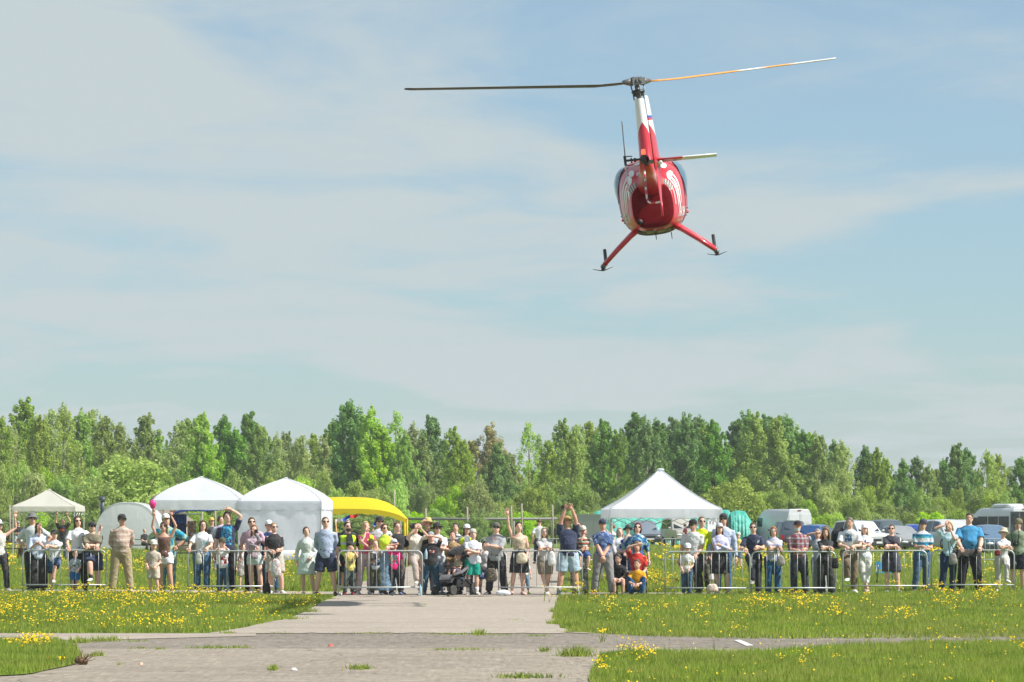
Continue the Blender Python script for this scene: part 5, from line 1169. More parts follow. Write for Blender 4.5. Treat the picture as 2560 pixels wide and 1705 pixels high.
def person(px, top, label, o=.45, D=None, z0=None, yaw=None, arms=('side', 'side'), legs='stand', lean=0, build=1.0, belly=0, f=False, skin=0, kid=None,
           shirt=((.7, .7, .7),), sleeve='short', bottom=('trousers', (.03, .03, .035)), hair=('short', (.06, .04, .03)), hat=None, glass=None, beard=None, shoes=(.08, .08, .09), vest=None, socks=None, look=1.0, hem=.50, Ht=None, turn=None, seat=.44, detail=1, name="person", pitch=None, roll=0.0):
    global NP; NP += 1; rs = random.Random(NP * 17)
    D = D if D is not None else rowD(px) + o
    x0 = wx(px, D); z0 = z0 if z0 is not None else (0.006 if 835 < px < 1402 else -.02)
    hadd = {None: 0.0, 'cap': .025, 'backcap': .02, 'bucket': .03, 'fedora': .05, 'straw': .05}.get(hat[0] if hat else None, 0)
    if Ht is None: Ht = CAMH + (HZ - top) / F * D - z0 - hadd
    if kid is None: kid = Ht < 1.5
    hh = Ht / (7.4 if Ht > 1.55 else np.interp(Ht, [.8, 1.0, 1.2, 1.4, 1.55], [4.5, 5.0, 5.7, 6.5, 7.2])); u = (Ht - hh) / .865
    r = empty(name, (x0, D, z0), yaw if yaw is not None else (rs.uniform(-.30, .30) if not set(arms) & {'lean', 'leanx', 'rail'} else rs.uniform(-.10, .10)))
    if legs == 'stand': legs = rs.choice(['stand', 'relax', 'relaxL', 'relax'])
    SKM = skin_mat(SK[skin]); g = build * (.93 if f else 1.0) * (1.04 if kid else 1)
    sw = (.093 if f else .107) * u * (1 + (build - 1) * .5) ; hipx = .052 * u * (1.05 if f else 1)
    # ---- legs
    if roll == 0: roll = rs.uniform(-2.2, 2.2)
    hz = .525 * u; hy = 0.0; st = .062 * u; leg = []
    def L(s, kx, ky, kz, ax, ay, az): return (Vector((s * hipx, hy, hz)), Vector((kx, ky, kz)), Vector((ax, ay, az)))
    an = .045 * u
    if legs == 'stand':
        leg = [L(-1, -st * 1.0, -.012 * u, .285 * u, -st * 1.05, .01, an), L(1, st, -.012 * u, .285 * u, st * 1.1, -.005, an)]
    elif legs == 'wide': leg = [L(-1, -st * 1.4, -.01 * u, .285 * u, -st * 1.9, .01, an), L(1, st * 1.4, -.01 * u, .285 * u, st * 1.9, 0, an)]
    elif legs == 'cross': leg = [L(-1, -st * .5, -.03 * u, .285 * u, st * .7, -.05 * u, an), L(1, st * .9, .0, .285 * u, st * .3, .02 * u, an)]
    elif legs == 'relax': leg = [L(-1, -st * .9, -.01 * u, .285 * u, -st * .8, .02, an), L(1, st * 1.3, -.05 * u, .28 * u, st * 1.7, -.03 * u, an)]
    elif legs == 'relaxL': leg = [L(-1, -st * 1.3, -.05 * u, .28 * u, -st * 1.7, -.03 * u, an), L(1, st * .9, -.01 * u, .285 * u, st * .8, .02, an)]
    elif legs == 'railL': leg = [L(-1, -st * .6, -.17 * u, .40 * u, -st * .4, -.20 * u, .20 * u), L(1, st, 0, .285 * u, st * 1.1, .02, an)]
    elif legs == 'railR': leg = [L(-1, -st, 0, .285 * u, -st * 1.1, .02, an), L(1, st * .6, -.17 * u, .40 * u, st * .4, -.20 * u, .20 * u)]
    elif legs == 'back': leg = [L(-1, -st, 0, .285 * u, -st, .0, an), L(1, st * 1.4, .0, .29 * u, st * 4.2, .20 * u, .24 * u)]
    elif legs in ('sit', 'sitlow'):
        hz = seat + .05 * u; kz = min(hz + .02 * u, .30 * u) if legs == 'sit' else hz + .12 * u; k = .225 * u
        leg = [(Vector((-hipx, 0, hz)), Vector((-st * 1.3, -k, kz)), Vector((-st * 1.2, -k * (1.02 if legs == 'sit' else 1.25), max(an, kz - .25 * u)))), (Vector((hipx, 0, hz)), Vector((st * 1.3, -k, kz)), Vector((st * 1.2, -k * (1.05 if legs == 'sit' else 1.3), max(an, kz - .25 * u))))]
    elif legs == 'squat':
        hz = .13 * u; leg = [(Vector((-hipx, .02, hz)), Vector((-.13 * u, -.15 * u, .30 * u)), Vector((-.09 * u, -.10 * u, an))), (Vector((hipx, .02, hz)), Vector((.13 * u, -.15 * u, .30 * u)), Vector((.09 * u, -.12 * u, an)))]
    elif legs == 'held':
        hz = .525 * u; leg = [(Vector((-hipx, 0, hz)), Vector((-st * 1.5, -.14 * u, .42 * u)), Vector((-st * 1.2, -.12 * u, .22 * u))), (Vector((hipx, 0, hz)), Vector((st * 1.5, -.14 * u, .42 * u)), Vector((st * 1.2, -.12 * u, .2 * u)))]
    elif legs == 'stroll':
        hz = seat; leg = [(Vector((-hipx, 0, hz)), Vector((-st * 1.3, -.22 * u, hz + .05 * u)), Vector((-st * 1.3, -.29 * u, hz - .18 * u))), (Vector((hipx, 0, hz)), Vector((st * 1.3, -.22 * u, hz + .05 * u)), Vector((st * 1.2, -.28 * u, hz - .19 * u)))]
    dz = hz - .525 * u
    # ---- torso frame
    LM_ = Matrix.Translation((0, 0, hz)) @ Matrix.Rotation(rad(lean), 4, 'X') @ Matrix.Rotation(rad(roll), 4, 'Y') @ Matrix.Translation((0, 0, -.525 * u))   # up-leaning about the hips
    def T(x, y, z): return LM_ @ Vector((x, y, z))
    def torso(mb, infl, z_from, z_to, flare=0.0, n=14):
        rows = [(.47, .080, .060), (.50, .092 if f else .086, .068), (.545, .100 if f else .093, .072), (.60, .076 if f else .084, .060 + belly * .03), (.65, .079 if f else .087, .063 + belly * .035), (.71, .088 if f else .096, .064 + belly * .015), (.755, .090 if f else .102, .062), (.785, .090 if f else .101, .058), (.812, .066 if f else .073, .048), (.838, .040, .038)]
        rings = []
        for (z, rx, ry) in rows:
            if z < z_from - 1e-6 or z > z_to + 1e-6: continue
            k = flare * max(0, .62 - z) / .12; cy = -.004 * u - (belly * .012 * u if z < .7 else 0) - (.012 * u if f and .69 < z < .77 else 0)
            rings.append([T((rx * g * u + infl + k) * math.cos(2 * PI * j / n), cy + (ry * g * u + infl + k) * math.sin(2 * PI * j / n), z * u) for j in range(n)])
        mb.ring_loft(rings, True)
    # ---- arms
    rail = BH + .02 - z0 - (-.0); ry_ = -(max(.16, min(.42, (D - rowD(px))))) + .0
    AR = {'side': ((.155, -.02, .475), (.3, .6, 0)), 'behind': ((.03, .105, .525), (1, .25, 0)), 'cross': ((-.065, -.125, .66), (.75, -.1, -.8)), 'clasp': ((.012, -.135, .50), (.4, .9, -.1)), 'hold': ((.05, -.16, .62), (.32, .7, -.7)), 'low': ((.07, -.13, .53), (.45, .8, -.2)),
          'clap': ((.022, -.17, .685), (.5, .4, -.9)), 'up': ((.12, -.05, 1.08), (.9, .0, .2)), 'upin': ((.045, -.07, 1.10), (1, 0, .1)), 'phone': ((.040, -.185, .905), (.8, .1, -.8)), 'brow': ((.00, -.10, .945), (1, -.1, .25)), 'browflat': ((-.03, -.105, .95), (1, -.2, .0)), 'wave': ((.20, -.05, 1.02), (.8, .1, -.6)),
          'wavehi': ((.15, -.04, 1.10), (.7, .2, -.3)), 'mouth': ((.01, -.105, .865), (.5, -.1, -1)), 'hip': ((.115, -.03, .585), (1, .35, -.2)), 'headtop': ((.02, -.03, 1.015), (1, 0, .3)), 'face': ((.02, -.13, .90), (.6, -.1, -1)), 'out': ((.30, -.05, .74), (.3, .3, -1)), 'pocket': ((.115, -.02, .53), (.7, .6, 0)), 'ear': ((.07, -.05, .93), (1, .1, -.3)), 'shoulder': ((.27, .02, .80), (.4, -.2, -1)), 'knee': ((.05, -.20, .60), (.8, .2, -.4))}
    wrists = []
    l1, l2 = .172 * u, .150 * u; armpts = []
    for s, a in ((-1, arms[0]), (1, arms[1])):
        S = T(s * sw, 0, .780 * u)
        if a in ('rail', 'lean', 'leanx'):
            tx, pole = {'rail': (.12, (.45, .7, -.4)), 'lean': (.035, (.75, .35, -1)), 'leanx': (-.05, (.7, .3, -1))}[a]; Wt = Vector((s * tx * u, ry_, rail + (.02 if a == 'rail' else .045 + (.02 if s > 0 else 0))))
        elif a in ('cross', 'clap', 'hold', 'mouth', 'brow', 'browflat', 'phone', 'face', 'headtop', 'ear', 'up', 'upin', 'wave', 'wavehi', 'out', 'shoulder', 'knee'):
            (tx, ty, tz), pole = AR[a]; Wt = T(s * tx * u, ty * u - (.02 * s * u if a == 'cross' else 0) - belly * .02 * (a == 'cross'), tz * u + (.022 * s * u if a == 'cross' else 0))
        else:
            (tx, ty, tz), pole = AR[a]; Wt = T(s * tx * u * (1 + (build - 1) * .6), ty * u, tz * u)
        Wt = Wt + Vector((rs.uniform(-.022, .022), rs.uniform(-.015, .01), rs.uniform(-.018, .018) if a not in ('rail', 'lean', 'leanx') else rs.uniform(0, .012))) * u; E_, W = ik(S, Wt, l1, l2, (s * pole[0], pole[1], pole[2])); armpts.append((s, a, S, E_, W))
    # ---- head frame
    if turn is None:
        turn = math.degrees(math.atan2(2.8 - x0, max(6, D - 54))) * .55 * look - math.degrees(r.rotation_euler[2]) * .3; turn = max(-38, min(38, turn))
    if pitch is None: pitch = 13 * look + rs.uniform(-4, 4)
    neck = T(0, -.006 * u, .855 * u); HMt = Matrix.Translation(neck + Vector((0, -.004 * u, .004 * u))) @ Matrix.Rotation(rad(turn), 4, 'Z') @ Matrix.Rotation(rad(-pitch), 4, 'X') @ Matrix.Rotation(rad(rs.uniform(-5, 5)), 4, 'Y')
    def hring(t, rx, ry, cy, n=14): return [HMt @ Vector((rx * hh * math.cos(2 * PI * j / n), (cy + ry * math.sin(2 * PI * j / n)) * hh, t * hh)) for j in range(n)]
    HP = ((.0, .10, .10, -.17), (.05, .19, .20, -.13), (.15, .26, .29, -.08), (.30, .305, .36, -.03), (.45, .325, .395, 0), (.62, .335, .415, .01), (.78, .31, .38, .02), (.90, .23, .28, .03), (.97, .12, .15, .03), (1.0, .03, .04, .03))
    vox = (.019 if Ht > 1.45 else .0155) if detail else .032
    mb = MB(); torso(mb, -.006, .47, .84)
    mb.tube([T(0, 0, .82 * u), neck + Vector((0, 0, .01 * u)), HMt @ Vector((0, .02 * hh, .30 * hh))], [.036 * u * (.9 if f else 1.05), .031 * u * (.88 if f else 1.05), .032 * u], 10)
    mb.ring_loft([hring(*q) for q in HP], True)
    mb.tube([HMt @ Vector((0, -.37 * hh, .50 * hh)), HMt @ Vector((0, -.45 * hh, .40 * hh)), HMt @ Vector((0, -.44 * hh, .345 * hh)), HMt @ Vector((0, -.33 * hh, .33 * hh))], [.045 * hh, .060 * hh, .075 * hh, .05 * hh], 7)
    for s in (-1, 1): mb.ellipsoid(HMt @ Vector((s * .345 * hh, .03 * hh, .43 * hh)), (.045 * hh, .075 * hh, .12 * hh), 8, 6)
    for s, a, S, E_, W in armpts:
        q = g if not kid else 1.0; ra = .029 * u * (.86 if f else 1) * q
        mb.tube([S + Vector((-s * .02 * u, 0, .004 * u)), S, S.lerp(E_, .4), E_, E_.lerp(W, .35), W], [.029 * u * q, .031 * u * q, ra * 1.05, ra * .86, ra * .88, ra * .58], 9)
    for hp, kn, ak in leg:
        q = g if not kid else .95
        mb.tube([hp + Vector((0, 0, .02 * u)), hp.lerp(kn, .35), kn, kn.lerp(ak, .30), ak + Vector((0, 0, .01 * u))], [.060 * u * q, .052 * u * q, .036 * u * q, .037 * u * q, .023 * u * q], 10)
    body = voxmesh(mb, "body", SKM, r, vox)
    # hands are grown onto the same mesh after fusing
    hm = MB()
    for s, a, S, E_, W in armpts:
        d = (W - E_).normalized(); nr = Vector((s * .6, .3, .6))
        if a in ('lean', 'leanx'): d = (d + Vector((0, -.2, -.75))).normalized(); nr = Vector((0, -.8, .4))
        elif a == 'rail': d = Vector((-s * .15, -.7, -.4)).normalized(); nr = Vector((0, -.3, 1))
        elif a in ('clasp', 'low', 'hold'): nr = Vector((0, -1, .2)); d = (d + Vector((0, 0, -.35))).normalized()
        elif a in ('up', 'wave', 'wavehi', 'upin'): d = Vector((s * .1, -.05, 1)) if a != 'upin' else Vector((-s * .7, 0, .7)); nr = Vector((0, 1, 0))
        elif a in ('brow', 'browflat', 'headtop'): d = Vector((-s, -.1, .1)); nr = Vector((0, .1, 1))
        elif a in ('mouth', 'phone', 'face', 'ear'): d = Vector((-s * .35, 0, 1)); nr = Vector((s * .5, -.8, 0))
        add_hand(hm, W, d, nr, s, .112 * u * (.92 if f else 1), {'up': .1, 'wave': .08, 'wavehi': .08, 'brow': .15, 'browflat': .15, 'clap': .15}.get(a, .5))
        wrists.append((W, d))
    PENDING[-1] = (body, vox, hm)
    # ---- clothes
    cm = cloth(*shirt); sl = {'none': 0, 'short': .72, 'half': 1.15, 'long': 1.97, 'tank': 0}[sleeve]
    mb = MB(); hemz = {True: .50, False: .50}[f] if hem == .50 else hem; torso(mb, .013, hemz, .838 if sleeve != 'tank' else .80, .004)
    for s, a, S, E_, W in armpts:
        if sl <= 0: continue
        q = (g if not kid else 1.0) * (.92 if f else 1); P = [S + Vector((-s * .035 * u, 0, -.004 * u)), S]; Rr = [.030 * u * q, .036 * u * q]
        if sl < 1: P += [S.lerp(E_, sl * .5), S.lerp(E_, sl)]; Rr += [.039 * u * q, .043 * u * q]
        else:
            P += [S.lerp(E_, .5), E_]; Rr += [.040 * u * q, .036 * u * q]; k = min(1, sl - 1); P += [E_.lerp(W, k * .5), E_.lerp(W, k * .96)]; Rr += [.034 * u * q, .029 * u * q]
        mb.tube(P, Rr, 10)
    voxmesh(mb, "shirt", cm, r, .0175 if detail else .03, .004)
    if vest:
        mb = MB(); torso(mb, .034, .50 if vest[1] == 'long' else .60, .815); voxmesh(mb, "hi_vis_vest", cloth(vest[0], 'vest', None, None, (.60 * u, .70 * u)), r, .02, .004)
        mb = MB(); mb.add([T(-.045 * u, -.104 * u * g, .60 * u), T(.045 * u, -.104 * u * g, .60 * u), T(.050 * u, -.108 * u * g, .74 * u), T(.034 * u, -.09 * u * g, .83 * u), T(-.034 * u, -.09 * u * g, .83 * u), T(-.050 * u, -.108 * u * g, .74 * u)], [(0, 1, 2, 3, 4, 5)]); mb.build("shirt_front", cm, r)
    kind = bottom[0]; bm = cloth(*bottom[1:]); mb = MB()
    if kind in ('skirt', 'longskirt', 'dress'):
        kz = {'skirt': .30, 'longskirt': .06, 'dress': .33}[kind]; rows = []
        flare = {'skirt': .035, 'longskirt': .05, 'dress': .03}[kind] if len(bottom) < 6 or not bottom[5] else bottom[5]
        for t in np.linspace(0, 1, 6):
            z = .61 + (kz - .61) * t; rx = (.082 + .024 * min(1, t * 3) ) * u * g + .02 + flare * t * 1.5; ry = (.066 + .016 * min(1, t * 3)) * u * g + .02 + flare * t
            rows.append([Vector((rx * math.cos(2 * PI * j / 18) * (1 + .03 * math.sin(j * 2.7) * t), ry * math.sin(2 * PI * j / 18) * (1 + .03 * math.sin(j * 1.9) * t), z * u + dz)) for j in range(18)])
        mb.ring_loft(rows, True)
        voxmesh(mb, "skirt", bm, r, .0175, .005)
    else:
        ll = {'trousers': 1.96, 'shorts': .92, 'hotpants': .45, 'capri': 1.6, 'wide': 1.96}[kind]; q = g if not kid else 1.0
        torso(mb, .010, .47, .60)
        for hp, kn, ak in leg:
            mb.ellipsoid(hp, (.066 * u * q, .070 * u * q, .07 * u), 10, 7)
            wd = 1.0 if kind != 'wide' else 1.5
            P = [hp, hp.lerp(kn, .4)]; Rr = [.072 * u * q, .066 * u * q * (1.0 if kind != 'shorts' else 1.12)]
            if ll <= 1: P += [hp.lerp(kn, ll)]; Rr += [.064 * u * q * (1.05 if kind == 'shorts' else 1.08)]
            else:
                P += [kn]; Rr += [.050 * u * q * (wd ** .7)]; k = ll - 1; P += [kn.lerp(ak, k * .5), kn.lerp(ak, k)]; Rr += [.047 * u * q * wd, .043 * u * q * wd]
            mb.tube(P, Rr, 10)
        voxmesh(mb, {'trousers': "trousers", 'wide': "trousers", 'capri': "trousers", 'shorts': "shorts", 'hotpants': "shorts"}[kind], bm, r, .0175 if detail else .03, .004)
    for i, (hp, kn, ak) in enumerate(leg):
        mb = MB(); ft = .15 * u; s = (-1, 1)[i]; yw = s * .22; M = Matrix.Translation(ak) @ Matrix.Rotation(yw, 4, 'Z'); b0 = -an if legs not in ('held', 'stroll') else -.045 * u
        rings = []
        for (y, w, h) in ((.045, .55, .85), (.03, .8, 1.15), (-.01, .95, 1.3), (-.05, 1.0, .95), (-.09, 1.05, .65), (-.115, .8, .45), (-.125, .35, .25)):
            rings.append([M @ Vector((.030 * u * w * math.cos(2 * PI * j / 10), y * u, b0 + .004 + .040 * u * h * (.5 + .5 * math.sin(2 * PI * j / 10)))) for j in range(10)])
        mb.ring_loft(rings, True); mb.build("shoe", plain(shoes, .6, var=.15), r)
        if socks: mb = MB(); mb.tube([ak, ak.lerp(kn, .32)], [.028 * u, .032 * u], 10); mb.build("sock", cloth(socks), r)
    # ---- face
    for s in (-1, 1):
        if not glass:
            mb = MB(); mb.ellipsoid(HMt @ Vector((s * .13 * hh, -.365 * hh, .47 * hh)), (.050 * hh, .03 * hh, .024 * hh), 7, 5); mb.build("eye", M_EYE, r)
        mb = MB(); mb.tube([HMt @ Vector((s * .06 * hh, -.395 * hh, .545 * hh)), HMt @ Vector((s * .20 * hh, -.35 * hh, .555 * hh))], .016 * hh, 5); mb.build("eyebrow", hair_mat(hair[1]), r)
    mb = MB(); mb.tube([HMt @ Vector((-.095 * hh, -.325 * hh, .205 * hh)), HMt @ Vector((0, -.372 * hh, .195 * hh)), HMt @ Vector((.095 * hh, -.325 * hh, .205 * hh))], [.012 * hh, .024 * hh, .012 * hh], 6); mb.build("mouth", M_LIP, r)
    if glass:
        mb = MB(); gm = {'dark': M_DARK, 'mirror': plain((.25, .42, .5), .06, .6, var=0), 'orange': plain((.55, .22, .02), .1, var=0), 'clear': plain((.05, .05, .06), .3, var=0)}[glass]
        for s in (-1, 1):
            if glass != 'clear': mb.ellipsoid(HMt @ Vector((s * .16 * hh, -.385 * hh, .475 * hh)), (.125 * hh, .035 * hh, .085 * hh), 10, 6)
            else: mb.tube([HMt @ Vector((s * .16 * hh + .11 * hh * math.cos(2 * PI * j / 10), -.41 * hh, .47 * hh + .075 * hh * math.sin(2 * PI * j / 10))) for j in range(11)], .012 * hh, 4)
            mb.tube([HMt @ Vector((s * .26 * hh, -.36 * hh, .49 * hh)), HMt @ Vector((s * .35 * hh, .02 * hh, .49 * hh))], .014 * hh, 4)
        mb.tube([HMt @ Vector((-.08 * hh, -.42 * hh, .49 * hh)), HMt @ Vector((.08 * hh, -.42 * hh, .49 * hh))], .014 * hh, 4); mb.build("sunglasses" if glass != 'clear' else "glasses", gm, r)
    # ---- hair
    hk, hc = hair; hmm = hair_mat(hc)
    if hk != 'bald':
        mb = MB(); n = 28; rows = []; ln = {'short': 0, 'crop': 0, 'bob': .28, 'long': .95, 'curly': .80, 'bun': .05, 'tail': .05}[hk]; vol = {'short': 1.06, 'crop': 1.02, 'bob': 1.13, 'long': 1.09, 'curly': 1.18, 'bun': 1.06, 'tail': 1.06}[hk]
        sm = 6
        for i in range(sm + 1):
            row = []
            for j in range(n):
                ph = 2 * PI * j / n; fr = max(0, -math.sin(ph)); front = fr ** 1.2       # 1 at the face
                tmax = (1 - front) * (1.95 if hk not in ('crop',) else 1.75) + front * .98; th = tmax * i / sm
                jit = 1 + .05 * math.sin(j * 5.1 + i * 2.3) * (2.2 if hk == 'curly' else .7)
                rx, ry = .345 * vol, .43 * vol; row.append(HMt @ Vector((rx * hh * math.sin(th) * math.cos(ph) * jit, (.02 + ry * math.sin(th) * math.sin(ph) * jit) * hh, (.56 + .47 * vol * math.cos(th)) * hh)))
            rows.append(row)
        if ln:
            for k in range(1, 6):
                row = []
                for j in range(n):
                    ph = 2 * PI * j / n; fr = max(0, -math.sin(ph)); base = rows[sm][j]; keep = 1 if fr < .62 else 0
                    w = 1 + (.10 if hk == 'curly' else .03) * math.sin(j * 3.3 + k) ; dd = Vector((0, 0, -ln * hh * k / 5 * keep)) + (HMt.to_3x3() @ Vector((math.cos(ph) * .05 * hh * math.sin(k * .6) * (1.8 if hk == 'curly' else 1), (.06 if math.sin(ph) > 0 else -.03) * hh * k / 5, 0))) * keep
                    row.append(base + dd * w)
                rows.append(row)
        last = rows[-1]; c_ = sum(last, Vector()) / n; rows.append([p.lerp(Vector((c_.x, c_.y, p.z)), .16) for p in last]); mb.ring_loft(rows, False)
        if hk == 'bun': mb.ellipsoid(HMt @ Vector((0, .38 * hh, .80 * hh)), (.15 * hh, .14 * hh, .14 * hh), 10, 7)
        if hk == 'tail': mb.tube([HMt @ Vector((0, .42 * hh, .72 * hh)), HMt @ Vector((.15 * hh, .55 * hh, .4 * hh)), HMt @ Vector((.25 * hh, .35 * hh, -.3 * hh))], [.10 * hh, .11 * hh, .04 * hh], 8)
        mb.build("hair", hmm, r)
    if beard:
        mb = MB(); rows = []
        for (t, rx, ry, cy) in ((-.06, .14, .14, -.20), (.03, .215, .225, -.14), (.14, .275, .305, -.085), (.23, .30, .345, -.055)): rows.append([HMt @ Vector((rx * hh * math.cos(PI + PI * j / 12), (cy + ry * math.sin(PI + PI * j / 12)) * hh, t * hh)) for j in range(13)])
        mb.ring_loft(rows, False, False); mb.build("beard", hair_mat(beard), r)
    # ---- hats
    if hat:
        hn, hcol = hat[0], hat[1]; hm2 = cloth(hcol) if len(hat) < 3 else cloth(hcol, 'logo', hat[2], None, (0, .93 * Ht, .05, .04)); mb = MB(); n = 20
        def hr(rx, ry, z, cy=.02, tilt=0): return [HMt @ Vector((rx * hh * math.cos(2 * PI * j / n), (cy + ry * math.sin(2 * PI * j / n)) * hh, (z + tilt * math.sin(2 * PI * j / n)) * hh)) for j in range(n)]
        if hn in ('cap', 'backcap'):
            mb.ring_loft([hr(.37, .455, .60), hr(.385, .47, .66), hr(.375, .46, .84), hr(.30, .37, 1.0), hr(.16, .2, 1.09), hr(.02, .03, 1.115)], True)
            sg = -1 if hn == 'cap' else 1; P = []; Q = []
            for j in range(9):
                a = PI * (j / 8); P.append(HMt @ Vector((.35 * hh * math.cos(a), (.02 + sg * .42 * math.sin(a)) * hh, .635 * hh))); Q.append(HMt @ Vector((.335 * hh * math.cos(a), (.02 + sg * (.42 * math.sin(a) + .36 * math.sin(a) ** .7)) * hh, (.61 - .05 * math.sin(a)) * hh)))
            up = HMt.to_3x3() @ Vector((0, 0, .022 * hh)); o_ = mb.build("cap", hm2, r); mb = MB(); mb.ring_loft([P, Q, [p - up for p in Q], [p - up for p in P], P], False, False); mb.build("visor", cloth(hat[3]) if len(hat) > 3 else hm2, r)
        elif hn == 'bucket':
            mb.ring_loft([hr(.62, .70, .52), hr(.60, .68, .55), hr(.40, .48, .74), hr(.385, .46, .92), hr(.32, .39, 1.06), hr(.05, .06, 1.10)], True); mb.build("bucket_hat", hm2, r)
        elif hn in ('fedora', 'straw'):
            mb.ring_loft([hr(.68, .78, .62), hr(.69, .79, .65), hr(.39, .47, .66), hr(.37, .44, .90), hr(.30, .40, 1.14), hr(.14, .26, 1.10), hr(.02, .1, 1.05)], True); mb.build("brimmed_hat", hm2, r)
            mb = MB(); mb.ring_loft([hr(.40, .48, .67), hr(.39, .465, .76)], False); mb.build("hat_band", cloth((.03, .025, .02)), r)
    tag(r, label, "person"); r['_w'] = 0
    del r['_w']
    return dict(root=r, wrists=[Matrix.Translation(r.location) @ r.rotation_euler.to_matrix().to_4x4() @ w for w, d in wrists], u=u, hh=hh, D=D, x=x0)
# ---------------- things people hold or wear
def phone(pos, label, rz=0.0, tilt=0.0):
    r = empty("phone", pos, rz); mb = MB(); mb.box((0, 0, 0), (.078, .005, .038), Matrix.Rotation(tilt, 3, 'Y')); mb.build("case", plain((.02, .02, .022), .35), r); mb = MB(); mb.box((0, .006, 0), (.070, .0015, .033), Matrix.Rotation(tilt, 3, 'Y')); mb.build("screen", plain((.02, .03, .04), .1), r); mb = MB(); mb.box((.045, -.006, .015), (.014, .002, .014), Matrix.Rotation(tilt, 3, 'Y')); mb.build("camera_bump", plain((.03, .05, .06), .2), r); tag(r, label, "phone")
def bag(px, py, D, w, h, c, label, name="shoulder_bag", strap=None, soft=.6, cat="bag"):
    p = at(px, py, D); r = empty(name, p); mb = MB(); rings = []
    for t in np.linspace(0, 1, 9):
        z = (t - .5) * h; k = float(np.interp(t, [0, .08, .3, .7, .9, 1], [.62, .92, 1.0, .92, .72, .42])) if soft < 1 else math.sin(PI * min(1, .10 + .88 * t)) ** .6; rings.append([Vector((w / 2 * k * math.cos(2 * PI * j / 14) * (1 + .06 * math.sin(j * 3 + t * 7)), w * .22 * k * math.sin(2 * PI * j / 14) * (1 + .08 * math.sin(j * 2 + t * 5)), z)) for j in range(14)])
    mb.ring_loft(rings, True); mb.build("bag_body", cloth(*c) if isinstance(c[0], tuple) else cloth(c), r)
    if strap:
        mb = MB(); mb.tube([(-w * .35, 0, h * .35)] + [Vector(q) for q in strap] + [(w * .35, 0, h * .35)], .011, 5); mb.build("strap", plain((.03, .03, .03), .8), r)
    tag(r, label, cat); return r
def bottle(px, py, D, label, h=.24):
    p = at(px, py, D); r = empty("water_bottle", (p.x, p.y, p.z)); mb = MB(); mb.lathe([(.03, 0), (.034, .01), (.034, h * .62), (.022, h * .8), (.012, h * .86), (.012, h * .92)], 12); mb.build("bottle_body", plain((.35, .52, .60), .1, var=.1), r); mb = MB(); mb.lathe([(.014, h * .92), (.014, h)], 10); mb.build("cap", plain((.05, .25, .55), .4), r); tag(r, label, "bottle")
WHT = (.74, .75, .78); DEN = (.035, .085, .17); LDEN = (.20, .31, .43); BLK = (.034, .034, .037); NVY = (.034, .044, .088); KHK = (.36, .29, .17); BEI = (.50, .42, .31); GRY = (.30, .30, .31)
BR = (.085, .045, .025); BLO = (.55, .40, .20); DK = (.025, .018, .014); GREYH = (.34, .33, .31); HV = (.48, .72, .02)
jeans = ('trousers', DEN, 'denim', (.12, .22, .36)); ljeans = ('trousers', LDEN, 'denim', (.42, .52, .62)); black_tr = ('trousers', BLK)
P = {}
# ---------------- the crowd, from the beige tent to the end of the line
person(-2, 1296, "person in white top and dark grey leggings raising an arm to shade the eyes", D=68.5, arms=('side', 'wave'), shirt=((.62, .61, .56),), sleeve='tank', bottom=('trousers', (.05, .05, .055)), hat=('cap', (.55, .6, .6)), hair=('long', BR), f=True, yaw=.5, turn=30, shoes=(.5, .45, .4), legs='relax')
person(46, 1302, "person in black T-shirt, grey cap and pale shorts in front of the beige tent", D=150, arms=('hold', 'low'), shirt=(BLK,), bottom=('shorts', (.55, .62, .66)), hat=('cap', (.28, .29, .30)), detail=0, yaw=.3)
person(83, 1279, "person in grey bucket hat and pale grey T-shirt behind the clapping woman", o=1.0, arms=('hip', 'hip'), shirt=((.58, .62, .62),), hat=('bucket', (.15, .15, .15)), skin=1, bottom=black_tr, glass='dark')
person(96, 1306, "person with long brown hair in pale blue shirt and wide black trousers clapping", o=.42, arms=('clap', 'clap'), shirt=((.55, .62, .78),), sleeve='half', bottom=('wide', BLK), hair=('long', BR), f=True, build=1.12, hem=.47)
person(137, 1321, "person in black cap, white T-shirt and dark patterned shorts waving one hand", o=.42, arms=('wave', 'leanx'), shirt=(WHT,), bottom=('shorts', NVY, 'blotch', (.05, .14, .28), None, (9.0,)), hat=('cap', BLK, (.3, .3, .3)), legs='railR', shoes=(.6, .55, .5), lean=4)
person(158, 1295, "person in black T-shirt with orange print raising both arms under the beige tent", D=122, arms=('up', 'up'), shirt=(BLK, 'logo', (.55, .10, .02), None, (0, 1.33, .10, .05)), bottom=('trousers', (.10, .12, .13)), hair=('crop', DK), skin=1, detail=0, turn=0)
person(194, 1289, "person with long brown hair and sunglasses in white T-shirt, arm on a neighbour's shoulder", o=.55, arms=('rail', 'shoulder'), shirt=(WHT,), bottom=black_tr, hair=('long', BR), f=True, glass='dark', build=1.08)
person(188, 1372, "toddler in grey printed T-shirt and blue shorts behind the barrier", o=.25, arms=('side', 'low'), shirt=((.42, .46, .52), 'logo', (.10, .11, .13), (.7, .7, .7), (0, .64, .10, .05)), bottom=('shorts', (.02, .13, .36)), hair=('short', (.20, .15, .11)), shoes=(.5, .4, .3), pitch=0)
person(233, 1300, "person in black cap, sunglasses and olive T-shirt leaning on the barrier end", o=.45, arms=('leanx', 'leanx'), shirt=((.20, .18, .125),), bottom=('shorts', NVY, 'blotch', (.04, .07, .16), None, (8.0,)), hat=('cap', BLK), glass='dark', lean=12, legs='railL', build=1.15, shoes=(.6, .6, .6), socks=BLK)
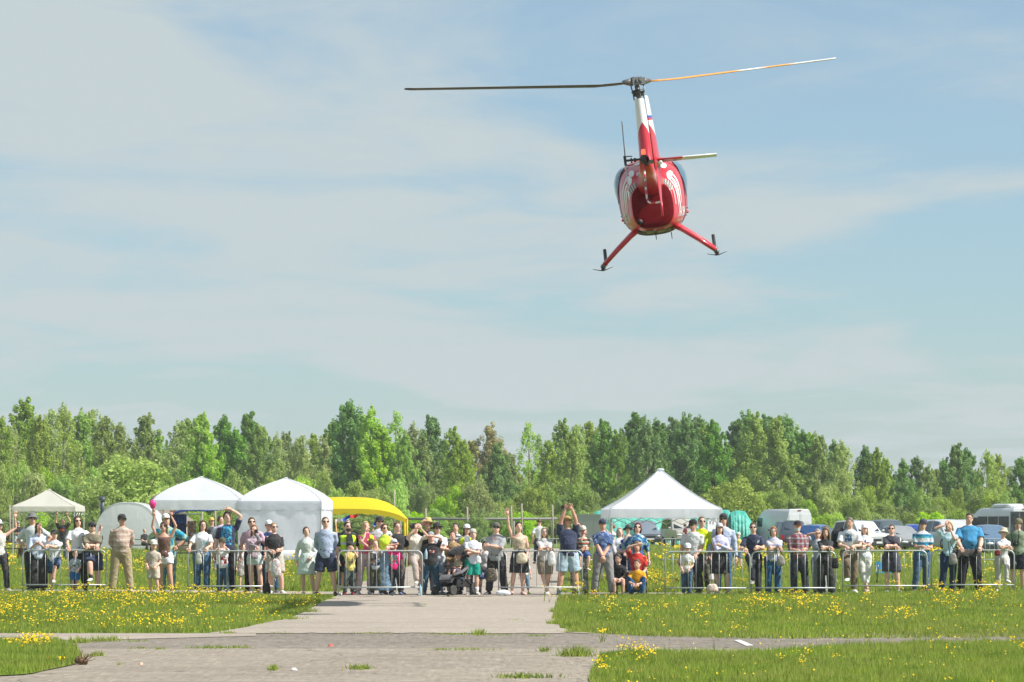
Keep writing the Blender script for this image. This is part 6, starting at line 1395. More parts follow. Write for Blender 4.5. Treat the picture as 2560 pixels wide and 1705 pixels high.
person(303, 1283, "person in black cap, beige plaid shirt and khaki trousers with hands behind the back", o=.5, arms=('behind', 'behind'), shirt=((.46, .36, .29), 'plaid', (.36, .25, .20), (.55, .48, .42), (.13, .35)), sleeve='long', bottom=('trousers', KHK), hat=('cap', BLK), glass='clear', build=1.1, belly=1, legs='wide', shoes=(.45, .38, .28), turn=30, skin=1)
person(383, 1347, "child in cream cap, beige polo shirt and beige shorts holding a cup", D=65.3, arms=('low', 'low'), shirt=((.48, .41, .34),), bottom=('shorts', (.52, .45, .36)), hat=('cap', (.68, .64, .54)), shoes=(.6, .6, .6), pitch=2)
person(412, 1303, "person in brown top and white shorts raising both arms overhead", D=65.6, arms=('up', 'up'), shirt=((.14, .075, .055),), sleeve='tank', bottom=('hotpants', (.74, .74, .80)), hair=('tail', BR), f=True, glass='dark', skin=1, legs='relax', shoes=(.7, .7, .7), turn=-5)
person(417, 1282, "person in white cap and turquoise tie-dye shirt with hand on hip", D=66.6, arms=('hip', 'hip'), shirt=((.02, .28, .42), 'blotch', (.35, .42, .22), (.55, .62, .58), (3.2,)), sleeve='half', bottom=('trousers', (.12, .28, .34), 'blotch', (.4, .45, .3), None, (3.0,)), hat=('cap', (.66, .65, .60)), build=1.18, skin=1)
person(361, 1317, "person in black top sitting at the dark green picnic table", D=149, Ht=1.7, arms=('hold', 'hold'), legs='sit', seat=.45, shirt=(BLK,), hair=('short', GREYH), detail=0, yaw=.8)
person(505, 1300, "person with brown hair and glasses in white T-shirt and jeans holding the rail", o=.45, arms=('rail', 'rail'), shirt=(WHT, 'logo', (.18, .42, .48), None, (.10, 1.18, .05, .06)), bottom=('trousers', DEN, 'denim', (.10, .22, .36)), hair=('long', BR), f=True, glass='clear', build=1.12, shoes=(.5, .5, .5))
person(531, 1292, "person in yellow cap and dark grey T-shirt under the white domed tent", D=96, arms=('hip', 'hold'), shirt=((.07, .075, .075),), bottom=('trousers', (.16, .17, .18)), hat=('cap', (.62, .40, .10)), detail=0, turn=5)
person(552, 1289, "person with dark hair in loose lavender shirt under the white domed tent", D=92, arms=('side', 'side'), shirt=((.45, .42, .58),), sleeve='half', bottom=('trousers', (.4, .38, .4)), detail=0, turn=40)
person(570, 1277, "person in navy T-shirt with bright blue print shading the eyes with a forearm", o=.75, arms=('side', 'headtop'), shirt=(NVY, 'logo', (.02, .22, .50), (.10, .50, .55), (-.02, 1.36, .13, .22)), bottom=black_tr, hair=('short', DK), legs='relaxL', shoes=(.5, .5, .48), f=False, build=.92)
person(557, 1342, "child in camouflage cap, white T-shirt with red print and jeans leaning on the rail", o=.42, arms=('lean', 'lean'), shirt=(WHT, 'logo', (.55, .05, .04), (.08, .08, .09), (.05, .78, .10, .09)), bottom=jeans, hat=('cap', (.09, .095, .05)), hem=.44, pitch=6)
person(606, 1300, "child in pale striped shirt and white shoes stepping away behind the crowd", D=70.5, Ht=1.15, arms=('side', 'side'), legs='back', shirt=((.55, .48, .48),), bottom=('shorts', (.4, .35, .33)), shoes=(.7, .7, .7), yaw=.6)
person(632, 1292, "tall person in pink T-shirt and sunglasses behind the girl with a phone", o=.85, arms=('side', 'side'), shirt=((.62, .40, .48),), bottom=('trousers', (.035, .02, .025)), hair=('short', BR), glass='dark', build=.98)
g1 = person(637, 1311, "person in grey and pink jacket and denim hot pants filming with a phone", o=.42, arms=('leanx', 'face'), shirt=((.30, .26, .29), 'blotch', (.50, .36, .42), (.2, .19, .22), (5.0,)), sleeve='long', bottom=('hotpants', (.50, .58, .56)), hair=('long', (.20, .11, .05)), f=True, shoes=(.55, .52, .5))
person(672, 1298, "person in white cap and blue T-shirt behind the woman in black", o=1.0, arms=('side', 'side'), shirt=((.015, .05, .16), 'blotch', (.02, .16, .42), None, (5.0,)), bottom=('trousers', (.02, .07, .12)), hat=('cap', (.70, .72, .74)), glass='clear')
g2 = person(686, 1305, "person with short fair hair and sunglasses in black T-shirt and beige shorts holding a phone", o=.5, arms=('hold', 'hold'), shirt=(BLK,), bottom=('shorts', (.44, .40, .34)), hair=('crop', (.34, .22, .12)), glass='dark', f=True, build=1.12, shoes=(.55, .55, .55), turn=25)
person(767, 1316, "person with brown hair in pale mint jacket and short skirt standing in the gap", D=64.9, arms=('side', 'low'), shirt=((.58, .63, .58),), sleeve='long', bottom=('skirt', (.56, .65, .62)), hair=('tail', BR), f=True, shoes=(.7, .68, .62), legs='stand', hem=.545)
person(815, 1291, "tall person in sunglasses, light blue shirt and navy shorts with hands behind the back", D=64.4, arms=('behind', 'behind'), shirt=((.36, .42, .56),), sleeve='long', bottom=('shorts', NVY), hair=('crop', BR), glass='dark', legs='wide', shoes=(.04, .03, .03), hem=.47, belly=.4)
person(870, 1303, "bearded person in sunglasses and open yellow hi-vis vest over black", o=.75, arms=('side', 'side'), shirt=((.04, .042, .04),), vest=(HV, 'long'), bottom=('shorts', (.02, .02, .022)), hair=('crop', DK), glass='dark', beard=(.03, .02, .015), turn=18)
person(866, 1297, "person in dark clothes holding a pole behind the bearded steward", D=70, arms=('side', 'side'), shirt=((.03, .03, .035),), hair=('short', GREYH), detail=0, build=.95)
g3 = person(875, 1352, "child in black cap and pale yellow T-shirt with hands raised to the face", o=.4, arms=('face', 'face'), shirt=((.68, .56, .16), 'logo', (.06, .06, .06), (.6, .6, .6), (.0, .73, .05, .05)), bottom=('trousers', (.07, .095, .085)), hat=('cap', BLK), shoes=(.25, .03, .03), hem=.45)
person(915, 1302, "blond person in yellow vest over pink sleeves with a hand at the mouth", o=.75, arms=('mouth', 'low'), shirt=((.62, .10, .20),), vest=(HV, 'short'), bottom=('trousers', (.55, .46, .48)), hair=('bun', BLO), f=True, shoes=(.6, .6, .6), hem=.52)
person(938, 1348, "child in grey picture T-shirt and olive trousers leaning on the rail", o=.42, arms=('lean', 'lean'), shirt=((.45, .48, .52), 'logo', (.05, .06, .10), (.45, .22, .08), (.0, .80, .14, .14)), bottom=('trousers', (.07, .075, .045)), hair=('short', (.28, .18, .10)), legs='relax', hem=.44)
person(951, 1288, "person in black and white cap, sunglasses and white shirt draped with a tricolour", o=1.1, arms=('side', 'side'), shirt=((.66, .68, .72), 'lower', (.04, .10, .35), None, (1.18,)), hat=('cap', BLK, (.75, .75, .75)), glass='dark', build=1.1, bottom=('trousers', (.1, .1, .12)))
person(963, 1308, "person in sunglasses, yellow-green tank top and long denim skirt", o=.5, arms=('out', 'lean'), shirt=((.50, .68, .04),), sleeve='none', bottom=('longskirt', (.16, .26, .36)), hair=('tail', (.10, .05, .035)), glass='dark', f=True, turn=30, shoes=(.4, .4, .42))
person(986, 1345, "child in bright pink T-shirt, pale cap and black trousers", o=.42, arms=('brow', 'side'), shirt=((.78, .025, .20), 'logo', (.15, .35, .42), (.7, .55, .1), (-.03, .80, .10, .10)), bottom=black_tr, hat=('cap', (.55, .56, .60), (.3, .4, .6), (.08, .09, .12)), f=True, shoes=(.2, .25, .4), hem=.45)
person(994, 1304, "person with reddish hair and glasses in black T-shirt behind the child in pink", o=.8, arms=('side', 'side'), shirt=(BLK,), hair=('short', (.13, .06, .03)), glass='clear', bottom=('trousers', (.20, .20, .21)), hem=.52)
g4 = person(1040, 1307, "person in cream T-shirt and beige trousers photographing with a raised phone", o=.45, arms=('phone', 'phone'), shirt=((.62, .57, .49),), bottom=('trousers', (.45, .36, .31)), hair=('short', DK), f=True, legs='railL', shoes=(.6, .55, .5), turn=8, hem=.46)
person(1068, 1291, "person in straw hat, orange glasses and dark olive shirt with a hand raised", o=.8, arms=('ear', 'side'), shirt=((.05, .045, .028),), sleeve='long', bottom=('trousers', (.14, .13, .12)), hat=('straw', (.58, .40, .17)), glass='orange')
person(1078, 1327, "child in grey cap, black T-shirt and jeans shading the eyes", o=.4, arms=('side', 'brow'), shirt=(BLK, 'logo', (.5, .06, .05), (.6, .6, .6), (.02, .98, .06, .03)), bottom=('trousers', (.025, .075, .12), 'denim', (.07, .17, .25)), hat=('cap', (.32, .33, .34), (.1, .1, .1), (.05, .05, .06)), hem=.44, shoes=(.22, .25, .27), legs='wide', build=1.15)
person(1094, 1303, "person in dark fedora and white T-shirt with folded arms beside the pram", o=.7, arms=('cross', 'cross'), shirt=(WHT,), bottom=('trousers', (.38, .45, .52), 'denim', (.5, .56, .6)), hat=('fedora', (.035, .03, .03)), glass='dark', shoes=(.4, .45, .5), hem=.47)
person(1139, 1306, "dark-haired person in turquoise and striped top behind the pram", D=72, arms=('side', 'side'), shirt=((.55, .58, .58), 'stripes', (.10, .11, .12), None, (.09, .5)), hair=('short', BLK), f=True, yaw=-.5, detail=0)
person(1133, 1326, "person with tied brown hair in tan jacket pushing the pram", o=.75, arms=('low', 'low'), shirt=((.33, .22, .105),), sleeve='long', bottom=('trousers', (.40, .36, .30)), hair=('bun', (.09, .045, .02)), f=True, turn=12)
person(1164, 1308, "person in white cap and yellow hi-vis vest behind the boy in green shorts", o=.95, arms=('side', 'low'), shirt=((.35, .36, .38),), vest=((.55, .72, .04), 'short'), hat=('cap', (.70, .71, .72)), hair=('long', (.10, .035, .02)), f=True, bottom=('trousers', (.09, .15, .28)))
person(1181, 1320, "youth in white T-shirt, green shorts and white socks with folded arms", o=.36, arms=('cross', 'cross'), shirt=((.70, .72, .80),), bottom=('shorts', (.005, .30, .22)), hat=('backcap', (.50, .48, .40)), hair=('short', (.16, .09, .05)), socks=(.75, .75, .77), shoes=(.70, .64, .58), hem=.46, pitch=16, turn=6, build=.95)
person(1214, 1352, "child in white T-shirt and blue patterned shorts behind the man in grey", o=.9, arms=('low', 'side'), shirt=((.70, .68, .70),), bottom=('shorts', (.04, .09, .28), 'blotch', (.35, .42, .55), None, (7.0,)), hair=('short', DK), socks=(.03, .03, .035), hem=.46)
person(1242, 1304, "stout person in grey cap, sunglasses and grey long shirt with folded arms", o=.5, arms=('cross', 'cross'), shirt=((.33, .34, .35), 'logo', (.55, .05, .05), None, (0, 1.28, .035, .015)), sleeve='half', bottom=black_tr, hat=('cap', (.13, .12, .10)), glass='dark', build=1.18, belly=1.4, hem=.47, legs='wide')
person(1298, 1303, "person in gold sleeveless top and short black skirt waving a raised hand", o=.42, arms=('wavehi', 'low'), shirt=((.46, .36, .24), 'blotch', (.62, .54, .42), None, (14.0,)), sleeve='tank', bottom=('skirt', BLK, None, None, .10), hair=('short', DK), f=True, pitch=8, shoes=(.55, .35, .3), hem=.56)
person(1311, 1384, "small child in white top and jeans shorts with lime shoes", D=65.0, arms=('side', 'side'), shirt=((.70, .70, .72),), bottom=('capri', (.14, .26, .36)), shoes=(.42, .68, .05))
person(1349, 1297, "person in white T-shirt with back turned, walking beyond the second barrier line", D=112, arms=('side', 'side'), shirt=((.66, .67, .64),), bottom=('trousers', (.03, .035, .05)), hair=('crop', BR), yaw=PI, turn=0, pitch=0, detail=0)
person(1362, 1316, "person with long blond hair and mirrored glasses in pale T-shirt leaning on the rail", o=.42, arms=('leanx', 'leanx'), shirt=((.58, .57, .57),), sleeve='half', bottom=('shorts', (.24, .20, .15)), hair=('long', (.58, .47, .33)), f=True, glass='mirror', legs='cross', lean=8, shoes=(.68, .62, .6), build=1.05)
g5 = person(1420, 1287, "stout person in tan cap, navy T-shirt and pale denim shorts filming with raised phone", o=.35, arms=('upin', 'upin'), shirt=(NVY,), bottom=('shorts', (.30, .42, .53), 'denim', (.48, .58, .66)), hat=('cap', (.42, .27, .11)), build=1.12, belly=.8, legs='wide', shoes=(.02, .04, .08), socks=(.25, .3, .4), pitch=22, skin=1, turn=4)
phone(sum((w for w in g5['wrists']), Matrix()*0).translation / 2 + Vector((0, -.06, .12)) if False else at(1412, 1268, g5['D'] - .10), "phone held overhead by the man in navy")
g6 = person(1444, 1302, "person carrying a small child, behind the man filming overhead", o=1.0, arms=('side', 'hold'), shirt=((.09, .10, .12),), bottom=('trousers', (.42, .40, .36), 'blotch', (.15, .15, .14), None, (6.0,)), hair=('short', BR), skin=1)
person(1457, 1312, "toddler in beige cap and black and white striped top carried on an arm", D=g6['D'] - .22, z0=CAMH - (1445 - HZ) / F * (g6['D'] - .22), Ht=1.18, legs='held', arms=('face', 'hold'), shirt=((.05, .05, .05), 'stripes', (.5, .52, .42), (.5, .12, .06), (.09, .45)), bottom=('shorts', (.05, .10, .30)), hat=('cap', (.62, .58, .48)), shoes=(.6, .5, .4))
person(1508, 1295, "older person in navy cap, blue patterned shirt and grey trousers with clasped hands", D=64.6, z0=-.01, arms=('clasp', 'clasp'), shirt=((.06, .11, .28), 'blotch', (.22, .30, .48), (.03, .05, .14), (11.0,)), bottom=('trousers', (.27, .26, .26)), hat=('cap', NVY, (.6, .3, .3)), hair=('crop', GREYH), glass='clear', build=1.1, legs='wide', shoes=(.3, .17, .1), hem=.49, pitch=14, skin=1)
person(1549, 1318, "person with fair grey hair in white flowered top and dark skirt", D=65.6, arms=('cross', 'hold'), shirt=((.68, .68, .70), 'logo', (.03, .05, .30), (.25, .42, .08), (.06, 1.16, .10, .10)), sleeve='half', bottom=('skirt', NVY), hair=('bob', (.50, .44, .36)), f=True, build=1.18, pitch=20, skin=2)
person(1570, 1310, "person in black sun hat and pale dress behind the woman with red hair", D=82, arms=('low', 'low'), shirt=((.45, .36, .31),), sleeve='none', hat=('fedora', BLK), f=True, bottom=('skirt', (.42, .34, .30)), detail=0)
person(1530, 1308, "person photographing with a phone between the tent and the older man", D=90, arms=('phone', 'phone'), shirt=((.55, .58, .56),), hair=('short', (.2, .1, .05)), f=True, yaw=-.9, turn=-10, detail=0)
person(1592, 1306, "person with dark red hair and sunglasses in blue patterned blouse", D=65.4, arms=('pocket', 'side'), shirt=((.03, .13, .30), 'blotch', (.25, .48, .55), (.02, .03, .10), (6.5,)), sleeve='half', bottom=('trousers', (.05, .05, .06)), hair=('bob', (.14, .015, .03)), f=True, glass='dark', build=1.12, pitch=20, skin=2)
g7 = person(1592, 1367, "seated person in red T-shirt shading the eyes with one hand", D=64.9, z0=-.02, Ht=1.66, legs='sit', seat=.36, arms=('browflat', 'low'), shirt=((.52, .03, .025), 'logo', (.7, .62, .6), None, (0, 1.20, .12, .05)), bottom=('trousers', (.07, .045, .035)), hair=('bob', (.20, .11, .045)), f=True, build=1.1, turn=2, pitch=8)
g8 = person(1546, 1424, "child in dark clothes sitting with arms folded on bare knees", D=64.8, z0=-.02, Ht=1.30, legs='sit', seat=.26, arms=('knee', 'knee'), shirt=((.02, .02, .022),), bottom=('shorts', (.02, .02, .022)), hair=('short', BLK), shoes=(.15, .15, .16), lean=10, pitch=-6, turn=-20)
person(1594, 1418, "child in orange T-shirt crouching in front of the seated person in red", D=64.2, z0=-.02, Ht=1.36, legs='squat', arms=('knee', 'knee'), shirt=((.72, .32, .01),), bottom=('trousers', (.02, .08, .20)), hair=('crop', (.11, .06, .035)), pitch=0, turn=-8)
person(1733, 1296, "person in black cap and white striped T-shirt with a hand on the small boy", o=.7, arms=('side', 'low'), shirt=((.64, .64, .63), 'stripes', (.5, .51, .52), None, (.045, .4)), bottom=black_tr, hat=('cap', (.02, .02, .022)), glass='dark', turn=-25, pitch=2, build=1.05, skin=1)
person(1717, 1356, "child in white cap, white T-shirt and jeans standing behind the barrier", o=.35, arms=('low', 'low'), shirt=((.70, .70, .69), 'logo', (.5, .35, .05), (.3, .45, .1), (.03, .73, .08, .05)), bottom=jeans, hat=('cap', (.72, .74, .75)), pitch=2, turn=20, hem=.43, shoes=(.03, .03, .03))
person(1753, 1290, "person in sunglasses and yellow hi-vis T-shirt with camouflage trousers", o=1.1, arms=('side', 'side'), shirt=((.62, .75, .02),), bottom=('trousers', (.10, .095, .065), 'blotch', (.32, .29, .24), None, (7.0,)), hair=('crop', (.16, .09, .05)), glass='dark', turn=25)
person(1713, 1309, "person in maroon top leaning by the silver-beige off-road car", D=186, arms=('side', 'side'), shirt=((.10, .015, .025),), hat=('bucket', (.08, .02, .02)), detail=0, yaw=1.0)
person(1776, 1325, "child in blue cap and blue T-shirt behind the steward in yellow", D=94, arms=('low', 'low'), shirt=((.03, .20, .48),), bottom=('capri', (.6, .6, .62)), hat=('cap', (.02, .10, .45)), glass='dark', detail=0)
person(1807, 1281, "tall long-haired person in black cap and pale blue shirt with rucksack strap", o=1.0, arms=('side', 'side'), shirt=((.45, .52, .68),), sleeve='long', bottom=('trousers', (.06, .13, .24)), hat=('cap', BLK, (.7, .7, .7)), hair=('long', (.10, .05, .03)), glass='dark')
person(1800, 1305, "person with long brown hair in lavender shirt over black dress with folded arms", o=.55, arms=('cross', 'cross'), shirt=((.48, .48, .66), 'yoke', (.50, .50, .70), None, (.06,)), sleeve='long', bottom=('skirt', BLK), hair=('long', (.08, .04, .025)), hat=('cap', (.55, .52, .55)), f=True, shoes=(.1, .1, .1))
person(1846, 1329, "child in yellow patterned T-shirt and denim shorts behind the barrier line", D=gp(0, 1420)[1], arms=('side', 'hold'), shirt=((.62, .48, .08), 'blotch', (.7, .62, .3), None, (9.0,)), bottom=('shorts', (.16, .25, .30)), hat=('cap', (.55, .62, .58)), yaw=-.3)
person(1884, 1305, "person in sunglasses and navy polo shirt with both hands on the barrier", o=.4, arms=('rail', 'lean'), shirt=(NVY, 'logo', (.5, .52, .55), None, (.10, 1.23, .03, .035)), bottom=('trousers', (.03, .032, .045)), hair=('short', (.10, .055, .03)), glass='dark', lean=6, legs='railL', shoes=(.3, .28, .26), turn=-4)
person(1932, 1315, "person with copper bob and mirrored glasses in pale striped top and jeans", o=.42, arms=('leanx', 'leanx'), shirt=((.55, .53, .56), 'stripes', (.38, .42, .62), None, (.14, .4)), bottom=('trousers', (.015, .075, .18), 'denim', (.03, .16, .34)), hair=('bob', (.34, .15, .035)), glass='mirror', f=True, build=1.16, lean=8, turn=-6)
person(1995, 1299, "bearded person in black cap and maroon plaid shirt with a cross-body strap", o=.45, arms=('hold', 'hold'), shirt=((.42, .40, .42), 'plaid', (.22, .035, .06), (.10, .04, .06), (.12, .5)), sleeve='half', bottom=('trousers', (.03, .035, .045), 'denim', (.07, .08, .10)), hat=('cap', (.025, .025, .028), (.5, .04, .04)), hair=('crop', GREYH), beard=(.62, .60, .57), build=1.1, legs='relax', skin=1, turn=-4)
person(2046, 1321, "person with short grey hair raising a hand behind the woman with curls", o=1.0, arms=('brow', 'side'), shirt=((.4, .45, .5),), hair=('short', GREYH), f=True, glass='dark', bottom=('trousers', (.3, .32, .34)))
person(2062, 1318, "person with curly brown hair in black T-shirt and wide black trousers", o=.42, arms=('leanx', 'leanx'), shirt=(BLK, 'logo', (.55, .55, .55), None, (-.02, 1.10, .09, .035)), sleeve='half', bottom=('wide', BLK), hair=('curly', (.20, .115, .055)), f=True, turn=-8, pitch=4, lean=6)
person(2122, 1291, "tall person with grey hair in white T-shirt with blue print, one foot on the rail", o=.45, arms=('lean', 'lean'), shirt=((.72, .73, .76), 'logo', (.02, .15, .36), (.02, .05, .12), (-.02, 1.30, .085, .10)), bottom=('trousers', (.17, .125, .08)), hair=('crop', (.16, .13, .11)), legs='railL', lean=10, shoes=(.7, .7, .7), turn=-22, pitch=0, build=1.05)
person(2160, 1307, "person with long blond hair in white cap, white top and white trousers", o=.45, arms=('leanx', 'leanx'), shirt=((.62, .64, .72), 'logo', (.03, .03, .06), None, (-.01, 1.20, .04, .07)), sleeve='short', bottom=('capri', (.66, .66, .63)), hair=('long', (.60, .46, .24)), hat=('cap', (.76, .77, .79)), f=True, legs='cross', turn=-12, shoes=(.5, .4, .35))
person(2227, 1309, "person in sunglasses and dark polo with cream sleeves leaning on the rail", o=.42, arms=('leanx', 'leanx'), shirt=((.055, .055, .075), 'yoke', (.60, .58, .52), None, (.20,)), bottom=('shorts', (.055, .058, .085)), hair=('crop', (.09, .05, .035)), glass='dark', lean=10, build=1.1, turn=-16, shoes=(.3, .3, .3))
person(2305, 1295, "person in navy cap and blue and white striped polo with jeans", o=.5, arms=('hold', 'hold'), shirt=((.62, .63, .66), 'stripes', (.02, .20, .36), (.10, .42, .52), (.19, .32)), bottom=('trousers', (.05, .10, .18)), hat=('cap', (.05, .05, .08)), glass='clear', turn=-30, pitch=8)
person(2372, 1302, "person with short blond hair in pale blue shirt with a hand to the head", o=.5, arms=('ear', 'mouth'), shirt=((.42, .60, .66),), sleeve='short', bottom=('trousers', (.012, .035, .085)), hair=('bob', (.56, .46, .30)), f=True, build=1.08, turn=-24, legs='relaxL')
person(2424, 1281, "large person in glasses and bright blue polo shirt with hands on a dark jacket", o=.55, arms=('rail', 'rail'), shirt=((.05, .25, .47),), bottom=('trousers', (.022, .02, .03)), hair=('crop', (.04, .025, .02)), glass='clear', build=1.25, belly=1.0, legs='wide', turn=-10, pitch=4)
person(2505, 1316, "person in beige bucket hat, glasses and white T-shirt leaning on the barrier end", o=.42, arms=('leanx', 'leanx'), shirt=((.66, .66, .72),), bottom=('trousers', (.52, .49, .44)), hat=('bucket', (.52, .46, .36)), glass='clear', f=True, lean=8, legs='railR', turn=-22, shoes=(.6, .6, .6))
person(2545, 1294, "person in olive cap and green T-shirt with a camera on the chest and navy shorts", o=1.1, arms=('pocket', 'pocket'), shirt=((.20, .26, .17),), bottom=('shorts', (.03, .032, .055)), hat=('cap', (.17, .15, .09)), glass='clear', build=1.15, turn=-30)
_pc = Matrix.Translation((wx(1140, 64.05), 64.05, .006)) @ Matrix.Rotation(rad(-38), 4, 'Z') @ Vector((0, .04, 0))
person(_pc.x * F / _pc.y + CX, 1390, "toddler in beige top and cap sitting in the black pram", D=_pc.y, z0=.0, Ht=.92, legs='stroll', seat=.53, yaw=rad(-38), arms=('hold', 'hold'), shirt=((.50, .40, .27),), bottom=('shorts', (.10, .09, .14)), hair=('short', (.30, .20, .12)), shoes=(.30, .34, .36), pitch=-4, turn=30, lean=-14)
# ---------------- fuse each body and garment into one surface
bpy.context.view_layer.update()
for ob, vx, _ in PENDING:
    m = ob.modifiers.new("fuse", 'REMESH'); m.mode = 'VOXEL'; m.voxel_size = vx; m.use_smooth_shade = True
    s = ob.modifiers.new("soften", 'SMOOTH'); s.factor = .45; s.iterations = 2
dg = bpy.context.evaluated_depsgraph_get()
for ob, vx, extra in PENDING:
    me = bpy.data.meshes.new_from_object(ob.evaluated_get(dg)); mats = [m_ for m_ in ob.data.materials]
    if isinstance(extra, MB):
        n0 = len(me.vertices); V = np.zeros(n0 * 3, dtype=np.float32); me.vertices.foreach_get('co', V); V = V.reshape(-1, 3)
        fs = [list(p.vertices) for p in me.polygons]; me2 = bpy.data.meshes.new("body"); me2.from_pydata(V.tolist() + [tuple(p) for p in extra.v], [], fs + [[i + n0 for i in f_] for f_ in extra.f]); me2.polygons.foreach_set('use_smooth', [True] * len(me2.polygons)); me2.update(); bpy.data.meshes.remove(me); me = me2
    elif extra:
        n0 = len(me.vertices); V = np.zeros(n0 * 3, dtype=np.float32); N = np.zeros(n0 * 3, dtype=np.float32); me.vertices.foreach_get('co', V); me.vertices.foreach_get('normal', N); V = V.reshape(-1, 3).astype(float); N = N.reshape(-1, 3); s0 = hash_(ob.name) * .37
        w = np.sin(V[:, 2] * 38 + V[:, 0] * 23 + s0 + 2 * np.sin(V[:, 1] * 17 + V[:, 0] * 9)) * .6 + np.sin(V[:, 2] * 71 - V[:, 0] * 47 + V[:, 1] * 31 + s0 * 2) * .4
        V += N * (w * extra)[:, None]; me.vertices.foreach_set('co', V.reshape(-1).astype(np.float32)); me.polygons.foreach_set('use_smooth', [True] * len(me.polygons)); me.update()
    if not me.materials:
        for m_ in mats: me.materials.append(m_)
    ob.modifiers.clear(); old = ob.data; ob.data = me; bpy.data.meshes.remove(old)
# ================================================================== BAGS, PRAM, FLAGS AND OTHER LOOSE THINGS
phone(at(g4['x'] * F / g4['D'] + CX - 2, 1318, g4['D'] - .26), "phone held up by the person in cream T-shirt")
phone(at(640, 1332, g1['D'] - .25), "phone held at the face of the person in grey and pink jacket", tilt=PI / 2)
phone(at(680, 1357, g2['D'] - .30), "phone in the hands of the person in black T-shirt", tilt=.6)
bag(496, 1397, 65.85, .16, .26, (.40, .42, .36), "grey-green bag hanging from the rail below the person in jeans", "tote_bag", [(-.03, 0, .20), (.03, 0, .20)])
bag(690, 1420, 65.6, .24, .42, ((.66, .66, .66), 'blotch', (.55, .35, .32), None, (12.0,)), "white printed plastic bag hanging at the end of the barrier", "plastic_bag", [(-.02, 0, .30), (.02, 0, .30)])
bag(666, 1471, 65.2, .20, .26, BLK, "small black rucksack standing at the foot of the barrier", "rucksack", [(-.03, .03, .16), (.03, .03, .16)])
bag(1304, 1395, 63.75, .25, .24, (.56, .48, .36), "beige handbag hanging on the rail before the black skirt", "handbag", [(-.05, 0, .20), (.05, 0, .20)])
bag(1379, 1396, 63.7, .17, .32, (.68, .68, .67), "white cloth bag hanging on the rail below the long blond hair", "cloth_bag", [(-.02, 0, .22), (.02, 0, .22)])
bag(1228, 1437, 63.75, .28, .30, ((.07, .065, .05), 'blotch', (.20, .16, .12), (.02, .02, .018), (13.0,)), "camouflage bag hanging beside the stout man in grey", "camouflage_bag", [(-.03, 0, .22), (.03, 0, .22)])
bag(1258, 1482, 63.6, .34, .14, (.64, .66, .70), "crumpled white plastic bag lying at the foot of the barrier", "plastic_bag", None, 1.0)
bag(1781, 1470, 64.1, .26, .19, ((.66, .54, .46), 'blotch', (.60, .36, .30), None, (9.0,)), "pinkish white fluffy bag on the grass behind the barrier", "fluffy_bag", [(-.06, 0, .18), (.06, 0, .18)])
bag(1952, 1402, 64.1, .19, .23, (.26, .24, .22), "grey shoulder bag hanging by the woman with the copper bob", "shoulder_bag", [(-.10, .1, .30), (-.06, .1, .34)])
bag(2088, 1408, 64.1, .16, .24, (.018, .018, .02), "black handbag hanging at the barrier end by the curly-haired woman", "handbag", [(-.04, 0, .20), (.02, 0, .20)])
bag(2374 + 8, 1397, 66.6, .20, .27, (.23, .22, .21), "grey shoulder bag at the hip of the person in pale blue shirt", "shoulder_bag", [(-.09, .1, .4), (-.05, .1, .42)])
bag(1196, 1400, 63.75, .13, .17, (.72, .73, .76), "white paper bag held by the youth in green shorts", "paper_bag")
bag(2494, 1382, 67.2, .15, .14, (.16, .02, .02), "dark red folder held on the rail by the person in bucket hat", "folder_bag")
bottle(1065, 1398, 64.0, "clear water bottle at the hip of the child in black T-shirt"); bottle(1051, 1489, 63.7, "clear water bottle standing at the barrier foot", .26)
def jacket():
    D = 67.45; c = at(2414, 1380, D); r = empty("jacket", c); mb = MB(); rows = []
    for k in range(9):
        a = PI * k / 8; y = .09 * math.cos(a); z = .07 * math.sin(a) - (.10 * abs(math.cos(a)) ** 1.5); rows.append([Vector((-.28 + .56 * i / 14, y * (1 + .2 * math.sin(i * 1.3)), z + .018 * math.sin(i * 1.9 + k))) for i in range(15)])
    mb.ring_loft(rows, False, False); mb.ring_loft([[p * .9 + Vector((0, 0, -.02)) for p in row] for row in rows], False, False); mb.build("jacket_cloth", cloth((.045, .042, .04)), r); tag(r, "dark grey jacket folded over the barrier's top rail", "jacket")
jacket()
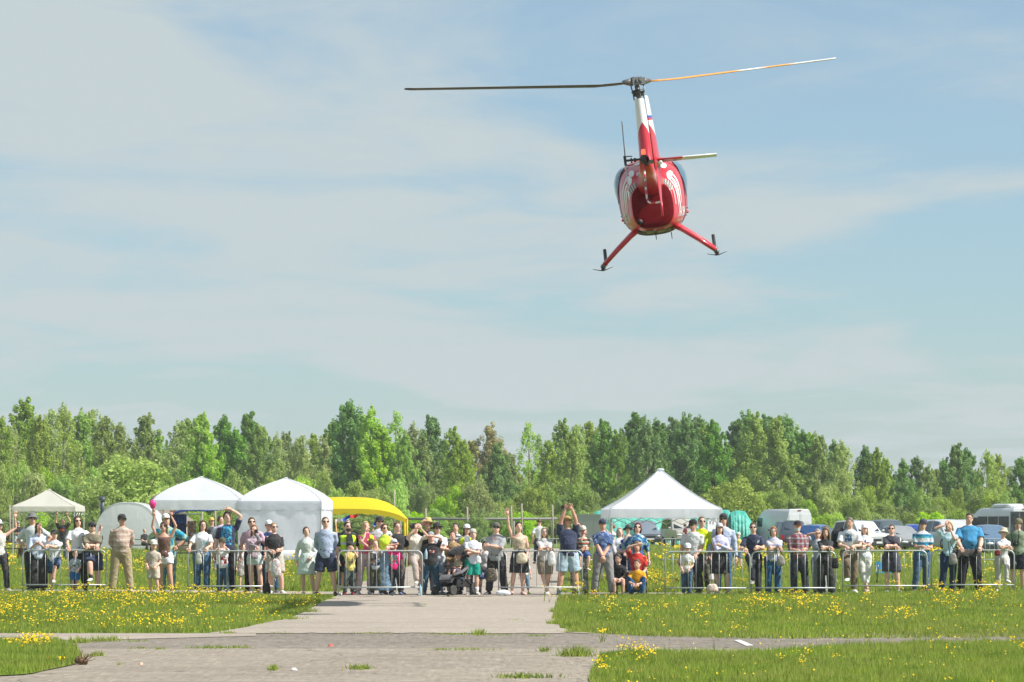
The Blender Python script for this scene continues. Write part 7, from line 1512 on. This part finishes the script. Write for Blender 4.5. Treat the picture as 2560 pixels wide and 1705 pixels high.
def pram():
    D = 64.05; r = empty("pram", (wx(1140, D), D, .006), rad(-38)); fm = plain((.03, .03, .032), .45, .2)
    mb = MB()
    for s in (-1, 1):
        mb.tube([(s * .24, -.42, .16), (s * .23, .0, .34), (s * .22, .38, .92), (s * .20, .52, 1.02)], .015, 7); mb.tube([(s * .24, .36, .16), (s * .23, .05, .36), (s * .22, -.12, .52)], .015, 7)
    mb.tube([(-.20, .52, 1.02), (.20, .52, 1.02)], .018, 8); mb.build("frame", fm, r)
    mb = MB(); mb.box((0, .02, .20), (.22, .28, .012)); mb.box((0, -.22, .28), (.21, .015, .08)); mb.box((0, .26, .28), (.21, .015, .08))
    for s in (-1, 1): mb.box((s * .215, .02, .28), (.012, .26, .08))
    mb.build("basket", cloth((.018, .018, .02)), r)
    mb = MB(); rows = [[Vector((x, y, z)) for x in (-.19, -.1, 0, .1, .19)] for y, z in ((-.38, .34), (-.32, .47), (-.1, .46), (.10, .45), (.20, .62), (.30, .88))]; mb.ring_loft(rows, False, False); mb.ring_loft([[p + Vector((0, .03, -.05)) for p in row] for row in rows], False, False)
    for s in (-1, 1): mb.tube([(s * .20, -.34, .46), (s * .21, -.05, .52), (s * .20, .16, .62), (s * .20, .30, .86)], .035, 7)
    mb.build("seat", cloth((.14, .135, .14)), r)
    mb = MB(); mb.tube([(-.21, -.12, .64), (-.15, -.24, .66), (.15, -.24, .66), (.21, -.12, .64)], .018, 7); mb.build("bumper_bar", fm, r)
    mb = MB(); rows = []
    for k in range(8):
        a = rad(-12 + 86 * k / 7); rows.append([Vector((-.23 * math.cos(PI * j / 10), .22 - .44 * math.sin(a) * math.sin(PI * j / 10) ** .4 * .95, .84 + .30 * math.cos(a) * math.sin(PI * j / 10) ** .4 * .9)) for j in range(11)])
    mb.ring_loft(rows, False, False); mb.build("hood", cloth((.016, .016, .018)), r)
    mb = MB(); mb.box((0, -.44, .30), (.15, .07, .012)); mb.build("footrest", fm, r)
    for s in (-1, 1):
        for y, R in ((-.42, .115), (.36, .145)):
            mb = MB(); M = Matrix.Rotation(rad(90), 3, 'Y'); mb.lathe([(R * .72, -.022), (R * .95, -.026), (R, 0), (R * .95, .026), (R * .72, .022)], 20, (s * .26, y, R), M); w = mb.build("wheel", plain((.05, .048, .045), .8), r); mb = MB(); mb.lathe([(R * .70, -.012), (.02, -.02), (.02, .02), (R * .70, .012)], 14, (s * .26, y, R), M); mb.build("hub", plain((.33, .31, .29), .5), w)
    tag(r, "black pram with open hood and a small child in it", "pram"); return r
pr = pram()
def deck(px, D, c, label, w=.44, seat=.36, back=.82):
    r = empty("camping_chair", (wx(px, D), D, -.02))
    for s in (-1, 1): mb = MB(); mb.tube([(s * w / 2, -.2, 0), (s * w / 2, .2, seat + .02), (s * w / 2, .24, back)], .012, 6); mb.tube([(s * w / 2, .22, 0), (s * w / 2, -.2, seat + .02)], .012, 6); mb.tube([(s * w / 2, -.2, seat + .02), (s * w / 2, -.22, seat + .2), (s * w / 2, .2, seat + .22)], .012, 6); mb.build("side_frame", M_GRY, r)
    mb = MB(); mb.box((0, 0, seat), (w / 2, .21, .012)); mb.build("seat", cloth(c), r); mb = MB(); mb.box((0, .24, (seat + back) / 2 + .05), (w / 2, .012, (back - seat) / 2 - .03)); mb.build("backrest", cloth(c), r); tag(r, label, "chair")
deck(1592, 65.0, (.03, .06, .12), "folding chair under the seated person in red"); deck(1546, 64.9, (.02, .10, .30), "low blue folding chair under the child with bare knees", .36, .24, .55); deck(2212, 75, (.02, .35, .62), "pale folding chair with bright blue seat in the flowers", .40, .34, .6)
def flag(px0, py0, px1, py1, D, wid, label):
    a, b = at(px0, py0, D), at(px1, py1, D); r = empty("flag", a); d = b - a; L = d.length; ux = d.normalized(); up = Vector((0, 0, 1)); up = (up - ux * up.dot(ux)).normalized()
    mats = [plain((.72, .72, .74), .8), plain((.01, .06, .42), .8), plain((.60, .02, .02), .8)]
    for k, m in enumerate(mats):
        mb = MB(); rows = []
        for i in range(4): rows.append([ux * (L * (k + j / 6) / 3) + up * wid * (i / 3 - .5) + Vector((0, .03 * math.sin((k * 6 + j) * .9), .02 * math.sin((k * 6 + j) * .7))) for j in range(7)])
        mb.ring_loft(rows, False, False); mb.build("stripe", m, r)
    mb = MB(); mb.tube([(0, 0, .05), (.10, 0, -.9)], .016, 6); mb.build("pole", plain((.62, .30, .10), .6), r); tag(r, label, "flag")
flag(838, 1304, 894, 1287, 69.5, .07, "white, blue and red flag streaming from a pole beside the white tent"); flag(931, 1322, 945, 1296, 66.0, .06, "narrow white, blue and red ribbon flag behind the blond steward")
def camera_():
    D = rowD(2545) + .9; r = empty("camera", at(2538, 1360, D)); mb = MB(); mb.box((0, 0, 0), (.065, .03, .045)); mb.box((0, 0, .05), (.025, .025, .012)); mb.build("camera_body", M_BLK, r); mb = MB(); mb.lathe([(.036, 0), (.036, .08), (.03, .09)], 14, (0, -.03, 0), Matrix.Rotation(rad(90), 3, 'X')); mb.build("lens", M_BLK, r); mb = MB(); mb.tube([(-.065, 0, .03), (-.09, -.01, .25), (-.07, .08, .46)], .012, 5); mb.tube([(.065, 0, .03), (.09, -.01, .25), (.07, .08, .46)], .012, 5); mb.build("strap", M_BLK, r); tag(r, "black camera hanging on straps over the green T-shirt", "camera")
camera_()
def rucksack(px, D, label):
    p = at(px, 1345, D); r = empty("rucksack", p); mb = MB(); mb.sections([(-.22, 0, 0, .14, .08), (-.15, 0, 0, .16, .10), (.12, 0, 0, .15, .09), (.22, 0, 0, .10, .06)], 14, 3); mb.build("pack", cloth((.02, .022, .028)), r); mb = MB(); mb.tube([(.06, -.09, .18), (.09, -.22, .24), (.08, -.30, .05)], .02, 6); mb.build("strap", cloth((.02, .022, .028)), r); tag(r, label, "rucksack")
rucksack(2094, rowD(2122) + .62, "black rucksack on the shoulder of the man in white T-shirt")

# ================================================================== SUMMER HAZE
def haze_box():
    mb = MB(); mb.box((0, 2000, 7.5), (2700, 2150, 8.5)); t = bpy.data.materials.new("haze"); t.use_nodes = True; nt = t.node_tree; nt.nodes.clear()
    v = nt.nodes.new("ShaderNodeVolumePrincipled"); v.inputs['Color'].default_value = (0.93, 0.96, 1.0, 1); v.inputs['Density'].default_value = HAZE; v.inputs['Anisotropy'].default_value = 0.0
    o = nt.nodes.new("ShaderNodeOutputMaterial"); nt.links.new(v.outputs[0], o.inputs['Volume']); ob = mb.build("haze", t, smooth=False); tag(ob, "thin pale summer haze over the whole field", "haze", kind="stuff")
HAZE = 0.00026
haze_box()
